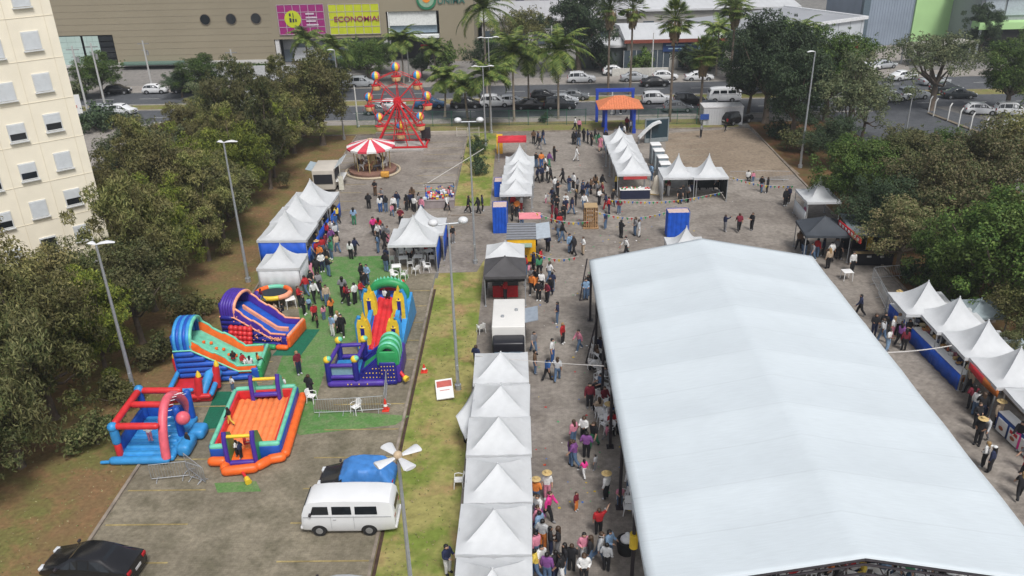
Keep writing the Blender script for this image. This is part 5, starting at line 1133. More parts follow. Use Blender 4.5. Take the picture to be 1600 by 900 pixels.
# (6) orange pad with purple gates
p = at(331, 722); q = at(436, 716); ang_ = math.atan2(q.y-p.y, q.x-p.x); t = thing('orange_bouncy_castle', 'orange bouncy pad with purple gates, blue and mint walls', 'bouncy castle', (p.x+.1, p.y+.1, .02), ang_); W_, D_ = 4.0, 6.3
b = MB(); b.rbox((W_/2, D_/2, .2), (W_, D_, .4), .12, VI['pad'])
for k in range(9): b.ptube((.45+k*(W_-.9)/8, .35, .40), (.45+k*(W_-.9)/8, D_-.35, .40), .24, VI['pad'], 8)
bb('pad', b, t)
for nm, x, dx in (('left', 0, 1), ('right', W_, -1)):
    b = MB(); b.rbox((x, D_/2, .55), (.38, D_, 1.1), .14, VI['blue']); b.rbox((x+.2*dx, D_/2, .62), (.18, D_-.3, .9), .07, VI['red']); b.ptube((x, .1, 1.1), (x, D_-.1, 1.1), .14, VI['mint']); bb('side_wall', b, t)
b = MB(); b.rbox((W_/2, D_, .55), (W_, .34, 1.1), .12, VI['blue']); b.rbox((W_/2, D_-.2, .62), (W_-.4, .16, .9), .07, VI['red']); b.ptube((0, D_, 1.1), (W_, D_, 1.1), .16, VI['mint']); bb('back_wall', b, t)
for x0, x1 in ((-.1, 1.0), (2.75, W_+.1)): b = MB(); b.rbox(((x0+x1)/2, 0, .5), (x1-x0, .4, 1.0), .12, VI['blue']); b.ptube((x0, 0, 1.02), (x1, 0, 1.02), .18, VI['mint']); bb('front_wall', b, t)
b = MB(); b.ptube((W_+.35, -.3, .3), (W_+.35, D_+.2, .3), .3, VI['orange']); b.ptube((-.2, -.45, .3), (1.0, -.55, .3), .3, VI['orange']); b.ptube((.85, -1.5, .28), (3.0, -1.3, .28), .3, VI['orange']); b.ptube((2.8, -1.3, .28), (3.6, -.5, .28), .3, VI['orange']); b.ptube((3.3, -.6, .28), (W_+.45, -.35, .28), .3, VI['orange']); b.ptube((.95, -.6, .28), (.95, -1.4, .28), .28, VI['orange'])
b.rbox((1.95, -.8, .12), (1.9, 1.2, .24), .1, VI['orange']); bb('outer_bumper', b, t)
def gate(y0, y1, x0, x1, H_, hb, c):
    for x, m in ((x0, 'purple'), (x1, 'purple')):
        b = MB(); b.xprism([(y0, .1), (y0, H_*.72), (y0+.25, H_), ((y0+y1)/2, H_*.86), (y1, .3)], -.15, .15, VI[c], Matrix(((0, 1, 0), (1, 0, 0), (0, 0, 1)))); 
        for i in range(len(b.v)): b.v[i] = (b.v[i][0]+x, b.v[i][1], b.v[i][2])
        b.tube([(x, y0-.05, .1), (x, y0-.05, H_*.78), (x, y0+.2, H_+.06)], .15, 8, VI[m]); bb('gate_side', b, t)
    b = MB(); b.ptube((x0, y0+.15, H_*.9), (x1, y0+.15, H_*.9), .11, VI['yellow']); b.ptube((x0, y0, hb), (x1, y0, hb), .17, VI['purple']); b.add([(x0, y0, hb+.1), (x1, y0, hb+.1), (x1, y1, H_*.55 if c == 'orange' else .5), (x0, y1, H_*.55 if c == 'orange' else .5)], [(0, 1, 2, 3)], VI['orange']); bb('gate_bar', b, t)
gate(-.75, .9, 1.1, 2.75, 2.35, .3, 'green'); gate(D_-.6, D_+.7, 1.25, 3.0, 2.3, .95, 'mint')
b = MB(); b.tube([(2.1, -1.6, .25), (2.45, -2.15, .2)], .09, 8, VI['red']); b.tube([(2.45, -2.15, .2), (2.65, -2.5, .16)], [.16, .2], 8, VI['yellow']); bb('air_hose', b, t)
# (7) purple castle with green arch
p = at(512, 607); t = thing('purple_bouncy_castle', 'purple bouncy castle with yellow dots, capped posts and a green arched tower', 'bouncy castle', (p.x, p.y+.15, .02), rad(1)); W_, D_ = 5.0, 4.0
b = MB(); b.rbox((W_/2, D_/2, .22), (W_, D_, .44), .14, VI['navy']); b.ptube((0, 0, .25), (W_-.8, 0, .25), .25, VI['purple'])
for x in (1.5, 1.75, 2.3, 2.9): b.ball((x, -.23, .3), .055, VI['yellow'], 6)
bb('base', b, t)
for i, (x, y) in enumerate(((.15, .1), (2.1, .1), (.45, 2.9), (2.3, 3.0))):
    b = MB(); b.ptube((x, y, .2), (x, y, 2.1), .22, VI['navy']); bb('post', b, t)
    b = MB(); b.ball((x, y, 2.2), .27, VI['yellow'], 12); b.ball((x+.1, y, 2.27), .23, VI['mint'], 12, (1, 1, .9)); bb('post_cap', b, t)
b = MB()
for a, c in (((.15, .1, 1.7), (2.1, .1, 1.7)), ((.45, 2.9, 1.75), (2.3, 3, 1.75)), ((.15, .1, 1.75), (.45, 2.9, 1.8)), ((2.1, .1, 1.75), (2.3, 3, 1.8)), ((.15, .1, .75), (2.1, .1, .75)), ((2.3, 3, .8), (.45, 2.9, .8))): b.ptube(a, c, .15, VI['purple'])
bb('rails', b, t)
b = MB(); b.rbox((1.2, 1.6, .5), (1.9, 2.4, .25), .1, VI['lblue']); bb('inner_floor', b, t)
b = MB(); b.add([(.3, .14, .6), (1.95, .14, .6), (1.95, .14, 1.6), (.3, .14, 1.6)], [(0, 1, 2, 3)]); b.build('net', mat('net_pale', (.2, .35, .42), .6), t, sharp=None)
b = MB(); r = []
for i in range(13): u = i/12; x = 2.4+1.5*u; z = .5+1.1*u; r.append([Vector((x, .7, z)), Vector((x, 2.4, z)), Vector((x, 2.4, z+.14)), Vector((x, .7, z+.14))])
b.loft(r, VI['green']); bb('slide_bed', b, t)
for y in (.5, 2.55):
    b = MB(); b.xprism([(2.3, .3), (2.5, .9), (3.9, 2.2), (4.0, .3)], y-.16, y+.16, VI['navy']); b.tube([(2.4, y, .9), (3.9, y, 2.2)], .1, 8, VI['navy'])
    for k in range(22): x = 2.55+(k % 6)*.24; z = .5+(k//6)*.36; (b.ball((x, y-.16, z), .05, VI['yellow'], 6) if z < .5+(x-2.4)*.95 else None)
    bb('slide_side', b, t)
b = MB(); b.rbox((4.4, 1.5, .95), (1.25, 2.9, 1.9), .18, VI['navy']); tow = b; b = MB(); b.rbox((5.05, 1.9, .8), (.5, 3.4, 1.6), .2, VI['purple']); bb('tower_side', b, t); b = MB()
for k in range(6):
    y = .35+k*.36; pts = [(4.45-.62*math.cos(PI*i/12), y, 1.85+.45+.75*math.sin(PI*i/12)) for i in range(13)]; b.tube([(3.83, y, 1.6)]+pts+[(5.07, y, 1.6)], .19, 8, VI['mint' if k % 2 else 'green'])
b.rbox((4.45, .22, 2.1), (1.2, .2, 1.2), .1, VI['green']); bb('green_arch', b, t)
b = tow; rng = random.Random(6)
for i in range(12):
    for j in range(6):
        if rng.random() < .75: x = 2.5+i*.21; z = .35+j*.3
        else: continue
        if x > 3.8 and z < 1.8: b.ball((x, .06, z), .05, VI['yellow'], 6)
bb('tower', b, t)
b = MB(); b.tube([(5.2, .4, .9), (5.55, .1, .6)], .13, 8, VI['red']); b.tube([(5.55, .1, .6), (5.75, -.05, .5)], [.2, .24], 10, VI['yellow']); bb('air_hose', b, t)
# (8) tall red slide with yellow towers
p = at(567, 556); t = thing('tower_slide', 'tall red inflatable slide between yellow towers with a green arch on top', 'inflatable slide', (p.x, p.y-.2, .02), rad(-3)); W_, D_, H_ = 2.5, 6.3, 3.5
b = MB(); b.xprism([(0, 0), (0, .5), (D_-1.6, H_*.72), (D_, H_*.72), (D_, 0)], 0, W_, VI['blue'], Matrix(((0, 1, 0), (1, 0, 0), (0, 0, 1)))); bb('base', b, t)
for k in range(4):
    b = MB(); r = []
    for i in range(20):
        u = i/19; y = .15+(D_-1.8)*u; z = .5+(H_*.72-.5)*u+.05; x0 = .45+(W_-.9)*k/4; x1 = .45+(W_-.9)*(k+1)/4; r.append([Vector((x0, y, z)), Vector(((x0+x1)/2, y, z+.12)), Vector((x1, y, z)), Vector(((x0+x1)/2, y, z-.2))])
    b.loft(r, VI['red']); bb('red_lane', b, t)
for x in (.2, W_-.2):
    b = MB(); r = []
    for i in range(20): u = i/19; y = .05+(D_-1.2)*u; z = .3+(H_*.72-.5)*u; r.append([Vector((x-.16, y, z)), Vector((x-.16, y, z+.85)), Vector((x+.16, y, z+.85)), Vector((x+.16, y, z))])
    b.loft(r, VI['lblue']); bb('side_wall', b, t)
for x in (.1, W_-.1):
    for y0, zt in ((.5, 3.3), (3.1, 4.25)):
        b = MB(); s_ = 1 if x < 1 else -1; pr = [(-.46, .3), (-.46, zt-.9), (-.34, zt-.45), (-.14, zt-.55), (0, zt), (.16, zt-.6), (.28, zt-.5), (.48, zt-1.2), (.5, .3)]
        b.xprism([(x+s_*(q_+.05), w_) for q_, w_ in pr], y0, y0+.45, VI['yellow']); b.tube([(x-s_*.42, y0+.2, .3), (x-s_*.42, y0+.2, zt-.75), (x-s_*.2, y0+.2, zt-.3)], .17, 8, VI['lblue']); b.ptube((x-.2, y0-.0, zt-1.1), (x+.2, y0-.0, zt-1.1), .07, VI['yellow']); bb('yellow_tower', b, t)
        b = MB(); b.add([(x-.14, y0-.04, .9 if y0 < 1 else 1.9), (x+.14, y0-.04, .9 if y0 < 1 else 1.9), (x+.14, y0-.04, zt-1.2), (x, y0-.04, zt-.85), (x-.14, y0-.04, zt-1.2)], [(0, 1, 2, 3, 4)], VI['navy']); bb('tower_window', b, t)
b = MB(); b.xprism([(1.0, .2), (1.0, .8), (D_-.6, 2.6), (D_+.4, .3)], W_+.05, W_+.45, VI['lblue'], Matrix(((0, 1, 0), (1, 0, 0), (0, 0, 1)))); b.xprism([(1.0, .2), (1.0, .6), (D_-.6, 2.4), (D_+.2, .3)], -.3, -.05, VI['blue'], Matrix(((0, 1, 0), (1, 0, 0), (0, 0, 1)))); bb('climbing_side', b, t)
b = MB(); pts = [(W_/2-(W_/2+.05)*math.cos(PI*i/14), D_-1.1, H_*.72+.3+.85*math.sin(PI*i/14)) for i in range(15)]; b.tube([(-.05, D_-1.1, 2.2)]+pts+[(W_+.05, D_-1.1, 2.2)], [.2]+[.3+.1*math.sin(PI*i/14) for i in range(15)]+[.2], 10, VI['green'])
for i in range(3, 12): b.lathe((pts[i][0], D_-1.1, pts[i][2]+.3), [(.14, 0), (.02, .25)], 8, VI['mint'])
bb('green_arch', b, t)
b = MB(); b.rbox((W_/2, D_-.1, 2.9), (W_-.4, .3, 1.0), .12, VI['red']); bb('back_wall', b, t)
# ---- big wheel
hub = Vector((-15.1, 98.6, 5.45)); t = thing('ferris_wheel', 'small red ferris wheel with striped balloon roofed gondolas', 'ferris wheel', (hub.x, hub.y, 0)); R_ = 3.45
REDM = mat('ride_red', (.60, .02, .03), .4, .1, 3); TAN = mat('gondola_tan', (.60, .40, .20), .6, .1, 3)
b = MB()
for s in (-1, 1):
    y = s*.9
    for sx in (-1, 1): b.tube([(sx*2.9, y*1.7, .15), (0, y, hub.z)], .13, 8); b.tube([(sx*.9, y*1.4, .15), (0, y, hub.z-.3)], .06, 6)
    for z, k in ((1.6, .77), (3.0, .54)): b.tube([(-2.9*k, y*1.4, z), (2.9*k, y*1.4, z)], .05, 6)
    b.box((0, y*1.7, .12), (6.6, .18, .18))
b.box((-3.1, 0, .12), (.18, 3.2, .18)); b.box((3.1, 0, .12), (.18, 3.2, .18)); b.build('support_frame', REDM, t)
b = MB(); b.tube([(0, -1.0, hub.z), (0, 1.0, hub.z)], .22, 12); b.tube([(0, -.7, hub.z), (0, -.6, hub.z)], .5, 12)
for s in (-.5, .5):
    for k in range(8):
        a = k*PI/4+PI/2; e = Vector((R_*math.cos(a), s, hub.z+R_*math.sin(a))); b.tube([(0, s, hub.z), e], .055, 6); a2 = a+PI/4; e2 = Vector((R_*math.cos(a2), s, hub.z+R_*math.sin(a2))); b.tube([e*1, e2*1], .045, 6)
        m1 = Vector((0, s, hub.z)).lerp(e, .6); m2 = Vector((0, s, hub.z)).lerp(e2, .6); b.tube([m1, m2], .035, 6)
b.build('wheel_frame', REDM, t)
for k in range(8):
    a = k*PI/4+PI/2; c = Vector((R_*math.cos(a), 0, hub.z+R_*math.sin(a)))
    b = MB(); b.lathe(c+Vector((0, 0, -1.25)), [(.3, 0), (.5, .1), (.58, .55), (.56, .6), (.5, .55), (.45, .12), (.02, .1)], 14); g = b.build('gondola', TAN, t)
    b = MB(); b.tube([c+Vector((0, -.5, 0)), c+Vector((0, .5, 0))], .04, 6)
    for q in range(4): b.tube([c+Vector((.48*math.cos(q*PI/2+.8), .48*math.sin(q*PI/2+.8), -.7)), c+Vector((.12*math.cos(q*PI/2+.8), .12*math.sin(q*PI/2+.8), .15))], .03, 5)
    b.lathe(c+Vector((0, 0, -.66)), [(.6, 0), (.62, .1), (.5, .12)], 14); b.build('gondola_frame', REDM, g)
    b = MB(); n = 16; cc = c+Vector((0, 0, .42)); r = .55; cols = [0, 1, 2, 3]
    for i in range(8):
        for j in range(n):
            def P_(i_, j_): return cc+Vector((r*math.sin(PI*i_/8)*math.cos(2*PI*j_/n), r*math.sin(PI*i_/8)*math.sin(2*PI*j_/n), -r*math.cos(PI*i_/8)))
            b.add([P_(i, j), P_(i, j+1), P_(i+1, j+1), P_(i+1, j)], [(0, 1, 2, 3)], (j//2) % 4)
    b.build('striped_ball', [V['red'], V['lblue'], V['yellow'], V['pink']], g)
b = MB(); b.box((0, -2.7, .12), (6.0, .5, .2)); b.box((0, 0, .1), (5.5, 2.2, .12)); b.build('platform', mat('platform_grey', (.4, .38, .36), .7), t)
b = MB(); b.rbox((2.9, 1.2, 1.1), (1.1, .6, 1.3), .05); b.build('control_box', DARKM, t)
# barrier around the wheel
# ---- carousel
c = at(580, 274); c.y += 1.4; t = thing('carousel', 'carousel with a red and white striped conical roof', 'carousel', (c.x, c.y, 0)); n = 16
b = MB()
for k in range(n):
    a0, a1 = 2*PI*k/n, 2*PI*(k+1)/n; e = 2.65; b.add([(0, 0, 3.75), (e*math.cos(a0), e*math.sin(a0), 2.95), (e*math.cos(a1), e*math.sin(a1), 2.95)], [(0, 1, 2)], k % 2)
    b.add([(e*math.cos(a0), e*math.sin(a0), 2.95), (e*math.cos(a1), e*math.sin(a1), 2.95), (e*math.cos(a1), e*math.sin(a1), 2.75), (e*math.cos(a0), e*math.sin(a0), 2.75)], [(0, 1, 2, 3)], k % 2)
b.build('striped_roof', [mat('stripe_white', (.75, .74, .72), .6), mat('stripe_red', (.62, .06, .09), .6)], t, sharp=None)
b = MB(); b.lathe((0, 0, .1), [(2.6, 0), (2.6, .28), (2.55, .3), (.05, .3)], 28, 0); b.build('platform', mat('platform_brown', (.22, .12, .09), .7, .2, 2), t)
b = MB(); b.tube([(0, 0, .3), (0, 0, 3.7)], [.4, .3], 12)
for k in range(8): a = 2*PI*k/8; b.tube([(1.9*math.cos(a), 1.9*math.sin(a), .35), (2.0*math.cos(a), 2.0*math.sin(a), 2.85)], .05, 6)
b.build('columns', mat('column_gold', (.55, .45, .22), .5), t)
b = MB(); b.tube([(2.95*math.cos(2*PI*k/28), 2.95*math.sin(2*PI*k/28), .12) for k in range(29)], .13, 6); b.build('ring_step', mat('ring_cream', (.5, .42, .3), .6), t)
b = MB(); b.rbox((1.7, -2.5, .45), (.9, .5, .6), .1); b.build('ticket_step', mat('step_orange', (.6, .30, .05), .6), t)
for k in range(10):
    a = 2*PI*k/10+.2; r = 1.5; x, y = r*math.cos(a), r*math.sin(a); d_ = Vector((-math.sin(a), math.cos(a), 0)); c0 = Vector((x, y, 1.05+.15*(k % 2))); b = MB()
    b.tube([c0-d_*.4, c0-d_*.2, c0+d_*.2, c0+d_*.35], [.08, .17, .16, .1], 8); b.tube([c0+d_*.3, c0+d_*.48+Vector((0, 0, .3)), c0+d_*.5+Vector((0, 0, .42)), c0+d_*.72+Vector((0, 0, .33))], [.11, .08, .1, .05], 8)
    for s, f in ((.25, .3), (.25, -.05), (-.3, -.25), (-.3, .1)): o_ = d_.cross(Vector((0, 0, 1)))*(.08 if f > 0 else -.08); b.tube([c0+d_*s+o_, c0+d_*(s+f*.5)+o_+Vector((0, 0, -.28)), c0+d_*(s+f*.2)+o_+Vector((0, 0, -.5))], [.06, .045, .03], 6)
    b.tube([c0-d_*.38, c0-d_*.55+Vector((0, 0, -.3))], [.05, .02], 5); h_ = b.build('carousel_horse', mat(['horse_white', 'horse_brown', 'horse_black'][k % 3], [(.6, .6, .58), (.25, .12, .06), (.04, .04, .05)][k % 3], .4), t)
    b = MB(); b.tube([(x, y, .38), (x, y, 2.8)], .025, 5); b.build('pole', mat('brass', (.6, .45, .15), .3, metal=.8), h_)
# ---- small toy train stand by the dining tent
A = at(668, 330); B_ = at(704, 322); t = thing('toy_stall', 'low grey stall heaped with colourful toys by the grass strip', 'stall', ((A.x+B_.x)/2, (A.y+B_.y)/2+.8, .01), .03)
b = MB(); b.box((0, -.5, .4), (2.9, .7, .8)); b.box((0, .7, .35), (2.9, .8, .7)); b.box((0, -.5, .82), (3.0, .8, .04)); b.build('counter', mat('counter_mauve', (.30, .26, .26), .7), t)
rng = random.Random(31); b = MB()
for k in range(60): b.rbox((rng.uniform(-1.4, 1.4), rng.uniform(-.8, 1.0), .95+rng.uniform(0, .35)), (rng.uniform(.08, .3), rng.uniform(.08, .3), rng.uniform(.08, .3)), .03, (0, 12, 6, 8, 12, 10, 1)[k % 7])
bb('toys', b, t)
b = MB()
for x in (-1.4, 1.4): b.tube([(x, .9, 0), (x, .9, 2.0)], .03, 6)
b.tube([(-1.4, .9, 2.0), (1.4, .9, 2.0)], .03, 6); b.build('rack', DARKM, t)
b = MB()
for k in range(16): x = -1.35+k*.18; b.ball((x, .88, 1.5+.2*math.sin(k)), .08, k % 13, 6)
bb('hanging_toys', b, t)
# ---- food trailer at the far left row
A = at(505, 300); t = thing('food_trailer', 'cream and grey food trailer with raised hatches behind the left tents', 'food truck', (A.x+.2, A.y+1.4, 0), rad(2))
b = MB(); b.rbox((0, 0, 1.4), (2.2, 3.6, 2.1), .08); b.build('body', mat('trailer_cream', (.52, .48, .42), .6, .08, 1), t)
b = MB(); b.box((-1.4, .2, 2.3), (.9, 2.8, .05), ry=rad(15)); b.build('left_hatch', mat('hatch_blue_grey', (.35, .42, .46), .4), t)
b = MB(); b.box((1.55, .2, 2.75), (.95, 3.2, .05), ry=rad(-35)); b.build('right_hatch', mat('hatch_pale', (.55, .60, .62), .4), t)
b = MB(); b.box((1.13, .2, 1.7), (.04, 2.8, .9)); b.box((0, -1.83, 1.5), (1.9, .04, 1.0)); b.build('serving_opening', mat('dark_inside', (.02, .02, .025), .6), t)
b = MB(); b.box((1.5, .2, 1.05), (.7, 3.0, .05)); b.build('shelf', PLASW, t)
for s in (-1, 1): b = MB(); b.tube([(s*.95, 0, .3), (s*1.12, 0, .3)], .3, 12); b.build('wheel', RUB, t)
b = MB(); b.tube([(1.7, -1.4, 0), (1.7, -1.4, 2.9)], .04, 6); b.box((1.7, -1.4, .9), (.5, .05, 1.5)); b.build('price_board', mat('board_cream', (.6, .58, .5), .6), t)
# ================================================================== STREET FURNITURE
LAMPW = mat('lamp_white', (.62, .63, .64), .4, .05, 4); CONC = mat('pole_concrete', (.45, .45, .44), .8, .08, 1)
def lamp(label, px, py, H, heads, az_=0, r=.1):
    p = at(px, py); t = thing('street_lamp', label, 'street lamp', (p.x, p.y, 0), az_); b = MB(); b.tube([(0, 0, 0), (0, 0, H*.5), (0, 0, H)], [r*1.15, r*.8, r*.55], 10); b.tube([(0, 0, 0), (0, 0, .35)], r*2.0, 10)
    if heads == 'double' or heads == 'twin': b.tube([(-.9, 0, H-.02), (.9, 0, H-.02)], .05, 6)
    b.box((0, -.12, 1.6), (.16, .1, .35)); b.build('pole', POLE, t)
    def head(c, a, L=.85):
        q = MB(); d_ = Vector((math.cos(a), math.sin(a), 0)); c = Vector(c)
        q.tube([c, c+d_*.25+Vector((0, 0, .05)), c+d_*L*.6+Vector((0, 0, .07)), c+d_*L], [.05, .17, .21, .10], 8, squash=.4); q.build('lamp_head', LAMPW, t)
    if heads == 'single': head((0, 0, H), 0)
    elif heads == 'two': head((0, 0, H), 0, 1.0); head((0, 0, H), PI*.8, .6)
    elif heads == 'double': head((.45, 0, H), 0); head((-.45, 0, H), PI)
    elif heads == 'twin':
        for s in (-1, 1): q = MB(); q.ball((s*.85, 0, H+.12), .29, 0, 12, (1, 1, .7)); q.build('lamp_globe', LAMPW, t)
    elif heads == 'quad':
        for k in range(4): q = MB(); a = rad(38+90*k); d_ = Vector((math.cos(a), math.sin(a), 0)); c = Vector((0, 0, H+.15)); q.tube([c+d_*.1, c+d_*.3, c+d_*.78, c+d_*.84], [.05, .12, .24, .2], 10, squash=.3); q.build('lamp_head', LAMPW, t)
        q = MB(); q.ball((0, 0, H+.2), .16, 0, 10); q.build('hub', mat('hub_tan', (.5, .38, .25), .5), t)
    return t
lamp('tall grey lamp post rising beside the red and blue arena', 212, 620, 10.25, 'two', .3, .12)
lamp('tall grey lamp post on the dirt verge left of the white tents', 388, 440, 11.4, 'two', .2, .11)
lamp('lamp post among the olive trees at the far left', 463, 222, 8.0, 'single', .1)
lamp('tall lamp post between the grove and the big wheel', 538, 218, 10.9, 'single', 3.0)
lamp('lamp post on the grass strip beside the fallen sign', 716, 608, 11.0, 'twin', .2, .1)
lamp('lamp post on the grass strip near the blue booths', 743, 412, 11.9, 'twin', 0, .09)
lamp('slender twin headed lamp post at the road end of the strip', 768, 208, 11.7, 'double', .1)
lamp('shorter twin headed lamp post at the road end of the strip', 759, 228, 9.4, 'double', 0)
lamp('tall lamp post in front of the dark trees at right', 1250, 262, 12.2, 'single', 3.3, .11)
lamp('short grey lamp post at the lower edge of the car park', 1410, 235, 6.3, 'single', 2.8)
q = at(622, 715, 10.6); t = lamp('close lamp post with four white petal shaped heads', 638, 900, 10.5, 'quad', 0, .1); t.location = (q.x, q.y, 0)
def upole(label, px, py, H): 
    p = at(px, py); t = thing('utility_pole', label, 'utility pole', (p.x, p.y, 0)); b = MB(); b.tube([(0, 0, 0), (0, 0, H)], [.17, .11], 8); b.build('pole', CONC, t)
    b = MB(); b.box((0, 0, H-.5), (1.8, .1, .12)); b.box((0, 0, H-1.5), (.8, .1, .1)); b.tube([(.3, .25, H-1.6), (.3, .25, H-2.3)], .2, 8); b.build('crossarm', mat('crossarm_grey', (.25, .25, .25), .7), t)
    return p
ps = [upole('utility pole beside the apartment block, left of two', 138, 178, 9.5), upole('utility pole leaning over the driveway beside the apartment block', 166, 172, 9.5), upole('utility pole before the dark green awning of the mall', 238, 138, 7.5), upole('utility pole under the round windows', 372, 150, 7), upole('utility pole behind the coconut palms', 862, 120, 8)]
for i, (px, py) in enumerate([(560, 198), (640, 128), (956, 178), (1018, 122), (1243, 108)]):
    p = at(px, py); t = thing('thin_post', ['white post left of the big wheel', 'thin grey post on the far pavement above the wheel', 'leaning white post left of the gatehouse', 'grey post in front of the shop windows', 'pale post behind the bright green tree'][i], 'post', (p.x, p.y, 0)); b = MB(); b.tube([(0, 0, 0), (0, 0, [5.2, 6, 3.4, 7, 6][i])], .09, 8); b.tube([(0, 0, 0), (0, 0, .15)], .2, 8); b.build('post', mat('post_white', (.62, .62, .6), .6), t)
# concrete fence posts with bent tips along the car park
for i, (px, py) in enumerate([(1450, 178), (1458, 182), (1480, 190), (1497, 198), (1515, 206), (1537, 214), (1560, 222), (1590, 232), (1425, 170)][:8]):
    p = at(px, py); b = MB(); b.tube([(0, 0, 0), (0, 0, 1.9), (.28, .15, 2.3)], .085, 6); o = b.build('fence_post', mat('post_white', (.62, .62, .6), .6)); o.location = p; tag(o, f'white concrete fence post with bent tip by the car park, {ORD[i]} from the left', 'post', 'bent posts by the car park')
b = MB(); A = at(1450, 178); B_ = at(1605, 238); b.tube([A+Vector((0, 0, .15)), B_+Vector((0, 0, .15))], .14, 4)
tag(b.build('low_wall', mat('low_wall_brown', (.30, .25, .19), .9)), 'low concrete wall under the bent white posts', 'wall')
# road side fence of green mesh in bays
GF = mat('fence_green', (.02, .10, .06), .6)
def mesh_fence(name, label, A, B_, h=2.0, m=GF, post=2.5, step=.16):
    A = Vector(A); B_ = Vector(B_); L = (B_-A).length; t = thing(name, label, 'fence', A, math.atan2(B_.y-A.y, B_.x-A.x)); b = MB(); x = 0
    while x < L: b.box((x, 0, h/2), (.018, .018, h)); x += step
    for z in (.15, h*.5, h-.05): b.box((L/2, .012, z), (L, .02, .035))
    b.build('bars', m, t, sharp=None); b = MB(); k = 0
    n = max(1, round(L/post))
    for i in range(n+1): b.box((L*i/n, 0, h/2+.05), (.07, .07, h+.1))
    b.build('posts', m, t, sharp=None); return t
mesh_fence('mesh_fence', 'green bar fence between the big wheel and the road', (-22, 107.0, 0), (7.8, 106.4, 0)); mesh_fence('mesh_fence', 'green bar fence right of the gatehouse', (14.5, 105.9, 0), (26.8, 105.0, 0))
mesh_fence('mesh_fence', 'pale bar fence beside the low wall of the big wheel yard', (-8.6, 101.8, 0), (-5.8, 101.7, 0), 1.1, mat('rail_pale', (.55, .52, .46), .6), 1.5, .12)
b = MB(); b.box((0, 0, .2), (11.5, .3, .4)); o = b.build('low_wall', mat('low_wall_pale', (.42, .38, .33), .9, .15, 1)); o.location = (-13.2, 103.0, 0); tag(o, 'low pale wall behind the big wheel', 'wall')
# gatehouse: blue posts, orange hipped roof and blue portal behind
t = thing('gatehouse', 'entrance pavilion with orange tiled hip roof on blue columns', 'gatehouse', (11.7, 103.4, 0)); TILE = mat('orange_tile', (.62, .20, .09), .8, .18, 5, .5)
b = MB(); w_, d_, z0, z1 = 2.75, 2.2, 3.25, 4.35; b.add([(-w_, -d_, z0), (w_, -d_, z0), (w_, d_, z0), (-w_, d_, z0), (-.6, 0, z1), (.6, 0, z1), (-w_, -d_, z0-.12), (w_, -d_, z0-.12), (w_, d_, z0-.12), (-w_, d_, z0-.12)],
    [(0, 1, 5, 4), (1, 2, 5), (2, 3, 4, 5), (3, 0, 4), (6, 7, 1, 0), (7, 8, 2, 1), (8, 9, 3, 2), (9, 6, 0, 3), (9, 8, 7, 6)])
for k in range(18):
    x = -w_+.15+k*(2*w_-.3)/17; f = min(1, (w_-abs(x))/(w_-.6)); b.tube([(x, -d_, z0+.03), (x+(0 if abs(x) < .6 else 0), -d_+d_*f, z0+.03+(z1-z0)*f)], .035, 4)
b.build('roof', TILE, t, sharp=30); BLP = mat('gate_blue', (.02, .06, .40), .5)
for x in (-1.75, 1.75):
    for y in (-1.6, 1.6): b = MB(); b.box((x, y, 1.57), (.3, .3, 3.14)); b.box((x, y, .3), (.42, .42, .6)); b.build('column', BLP, t)
t = thing('blue_portal', 'blue portal frame standing behind the orange roofed gatehouse', 'portal', (11.6, 107.6, 0)); b = MB()
for x in (-2.3, 2.3): b.box((x, 0, 2.0), (.35, .35, 4.0))
b.box((0, 0, 4.1), (5.0, .4, .4)); b.build('frame', BLP, t)
# white kiosk container, stage trailer, toilets
p = at(1132, 196); t = thing('white_container', 'white flat roofed container at the back corner of the yard', 'container', (p.x-.2, p.y+1.5, 0)); b = MB(); b.box((0, 0, 1.1), (5.0, 2.4, 2.2)); b.build('body', mat('container_grey', (.50, .51, .53), .6, .06, 1), t)
b = MB(); b.box((0, 0, 2.26), (5.1, 2.5, .12)); b.build('roof', mat('container_roof', (.62, .62, .62), .5), t); b = MB()
for k in range(16): b.box((-2.4+k*.32, -1.215, 1.05), (.05, .03, 1.9))
b.build('ribs', mat('container_rib', (.42, .43, .45), .6), t)
p = at(1100, 196); t = thing('blue_notice_board', 'small blue notice board left of the white container', 'sign', (p.x, p.y, 0)); b = MB(); b.box((0, 0, 1.1), (1.1, .06, .7)); b.build('board', mat('notice_blue', (.03, .08, .30), .5), t); b = MB(); b.box((-.4, 0, .38), (.05, .05, .76)); b.box((.4, 0, .38), (.05, .05, .76)); b.build('legs', POLE, t)
p = at(1025, 222); t = thing('stage_screen', 'dark stage screen on a frame beside the far craft tents', 'screen', (p.x, p.y, 0), rad(12)); b = MB(); b.box((0, 0, 1.55), (2.7, .15, 2.4), rz=0); b.build('screen', mat('screen_teal', (.025, .05, .065), .35), t)
b = MB(); b.box((0, 0, 2.82), (2.9, .25, .14)); b.box((1.42, 0, 1.45), (.12, .22, 2.9)); b.box((-1.42, 0, 1.45), (.12, .22, 2.9)); b.box((0, .1, .3), (2.8, .5, .5)); b.build('frame', mat('frame_grey', (.22, .25, .26), .5), t)
p = at(1005, 225); t = thing('curved_canopy', 'curved white fabric arm in front of the dark screen', 'canopy', (p.x, p.y, 0), rad(10)); b = MB(); r = []
for i in range(12): a = i/11; x = -.6+2.6*a; z = .9+1.75*math.sin(a*PI*.5); r.append([Vector((x, -.35, z)), Vector((x, .35, z)), Vector((x+.03, .35, z-.2)), Vector((x+.03, -.35, z-.2))])
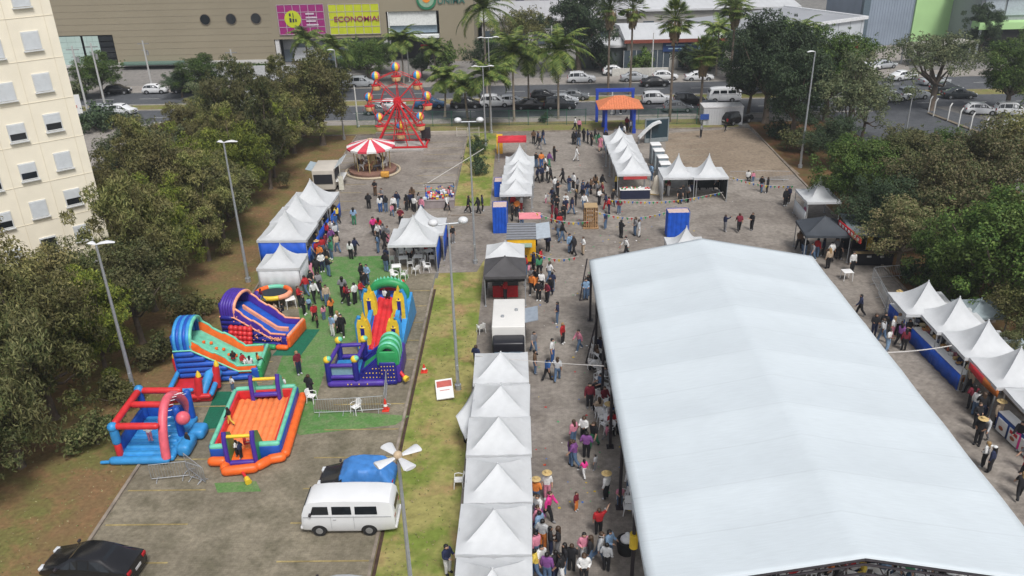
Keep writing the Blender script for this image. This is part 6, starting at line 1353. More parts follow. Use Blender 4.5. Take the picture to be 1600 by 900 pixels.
b.loft(r); b.build('fabric', mat('fabric_white', (.68, .7, .7), .5), t); b = MB(); b.tube([(-.55, 0, 0), (-.55, 0, .9)], .05, 6); b.tube([(.9, 0, 0), (.9, 0, 2.3)], .05, 6); b.build('legs', POLE, t)
for i, (px, py) in enumerate([(1044, 288), (1040, 277), (1034, 266), (1029, 256)]):
    p = at(px, py); t = thing('portable_toilet', f'grey portable toilet with white roof, {ORD[i]} from the camera', 'portable toilet', (p.x-.4, p.y+.3, .01), rad(3), 'portable toilets beside the snack tents')
    b = MB(); b.rbox((0, 0, 1.05), (1.05, 1.1, 2.1), .05); b.build('cabin', mat('toilet_grey', (.20, .24, .27), .5), t); b = MB(); b.rbox((0, 0, 2.17), (1.12, 1.18, .18), .08); b.build('roof', PLASW, t); b = MB(); b.box((-.1, -.565, 1.05), (.75, .04, 1.8)); b.build('door', mat('toilet_door', (.30, .34, .36), .5), t)
# wooden bonfire-like tower of planks, white cone
p = at(923, 357); t = thing('wooden_crate_tower', 'tall stack of wooden pallet boards standing on the plaza', 'wooden tower', (p.x, p.y+.5, .01)); b = MB()
for k in range(9):
    z = .1+k*.2
    for s in (-1, 1):
        if k % 2: b.box((0, s*.42, z), (1.15, .14, .14))
        else: b.box((s*.42, 0, z), (.14, 1.15, .14))
for k in range(5): b.box((-.4+k*.2, -.58, 1.0), (.12, .05, 1.95)); b.box((.6, -.4+k*.2, 1.0), (.05, .12, 1.95)); b.box((-.6, -.4+k*.2, 1.0), (.05, .12, 1.95))
b.box((0, 0, .06), (1.4, 1.4, .1)); b.build('boards', mat('pallet_wood', (.33, .20, .10), .8, .3, 4, .3), t); b = MB(); b.box((0, 0, 2.02), (1.2, 1.2, .06)); b.build('top', mat('pallet_top', (.40, .28, .15), .8), t)
p = at(1026, 303); t = thing('white_bell_stand', 'cream cone shaped stand between the craft tents and snack tents', 'stand', (p.x, p.y+.4, .01)); b = MB(); b.lathe((0, 0, 0), [(.85, 0), (.85, .12), (.5, .3), (.38, .9), (.3, 1.4), (.12, 1.75), (.02, 1.85)], 16); b.build('cone', mat('cone_cream', (.66, .60, .50), .6), t); b = MB(); b.lathe((0, 0, .03), [(.9, 0), (.9, .06), (.02, .06)], 16); b.build('base', mat('cone_base', (.6, .42, .15), .6), t)
# fallen sign board on the grass
A = at(680, 624); B_ = at(708, 617); t = thing('sign_board', 'white and red sign board lying tilted on the grass strip', 'sign', (at(695, 615).x, at(695, 615).y, .22), rad(8)); b = MB(); b.box((0, 0, .12), (1.05, 1.75, .06), rx=rad(10), ry=rad(-4)); b.build('board', PLASW, t)
b = MB(); b.box((0, .42, .235), (.92, .55, .01), rx=rad(10), ry=rad(-4)); b.box((0, -.15, .13), (.6, .05, .012), rx=rad(10), ry=rad(-4), ); b.build('red_print', mat('print_red', (.5, .12, .10), .6), t); b = MB(); b.box((0, 0, -.05), (.9, 1.5, .18), rx=rad(6)); b.build('prop', mat('prop_wood', (.25, .17, .1), .8), t)
# traffic cones
for i, (px, py, h) in enumerate([(603, 641, .75), (663, 581, .5), (633, 590, .5)][:2]):
    p = at(px, py); b = MB(); b.box((0, 0, .03), (.42, .42, .05), 0); b.lathe((0, 0, .055), [(.16, 0), (.13, h*.35)], 12, 0); b.lathe((0, 0, .055), [(.13, h*.35), (.10, h*.55)], 12, 1); b.lathe((0, 0, .055), [(.10, h*.55), (.04, h)], 12, 0)
    o = b.build('traffic_cone', [mat('cone_red', (.65, .05, .03), .5), PLASW]); o.location = p; tag(o, ['red traffic cone on the paving below the purple castle', 'small red cone on the grass right of the purple castle'][i], 'cone')
# crowd barriers
def barrier(px, py, qx, qy, label, h=1.05):
    A = at(px, py); B_ = at(qx, qy); L = (B_-A).length; b = MB(); b.tube([(0, 0, .15), (0, 0, h), (L, 0, h), (L, 0, .15), (0, 0, .15)], .022, 6); k = 1
    n = int(L/.14)
    for k in range(1, n): b.tube([(L*k/n, 0, .15), (L*k/n, 0, h)], .009, 4, caps=False)
    for x in (.15*L, .85*L): b.tube([(x, -.3, .02), (x, 0, .15), (x, .3, .02)], .022, 5)
    o = b.build('crowd_barrier', POLE, sharp=60); o.location = (A.x, A.y, .012); o.rotation_euler.z = math.atan2(B_.y-A.y, B_.x-A.x); tag(o, label, 'barrier')
barrier(238, 752, 296, 746, 'steel crowd barrier in front of the red and blue arena'); barrier(292, 733, 322, 757, 'steel crowd barrier between the arena and the orange pad'); barrier(298, 748, 318, 754, 'short steel barrier end beside the orange pad')
barrier(492, 648, 545, 646, 'steel crowd barrier left of the white chair below the purple castle'); barrier(545, 646, 600, 642, 'steel crowd barrier right of the white chair below the purple castle'); barrier(602, 640, 606, 596, 'steel crowd barrier running towards the purple castle')
barrier(1362, 438, 1392, 492, 'steel crowd barrier beside the short blue counter'); barrier(1364, 437, 1410, 433, 'steel crowd barrier before the black snack stall'); barrier(1372, 460, 1394, 505, 'second steel crowd barrier leaning beside the blue counter')
barrier(1180, 282, 1232, 283, 'steel crowd barrier with people sitting at the open yard'); barrier(1140, 283, 1178, 283, 'steel crowd barrier next to the right snack tent')
# white ropes over the passages and bunting
def rope(a, c, sag, label, r=.018):
    b = MB(); b.tube([a.lerp(c, k/12)+Vector((0, 0, -sag*math.sin(PI*k/12))) for k in range(13)], r, 5); tag(b.build('rope', mat('rope_white', (.6, .58, .55), .6)), label, 'rope')
rope(at(742, 556, 2.6), at(944, 572, 4.4), .05, 'white rope stretched from the far stall tent to the marquee'); rope(at(1386, 551, 4.5), at(1487, 540, 2.5), .08, 'white rope from the marquee to the right food tents', .03)
rope(at(662, 290, 1), at(756, 232, 4), .0, 'orange guy line crossing the dark shrubs', .03)
def bunting(a, c, sag, label, step=.38):
    L = (c-a).length; n = int(L/step); b = MB(); pts = [a.lerp(c, k/n)+Vector((0, 0, -sag*math.sin(PI*k/n))) for k in range(n+1)]; b.tube(pts[::2]+[pts[-1]], .012, 4, 4)
    d_ = (c-a).normalized()
    for k in range(1, n): p_ = pts[k]; b.add([p_-d_*.11, p_+d_*.11, p_+Vector((.05*math.sin(k*2), .05*math.cos(k), -.28))], [(0, 1, 2)], k % 4)
    tag(b.build('bunting', [mat('flag%d' % i, cc, .6, translucent=.3) for i, cc in enumerate([(.55, .04, .04), (.65, .48, .03), (.03, .15, .5), (.05, .35, .12)])]+[mat('rope_white', (.6, .58, .55), .6)], sharp=None), label, 'bunting')
bunting(at(950, 312, 2.6), at(1130, 300, 2.6), .5, 'string of coloured flags in front of the snack tents'); bunting(at(930, 330, 2.4), at(1045, 330, 2.2), .6, 'string of coloured flags over the free blue cabin'); bunting(at(832, 330, 2.6), at(925, 345, 2.0), .5, 'string of coloured flags by the pallet tower')
bunting(at(835, 395, 2.4), at(905, 400, 2.2), .4, 'string of coloured flags beside the white gazebo'); bunting(at(1140, 275, 2.2), at(1245, 290, 2.2), .4, 'string of coloured flags at the edge of the open yard')
# loose confetti like paper on the ground
rng = random.Random(14)
b = MB()
for k in range(260):
    q = at(rng.gauss(985, 70), rng.uniform(300, 470)) if k % 2 else at(rng.uniform(835, 1000), rng.uniform(250, 800)); a = rng.uniform(0, 6); s = rng.uniform(.03, .10)
    b.add([(q.x+s*math.cos(a+j*PI/2), q.y+s*math.sin(a+j*PI/2), .018+.002*j) for j in range(4)], [(0, 1, 2, 3)], k % 5)
tag(b.build('litter', [mat('flag%d' % i, (0, 0, 0)) for i in range(4)]+[PLASW], sharp=None), 'bits of coloured paper and litter on the plaza paving', 'litter', kind='stuff')
b = MB(); p = at(978, 862)
for k in range(1): b.lathe((0, 0, 0), [(.38, 0), (.42, .3), (.44, .72), (.34, .74), (.3, .5), (.02, .5)], 16)
t = thing('litter_bin', 'round black bin with a white bag beside the marquee pole', 'bin', (p.x, p.y, .012)); b.build('bin', RUB, t); b = MB(); b.ball((0, 0, .72), .3, 0, 10, (1, 1, .7)); b.ball((.05, .05, .95), .14, 0, 8); b.build('bag', PLASW, t)
p = at(995, 805, 2.2); b = MB(); b.tube([(0, 0, 0), (0, 0, .75)], .19, 10); o = b.build('yellow_wrap', V['yellow']); o.location = (GX0+.12, 29.2 if False else (GY0+GY1)/2-(GY1-GY0)/2+(GY1-GY0)/6, 2.1); tag(o, 'yellow wrap tied around a marquee pole at left', 'pole wrap')
p = at(1200, 190); 
# lettering-free white and red board at the driveway, far left
p = at(112, 190); t = thing('sign_board', 'large white board with red print by the driveway beside the apartment block', 'sign', (p.x, p.y, 0), rad(20)); b = MB(); b.box((0, 0, 2.3), (3.4, .15, 2.6)); b.build('board', PLASW, t); b = MB(); b.box((-.7, -.1, 2.5), (1.4, .05, .5)); b.box((.7, -.1, 2.0), (.9, .05, .4)); b.build('red_print', mat('print_red', (.5, .12, .10), .6), t); b = MB(); b.box((-1.4, 0, .5), (.15, .12, 1.0)); b.box((1.4, 0, .5), (.15, .12, 1.0)); b.build('legs', POLE, t)
for i, (px, py, L_) in enumerate([(260, 205, 3), (1000, 118, 9)]): 
    p = at(px, py); b = MB(); b.box((0, 0, .6), (L_, .25, 1.2)); o = b.build('boundary_wall', mat('boundary_white', (.55, .54, .5), .8)); o.location = (p.x, p.y, 0); tag(o, ['short white boundary wall at the driveway', 'white boundary wall on the far pavement before the shop'][i], 'wall')
for i, (x0, w_) in enumerate([(-47, 13), (-30, 8)]):
    b = MB(); rr = random.Random(40+i)
    leaves_n = 0
    for k in range(int(w_*2)): leaves(b, rr, Vector((-w_/2+k*.5, rr.uniform(-.3, .3), .8)), .75, 70, .3)
    o = b.build('hedge', L_GREEN, sharp=None); o.location = (x0, 142.5, .9); tag(o, ['long clipped hedge behind the pale wall below the mall', 'short clipped hedge below the mall banners'][i], 'hedge')
p = at(415, 110); b = MB(); b.box((0, 0, 1.1), (24, .3, 2.2)); o = b.build('boundary_wall', mat('boundary_grey', (.48, .49, .5), .8)); o.location = (p.x+.5, 139.8, 0); tag(o, 'long pale wall on the far pavement below the mall', 'wall')
# ================================================================== PLASTIC CHAIRS AND TABLES
def make_chair():
    t = thing('plastic_chair', None, None); b = MB(); b.rbox((0, 0, .43), (.44, .44, .04), .02); b.build('seat', PLASW, t, sharp=50)
    b = MB(); r = []
    for i in range(7): a = -1+2*i/6; r.append([Vector((a*.22, .20-.04*(1-a*a)*-1, .45)), Vector((a*.23, .27+.05*(1-a*a)*1, .86-.05*a*a)), Vector((a*.23, .30+.05*(1-a*a), .86-.05*a*a)), Vector((a*.22, .23+.04*(1-a*a), .45))])
    b.loft(r); b.build('backrest', PLASW, t, sharp=50)
    for s in (-1, 1):
        b = MB(); b.tube([(s*.23, .22, .62), (s*.26, 0, .66), (s*.25, -.2, .62), (s*.22, -.2, .44)], .022, 6); b.build('armrest', PLASW, t)
        for y in (-.2, .2): b = MB(); b.tube([(s*.2, y, .43), (s*.25, y*1.2, 0)], [.03, .02], 6); b.build('leg', PLASW, t)
    return t
def make_table():
    t = thing('plastic_table', None, None); b = MB(); b.rbox((0, 0, .72), (.75, .75, .035), .03); b.build('table_top', PLASW, t, sharp=50)
    for s in (-1, 1):
        for y in (-1, 1): b = MB(); b.tube([(s*.31, y*.31, .71), (s*.34, y*.34, 0)], [.035, .022], 6); b.build('leg', PLASW, t)
    return t
CH = make_chair(); TB = make_table(); rng = random.Random(21)
def chairs(L, where, cnt0=0, z=.015):
    for i, (px, py) in enumerate(L):
        p = at(px, py); place(CH, (p.x, p.y, z), rng.uniform(0, 6.28), f'white plastic chair {where}' + (f', {ORD[i]} counting from the {cnt0}' if cnt0 else ''), ('plastic chairs '+where) if cnt0 else None, 'chair')
def tables(L, where, cnt0=0, z=.015):
    for i, (px, py) in enumerate(L):
        p = at(px, py); place(TB, (p.x, p.y, z), rng.uniform(0, .6), f'white plastic table {where}' + (f', {ORD[i]} counting from the {cnt0}' if cnt0 else ''), ('plastic tables '+where) if cnt0 else None, 'table')
srt = lambda L: sorted(L, key=lambda p: -p[1])
chairs(srt([(612, 412), (622, 425), (632, 436), (641, 418), (650, 428), (660, 415), (668, 424), (676, 411), (684, 404), (627, 402), (655, 402), (672, 397), (637, 402), (617, 437), (662, 400)]), 'at the dining tent', 'camera'); tables(srt([(631, 415), (654, 413), (671, 404), (620, 428), (645, 396)]), 'in front of the dining tent', 'camera')
chairs(srt([(925, 575), (932, 560), (940, 590), (935, 600), (944, 610), (938, 625), (934, 545), (928, 560), (942, 640), (936, 650), (948, 655), (945, 672), (941, 662), (952, 680), (930, 552), (947, 628), (938, 578)]), 'along the left edge of the marquee', 'camera')
tables(srt([(938, 568), (944, 600), (948, 645), (953, 668)]), 'under the left edge of the marquee', 'camera')
for px, py, lb in [(488, 628, 'next to the person in black below the purple castle'), (982, 803, 'standing alone on the plaza by the yellow wrapped pole'), (557, 645, 'between the two barriers below the purple castle'), (717, 760, 'on the grass beside the central stall row'), (972, 785, 'next to the small child in pink'), (752, 520, 'at the back of the food truck')]: chairs([(px, py)], lb)
for px, py, lb in [(455, 480, 'on the lawn behind the trampoline'), (1322, 437, 'on the paving before the black stalls')]: tables([(px, py)], lb)
L = [(1130+i*22+(i*37 % 11), 893+(i*53 % 22)) for i in range(18)]
chairs(srt(L), 'under the front gable of the marquee', 'camera'); tables(srt([(1165, 900), (1250, 905), (1330, 898), (1410, 902), (1480, 908)]), 'under the front gable of the marquee', 'camera')
kill(CH); kill(TB)
# ================================================================== PEOPLE
def person_body(pose, name):
    """skeleton grown into one continuous skin; returns the evaluated mesh and bone regions"""
    P = {}; sit = pose == 'sit'; hz = .50 if sit else .93
    lean = .06 if pose.startswith('walk') else (.10 if pose == 'bend' else 0)
    P['pel'] = (0, 0, hz, .135); P['bel'] = (0, lean*.3, hz+.14, .125); P['che'] = (0, lean, hz+.34, .15); P['nec'] = (0, lean*1.3, hz+.52, .06); P['hea'] = (0, lean*1.3+.015, hz+.62, .092); P['top'] = (0, lean*1.3+.01, hz+.72, .085)
    E_ = [('pel', 'bel'), ('bel', 'che'), ('che', 'nec'), ('nec', 'hea'), ('hea', 'top')]
    for s, n in ((1, 'r'), (-1, 'l')):
        sw = {'stand': 0, 'stand2': 0, 'walka': .22*s, 'walkb': -.22*s, 'sit': 0, 'point': 0, 'bend': 0, 'hold': 0}[pose]
        P['sho'+n] = (s*.18, lean, hz+.46, .068)
        arm = {'stand': ((.05, -.02, -.27), (.02, .06, -.24)), 'stand2': ((.09, -.05, -.26), (-.10, .17, -.10)), 'walka': ((.04, -sw*.45, -.26), (.02, -sw*.35+.08, -.22)), 'walkb': ((.04, -sw*.45, -.26), (.02, -sw*.35+.08, -.22)),
               'sit': ((.05, .06, -.26), (-.03, .22, -.06)), 'point': ((.05, -.02, -.27), (.02, .06, -.24)) if s < 0 else ((.16, .12, .05), (.12, .14, .18)), 'bend': ((.03, .10, -.26), (-.04, .18, -.16)), 'hold': ((.05, .05, -.26), (-.07, .22, .02))}[pose]
        e = [P['sho'+n][0]+s*arm[0][0], P['sho'+n][1]+arm[0][1], P['sho'+n][2]+arm[0][2]]; w = [e[0]+s*arm[1][0], e[1]+arm[1][1], e[2]+arm[1][2]]
        d_ = (Vector(w)-Vector(e)).normalized(); h = Vector(w)+d_*.075
        P['elb'+n] = (*e, .048); P['wri'+n] = (*w, .034); P['han'+n] = (*h, .038)
        P['hip'+n] = (s*.09, 0, hz-.03, .095)
        if sit: k = (s*.12, .42, hz-.01); a = (s*.13, .44, .08)
        else: k = (s*.10, .03+sw*.55, .49+abs(sw)*.05); a = (s*.10, sw*1.0-(.12 if sw < 0 else 0), .085+(.08 if sw < 0 else 0))
        P['kne'+n] = (*k, .063); P['ank'+n] = (*a, .045); P['toe'+n] = (a[0]+s*.02, a[1]+.15, a[2]-.04, .038)
        E_ += [('che', 'sho'+n), ('sho'+n, 'elb'+n), ('elb'+n, 'wri'+n), ('wri'+n, 'han'+n), ('pel', 'hip'+n), ('hip'+n, 'kne'+n), ('kne'+n, 'ank'+n), ('ank'+n, 'toe'+n)]
    ks = list(P); me = bpy.data.meshes.new('sk'); me.from_pydata([P[k][:3] for k in ks], [(ks.index(a), ks.index(b)) for a, b in E_], [])
    o = bpy.data.objects.new('sk', me); COL.objects.link(o); md = o.modifiers.new('skin', 'SKIN'); md.use_smooth_shade = True
    if not me.skin_vertices: 
        bpy.context.view_layer.objects.active = o; bpy.ops.mesh.customdata_skin_add()
    for i, k in enumerate(ks):
        r = P[k][3]*1.12; fl = (1.25, .80) if k in ('che', 'bel', 'pel') else (1, 1)
        me.skin_vertices[0].data[i].radius = (r*fl[0], r*fl[1]); me.skin_vertices[0].data[i].use_root = (k == 'pel')
    sb = o.modifiers.new('sub', 'SUBSURF'); sb.levels = 2; sb.render_levels = 2
    ev = bpy.data.meshes.new_from_object(o.evaluated_get(bpy.context.evaluated_depsgraph_get())); bpy.data.objects.remove(o)
    # regions
    segs = [(Vector(P[a][:3]), Vector(P[b][:3]), {'nec': 'head', 'hea': 'head'}.get(a, {'nec': 'torso', 'bel': 'torso', 'che': 'torso'}.get(b, {'sho': 'torso', 'elb': 'uarm', 'wri': 'farm', 'han': 'hand', 'hip': 'pelv', 'kne': 'leg', 'ank': 'leg', 'toe': 'foot'}.get(b[:3])))) for a, b in E_]
    def reg(c):
        best = None; bd = 9
        for a, b, n in segs:
            ab = b-a; u = max(0, min(1, (c-a).dot(ab)/ab.length_squared)); d_ = (c-(a+ab*u)).length-(.07 if n in ('torso', 'pelv') else .02)
            if d_ < bd: bd = d_; best = n
        if best == 'torso' and c.z < hz+.06 and not sit: best = 'pelv'
        if best == 'foot' and c.z > .17 and not sit: best = 'leg'
        return best
    fr = [reg(p.center) for p in ev.polygons]
    def cloth(names, off, nm):
        keep = [i for i, f in enumerate(fr) if f in names]; vm = {}; b = MB()
        for i in keep:
            f = []
            for v in ev.polygons[i].vertices:
                if v not in vm: vm[v] = len(b.v); q = ev.vertices[v]; b.v.append(tuple(q.co+q.normal*off))
                f.append(vm[v])
            b.f.append(tuple(f)); b.m.append(0)
        if not b.f: return None
        return b.build(nm, PLASW, sharp=80, link=False).data
    R_ = dict(top=cloth(('torso', 'uarm', 'farm'), .016, 'shirt'), tee=cloth(('torso', 'uarm'), .016, 'shirt'), legs=cloth(('pelv', 'leg'), .014, 'trousers'), shorts=None, shoes=cloth(('foot',), .012, 'shoes'))
    # hands get five fingers, the head gets nose, ears, eyes and mouth: appended as closed islands of the body mesh
    b = MB(); b.v = [tuple(v.co) for v in ev.vertices]; b.f = [tuple(p.vertices) for p in ev.polygons]; b.m = [0]*len(b.f)
    for s, n in ((1, 'r'), (-1, 'l')):
        w = Vector(P['wri'+n][:3]); h = Vector(P['han'+n][:3]); d_ = (h-w).normalized(); sd_ = d_.cross(Vector((s, .2, 0))).normalized(); pn = d_.cross(sd_)
        for k, (o_, L) in enumerate(((-.024, .062), (-.008, .072), (.008, .068), (.024, .055))): r0 = h+sd_*o_-d_*.01; b.tube([r0, r0+d_*L*.5, r0+d_*L*.85-pn*.018*s, r0+d_*L-pn*.034*s], [.009, .0085, .008, .006], 5)
        r0 = w+d_*.03-sd_*.028; b.tube([r0, r0+d_*.03-sd_*.022, r0+d_*.055-sd_*.028], [.011, .010, .007], 5)
    hc = Vector(P['hea'][:3])+Vector((0, 0, .035)); b.tube([hc+Vector((0, .085, .005)), hc+Vector((0, .112, -.02))], [.008, .014], 6)
    for s in (-1, 1): b.ball(hc+Vector((s*.035, .088, .018)), .009, 1, 6); b.ball(hc+Vector((s*.092, 0, -.005)), .02, 0, 6, (.5, 1, 1.4))
    b.tube([hc+Vector((-.022, .088, -.045)), hc+Vector((.022, .088, -.045))], .006, 5, 1)
    R_['body'] = b.build('body', [PLASW, mat('eye_dark', (.02, .015, .01), .4)], sharp=80, link=False).data; R_['hc'] = hc; R_['hz'] = hz
    return R_
HAIRS = {}
def hairmesh(kind):
    b = MB()
    if kind == 'short': b.ball((0, -.018, .022), .112, 0, 14, (.92, 1, 1.0)); keep = [(i) for i, f in enumerate(b.f)]
    elif kind == 'long':
        b.ball((0, -.02, .02), .118, 0, 14, (.95, 1, 1.02)); r = []
        for i in range(6): u = i/5; z = .02-.30*u; w = .112-.012*u; r.append([Vector((w*math.cos(a)*1.0, -.035+.09*math.sin(a)-.02*u, z)) for a in [PI*.98+PI*1.04*k/8 for k in range(9)]]+[Vector((w*.72*math.cos(a), -.03+.05*math.sin(a)-.02*u, z)) for a in [PI*.98+PI*1.04*(8-k)/8 for k in range(9)]])
        b.loft(r)
    elif kind == 'hat': b.lathe((0, 0, .05), [(.02, .13), (.095, .12), (.115, .03), (.235, .015), (.25, 0), (.23, -.002), (.11, .005)], 18)
    elif kind == 'cap': b.ball((0, -.005, .045), .115, 0, 12, (.95, 1, .75)); b.box((0, .14, .045), (.14, .10, .015))
    me = b.build({'hat': 'straw_hat', 'cap': 'cap'}.get(kind, 'hair'), PLASW, sharp=60, link=False).data
    if kind in ('short', 'long'):   # open the front so the face shows
        bm = bmesh.new(); bm.from_mesh(me); dl = [f for f in bm.faces if f.calc_center_median().y > .045 and f.calc_center_median().z < .055]; bmesh.ops.delete(bm, geom=dl, context='FACES'); bm.to_mesh(me); bm.free()
    return me
for k in ('short', 'long', 'hat', 'cap'): HAIRS[k] = hairmesh(k)
sk = MB(); sk.lathe((0, 0, 0), [(.135, .12), (.165, .0), (.22, -.25), (.27, -.48), (.26, -.485), (.12, .1)], 16, 0, 1, .85); SKIRT = sk.build('skirt', PLASW, sharp=70, link=False).data
BODIES = {k: person_body(k, k) for k in ('stand', 'stand2', 'walka', 'walkb', 'sit', 'point', 'hold')}
CLR = dict(r=('red', (.42, .02, .025)), k=('black', (.016, .016, .019)), w=('white', (.68, .68, .67)), b=('blue', (.03, .10, .30)), n=('navy', (.018, .025, .065)), g=('grey', (.20, .20, .21)), p=('pink', (.60, .22, .30)), u=('purple', (.20, .07, .24)),
           m=('maroon', (.16, .015, .03)), o=('orange', (.65, .20, .04)), y=('yellow', (.65, .48, .08)), e=('green', (.04, .20, .10)), t=('beige', (.45, .35, .25)), c=('light blue', (.22, .34, .50)), d=('brown', (.12, .07, .04)), h=('hot pink', (.75, .05, .28)), a=('pale grey', (.42, .43, .44)), j=('denim blue', (.09, .15, .25)))
def cloth(k): return mat('cloth_'+CLR[k][0].replace(' ', '_'), CLR[k][1], .85, .15, 14, .1)
SKIN = [mat('skin_light', (.50, .30, .21), .6, .05), mat('skin_tan', (.36, .20, .13), .6, .05), mat('skin_dark', (.14, .075, .045), .6, .05)]
HAIRM = [mat('hair_black', (.012, .01, .009), .5), mat('hair_brown', (.06, .035, .02), .5), mat('hair_blond', (.30, .19, .08), .5)]; STRAW = mat('straw', (.52, .38, .17), .8, .15, 20)
POSEW = dict(stand='standing', stand2='with arms folded', walka='walking', walkb='walking', sit='sitting', point='raising one arm', hold='holding something')
PEOPLE_LABELS = set(); prng = random.Random(77); NP = [0]
TOPS = 'kwgbnrpmauetcoyjd'
def person(px, py, code, where, z=.014, face=None, pose=None, child=False, hat=None, grp=None, zh=None, off=(0, 0)):
    if len(code) < 2 or code[1] not in CLR: code = code[0]+'j'+code[1:]
    t_, b_ = code[0], code[1]; ops = code[2:]; child = child or 's' in ops
    if pose is None: pose = 'sit' if 'S' in ops else ('point' if 'P' in ops else ('hold' if 'H' in ops else ('stand2' if 'F' in ops else ('walka' if 'W' in ops else prng.choice(('stand', 'stand', 'stand2', 'walka', 'walkb', 'hold'))))))
    hat = hat or ('hat' if 'T' in ops else ('cap' if 'C' in ops else None)); dress = 'D' in ops; hair = prng.choice(('short', 'short', 'long')); hm = prng.choice((0, 0, 0, 1, 1, 2) if hair == 'long' else (0, 0, 0, 1))
    def lab(tt, bb_, ht, hr):
        who = 'child' if child else 'person'; ex = {'hat': ' and straw hat', 'cap': ' and cap', None: ''}[ht] or (' with long hair' if hr == 'long' else '')
        if dress: return f'{who} in {CLR[tt][0]} dress{ex} {where}'
        c1 = f'{who} in {CLR[tt][0]} top, {CLR[bb_][0]} trousers{ex}, {POSEW[pose]} {where}'; c2 = f'{who} in {CLR[tt][0]} top, {CLR[bb_][0]} trousers{ex} {where}'; ex = ex.replace(' with long hair', ', long hair')
        c3 = f'{who}, {CLR[tt][0]} top, {CLR[bb_][0]} trousers{ex} {where}'
        return next((c for c in (c1, c2, c3) if len(c.split()) <= 16), c3)
    tries = [(t_, b_, hat, hair), (t_, b_, hat, 'long' if hair == 'short' else 'short'), (t_, 'k' if b_ == 'j' else 'j', hat, hair)]+[(x, b_, hat, hair) for x in TOPS]+[(x, y_, hat, hair) for x in TOPS for y_ in 'jkng']
    for tt, bb_, ht, hr in tries:
        L = lab(tt, bb_, ht, hr)
        if L not in PEOPLE_LABELS: break
    PEOPLE_LABELS.add(L)
    if len(L.split()) > 16: L = L.replace(' standing', ''); 
    if len(L.split()) > 16: print('LONG', L)
    p = at(px, py, z if zh is None else zh); B = BODIES[pose]
    o = bpy.data.objects.new('person', B['body']); COL.objects.link(o); o.location = (p.x+off[0], p.y+off[1], p.z); o.rotation_euler.z = prng.uniform(0, 6.28) if face is None else rad(face)
    s = prng.uniform(.60, .72) if child else prng.uniform(.94, 1.05); o.scale = (s*prng.uniform(.98, 1.12),)*2+(s,); tag(o, L, 'child' if child else 'person', grp); setmat(o, prng.choice(SKIN[:2]+SKIN[:1]) if prng.random() < .85 else SKIN[2])
    def sub(me, nm, m, loc=None):
        c = bpy.data.objects.new(nm, me); COL.objects.link(c); c.parent = o; setmat(c, m)
        if loc is not None: c.location = loc
    sub(B['top' if prng.random() < .7 and not dress else 'tee'], 'shirt', cloth(tt)); 
    if dress and pose != 'sit': sub(SKIRT, 'skirt', cloth(tt), (0, 0, B['hz']+.02))
    else: sub(B['legs'], 'trousers', cloth(bb_))
    sub(B['shoes'], 'shoes', cloth(prng.choice('kwkga')))
    sub(HAIRS[hr], 'hair', HAIRM[hm], B['hc'])
    if ht: sub(HAIRS[ht], 'straw_hat' if ht == 'hat' else 'cap', STRAW if ht == 'hat' else cloth(prng.choice('knrw')), B['hc']+Vector((0, 0, .02)))
    NP[0] += 1
    return o
def crowd(where, data, **kw):
    for it in data.split(';'):
        it = it.split()
        if len(it) >= 3: person(float(it[0]), float(it[1]), it[2], where, **kw)
crowd('on the left passage by the marquee', '871 506 nj;879 537 rk;905 548 pj;863 566 wb;855 595 bkW;871 595 aj;834 552 gj;836 584 dj;892 728 uj;913 746 hws;896 695 pj;930 735 ags')
crowd('in the middle of the left passage', '912 690 wk;929 688 ps;921 637 mk;898 730 ujW;916 716 uk;928 700 ke;947 780 wkT;968 790 ps;984 772 wjT;900 798 mos')
crowd('in the group near the black bin', '935 836 rkP;912 878 pa;922 882 kj;936 878 aj;951 872 cj;947 893 ak;')
crowd('in the crowd beside the central stalls', '855 780 wpT;857 812 hk;842 815 wu;838 830 put;843 842 cj;860 865 kn;872 868 kgF;839 875 pj;845 897 wj;882 896 kj;893 893 kk;868 905 kn;838 905 yj;855 910 uj;848 858 ao;878 912 kw;912 912 wk;834 800 tjs;838 790 ojT')
crowd('at the small stall side door', '700 896 nw;728 690 kk;745 575 nk')
crowd('queueing at the left row of white tents', '487 438 pkD;478 425 ps;496 432 kk;504 425 wn;511 418 kj;488 410 gj;498 405 rkT;505 398 rj;497 392 nk;510 392 mj;518 385 ue;493 383 kj;512 375 rk;520 372 wn;506 368 wkT;525 362 bj;515 355 gj;528 350 yk;522 342 dk;528 395 tj;519 405 ej;502 412 oj;514 432 kj;480 398 wj;526 378 ak;508 358 nk')
crowd('strolling between the tents and the carousel', '577 327 kk;587 306 kd;595 332 wb;604 332 kj;598 320 gn;616 332 wk;622 325 nj;627 352 mk;613 338 ps;554 352 ce;584 367 hk;593 368 rn;592 395 jj;601 388 kk;591 378 wk;556 400 nk;549 405 wk;600 376 gn;607 380 gp')
crowd('by the toy stall', '636 330 kk;642 327 nk;648 332 wk;655 328 gn;660 335 pj;702 318 pg;699 330 wk;655 318 ks;645 318 dk')
crowd('crossing the grass strip path', '732 333 kk;748 334 kkW;754 330 nk;700 385 mk;708 380 kg')
crowd('on the lawn behind the purple slide', '469 480 rk;476 492 kk;492 472 wk;503 470 kj;493 505 rk;497 512 dks;507 500 ps;541 475 rk;544 477 mk;537 465 gk;565 470 rk;570 455 kn;575 445 cj;566 442 kk;545 470 wks;519 495 ok;521 525 cw;530 520 wk;536 525 kk;574 472 rks;488 455 kj;480 462 rj;500 458 gk;556 475 kk;484 485 cns;512 478 tj')
crowd('on the lawn by the castles', '468 585 mn;445 614 wos;486 622 kk;')
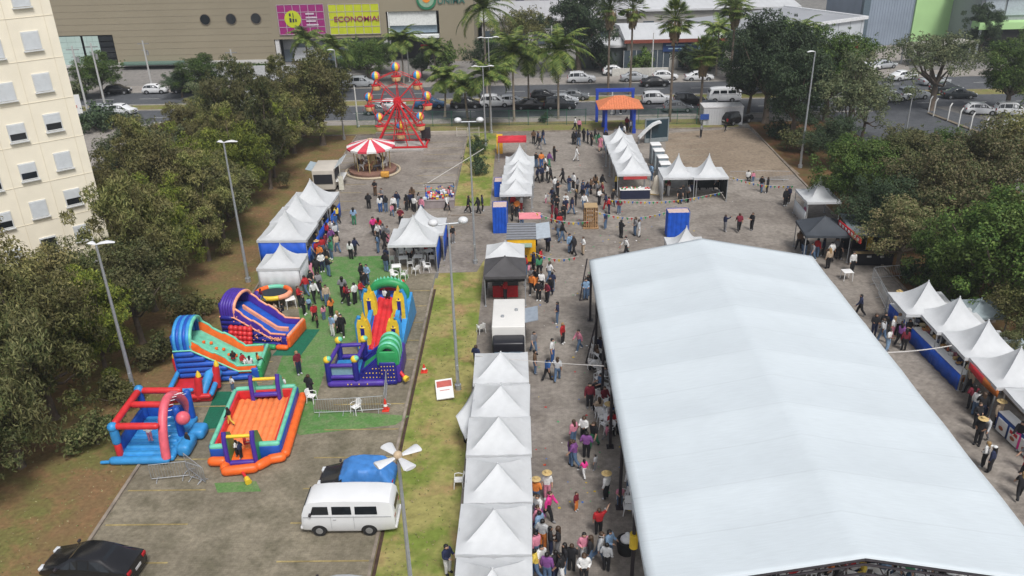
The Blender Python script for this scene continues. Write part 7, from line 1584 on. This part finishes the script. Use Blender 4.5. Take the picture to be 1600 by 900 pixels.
crowd('near the far white kiosks', '834 225 dk;840 228 nk;848 226 nj;843 234 kg;838 262 kj;846 262 ob;852 268 wk;858 262 ue;866 252 kk;840 285 nk;847 284 nk;855 282 wk;861 286 kk;880 288 kk;867 302 wg;871 308 kk;889 300 nj;896 296 wk;902 303 gk;910 312 nk;853 318 wps;863 320 nj;866 326 kj;884 328 wr;893 335 nk;900 322 kk')
crowd('on the plaza before the gatehouse', '896 226 kk;900 224 nk;904 228 kj;912 222 kk;918 224 nk;924 228 kk;929 224 ke;935 228 eg;900 252 ww;938 236 pwD;946 236 bj;950 242 nk;946 226 kk;957 224 ms;962 220 gj;966 230 nk;975 216 wk;970 212 kk;985 208 gk;979 204 mk;905 206 pk;898 204 wk;961 180 mk;970 178 kk;978 176 wk')
crowd('around the wooden pallet tower', '923 303 dk;917 308 nj;934 308 gk;942 310 mk;910 306 jn;912 328 wj;947 328 nr;951 334 rn;946 358 nj;967 335 mj;970 372 kk;992 368 gj;998 370 aw;936 320 wk;957 322 kk;940 298 kk;930 296 dk')
crowd('left of the wooden pallet tower', '863 335 km;870 332 kk;881 345 kk;862 350 rks;869 348 mk;875 355 kk;872 372 gj;878 378 kj;890 395 cj;897 399 kk;911 398 wt;874 362 rk;883 335 nk;856 394 nk;838 384 wk;834 400 kj')
crowd('along the blue booths', '806 300 kj;812 298 gk;807 288 nk;802 330 rk;808 338 ok;815 332 wr;824 310 kk;801 345 kk;811 348 nk;818 340 gs;798 322 nj;822 300 wk;815 356 tj')
crowd('beside the charcoal gazebo', '822 430 rj;827 440 pk;834 425 nk;843 430 ek;838 450 ko;846 455 wk;858 440 wj;860 464 kn;863 456 nj;855 472 mk;842 470 kk;832 460 ok;828 412 gj;790 470 rk;845 418 rk;831 448 gk')
crowd('in front of the snack tents', '1043 300 ek;1044 306 mw;1062 318 kk;1067 316 kk;1075 316 gk;1079 310 nk;1118 298 gk;1088 298 uk;1126 300 kk;1017 282 cj;963 298 yk;1105 296 wk')
crowd('on the open yard at right', '1132 362 ngP;1154 362 mkW;1174 360 kk;1189 300 kj;1198 302 kk;1176 285 ps;1168 284 wkS;1133 206 kks;1095 215 gk;1231 318 nk;1226 322 kk;979 398 ws;1012 214 kk')
crowd('behind the back edge of the marquee', '978 400 wk;1247 390 dk;1253 393 ks')
crowd('by the black tent', '1256 400 kj;1275 402 rj;1285 400 nk;1293 420 tk;1298 408 wk;1305 402 gk;1312 405 kk;1268 408 gj;1330 425 wk')
crowd('in the right passage beside the marquee', '1343 493 nk;1364 525 kn;1377 535 aj;1385 548 wc;1404 540 uk;1416 532 kk;1392 530 wp;1411 548 mk;1379 522 kj;1400 525 wk')
crowd('at the counters of the right food row', '1515 640 mk;1521 650 wj;1530 655 kn;1538 650 kn;1526 695 kkT;1535 690 ag;1545 738 nkC;1535 730 wk;1590 780 kk;1588 700 kh;1596 760 kn;1599 735 gr;1523 668 kk')
crowd('serving behind the right food counters', '1412 498 wkT;1419 505 pk;1427 512 wn;1440 520 tkT;1448 530 op;1458 540 ok;1468 550 gk;1478 562 wkT;1486 570 wp;1496 590 nk;1503 598 ko;1512 612 tkT;1555 665 tkT;1400 486 okT;1434 516 rk')
crowd('sitting at the marquee edge', '930 585 wkS;938 612 jkS;944 632 mkS;936 648 tkS;950 660 wkST;955 672 rkS;961 668 rkS;946 600 gkS;932 565 dkS;947 690 pgs;937 553 nkS;953 650 bkS;942 575 kwS')
crowd('inside the triangular brace', '915 468 cj;919 462 kj')
crowd('under the front gable of the marquee', '1135 897 kkS;1160 905 gjS;1200 900 wkS;1228 898 tkS;1262 896 ykS;1290 900 okS;1310 893 kkS;1322 899 rkS;1352 893 kkS;1375 897 cjS;1398 897 dkS;1425 893 wjS;1450 898 nkS;1475 903 pkS;1500 904 gkS;1525 900 kkS;1555 906 wkS;1240 908 rkS;1345 906 yjS;1412 906 ejS')
crowd('under the dining tent', '616 392 kk;628 398 djS;640 404 wkS;652 398 kkS;666 398 rkS;605 415 nk;604 425 kj;680 396 gkS')
# people inside the inflatables
for px, py, c, zh, w in [(361, 664, 'ky', .62, 'bouncing on the orange pad'), (384, 700, 'rr', .62, 'sitting on the orange pad near the gate'), (372, 712, 'wks', .45, 'inside the front purple gate'), (378, 716, 'nks', .45, 'inside the front gate, second one'), (297, 703, 'kk', .02, 'at the right side of the red and blue arena'), (236, 690, 'wps', .6, 'inside the red and blue arena'),
    (380, 570, 'rw', .75, 'lying at the foot of the blue slide'), (392, 575, 'ww', .75, 'at the foot of the blue slide'), (404, 568, 'ok', .75, 'at the end of the blue slide'), (366, 566, 'kr', .9, 'sliding down the blue slide'), (425, 500, 'wks', .75, 'at the foot of the purple slide'), (436, 495, 'kk', .75, 'resting at the foot of the purple slide'), (443, 490, 'kn', .75, 'beside the end wall of the purple slide'), (430, 490, 'tk', .75, 'on the last part of the purple slide'),
    (602, 470, 'wk', 2.9, 'at the top of the tall red slide'), (608, 470, 'km', 2.9, 'waiting on top of the tall red slide'), (575, 521, 'kr', 1.2, 'sliding down the tall red slide'), (411, 473, 'ms', .95, 'on the round trampoline'), (365, 612, 'ws', .03, 'on the dark green mat between the castles')]:
    person(px, py, c+('S' if 'slid' in w or 'sitting' in w or 'foot' in w else ''), w, zh=zh if 'foot' not in w else zh-.2, child=True)
for nm, k in (('bouncy_arena', .82), ('small_bouncy_castle', 1.0), ('orange_bouncy_castle', .9), ('purple_bouncy_castle', .87), ('tower_slide', .9)):
    bpy.data.objects[nm].scale = (k, k, k)
for o in list(bpy.data.objects):
    if o.name.startswith('inflatable_slide'): k = .84 if o.location.y < 47 else .80; o.scale = (k, k, k)
print('PEOPLE', NP[0], 'OBJECTS', len(bpy.data.objects))
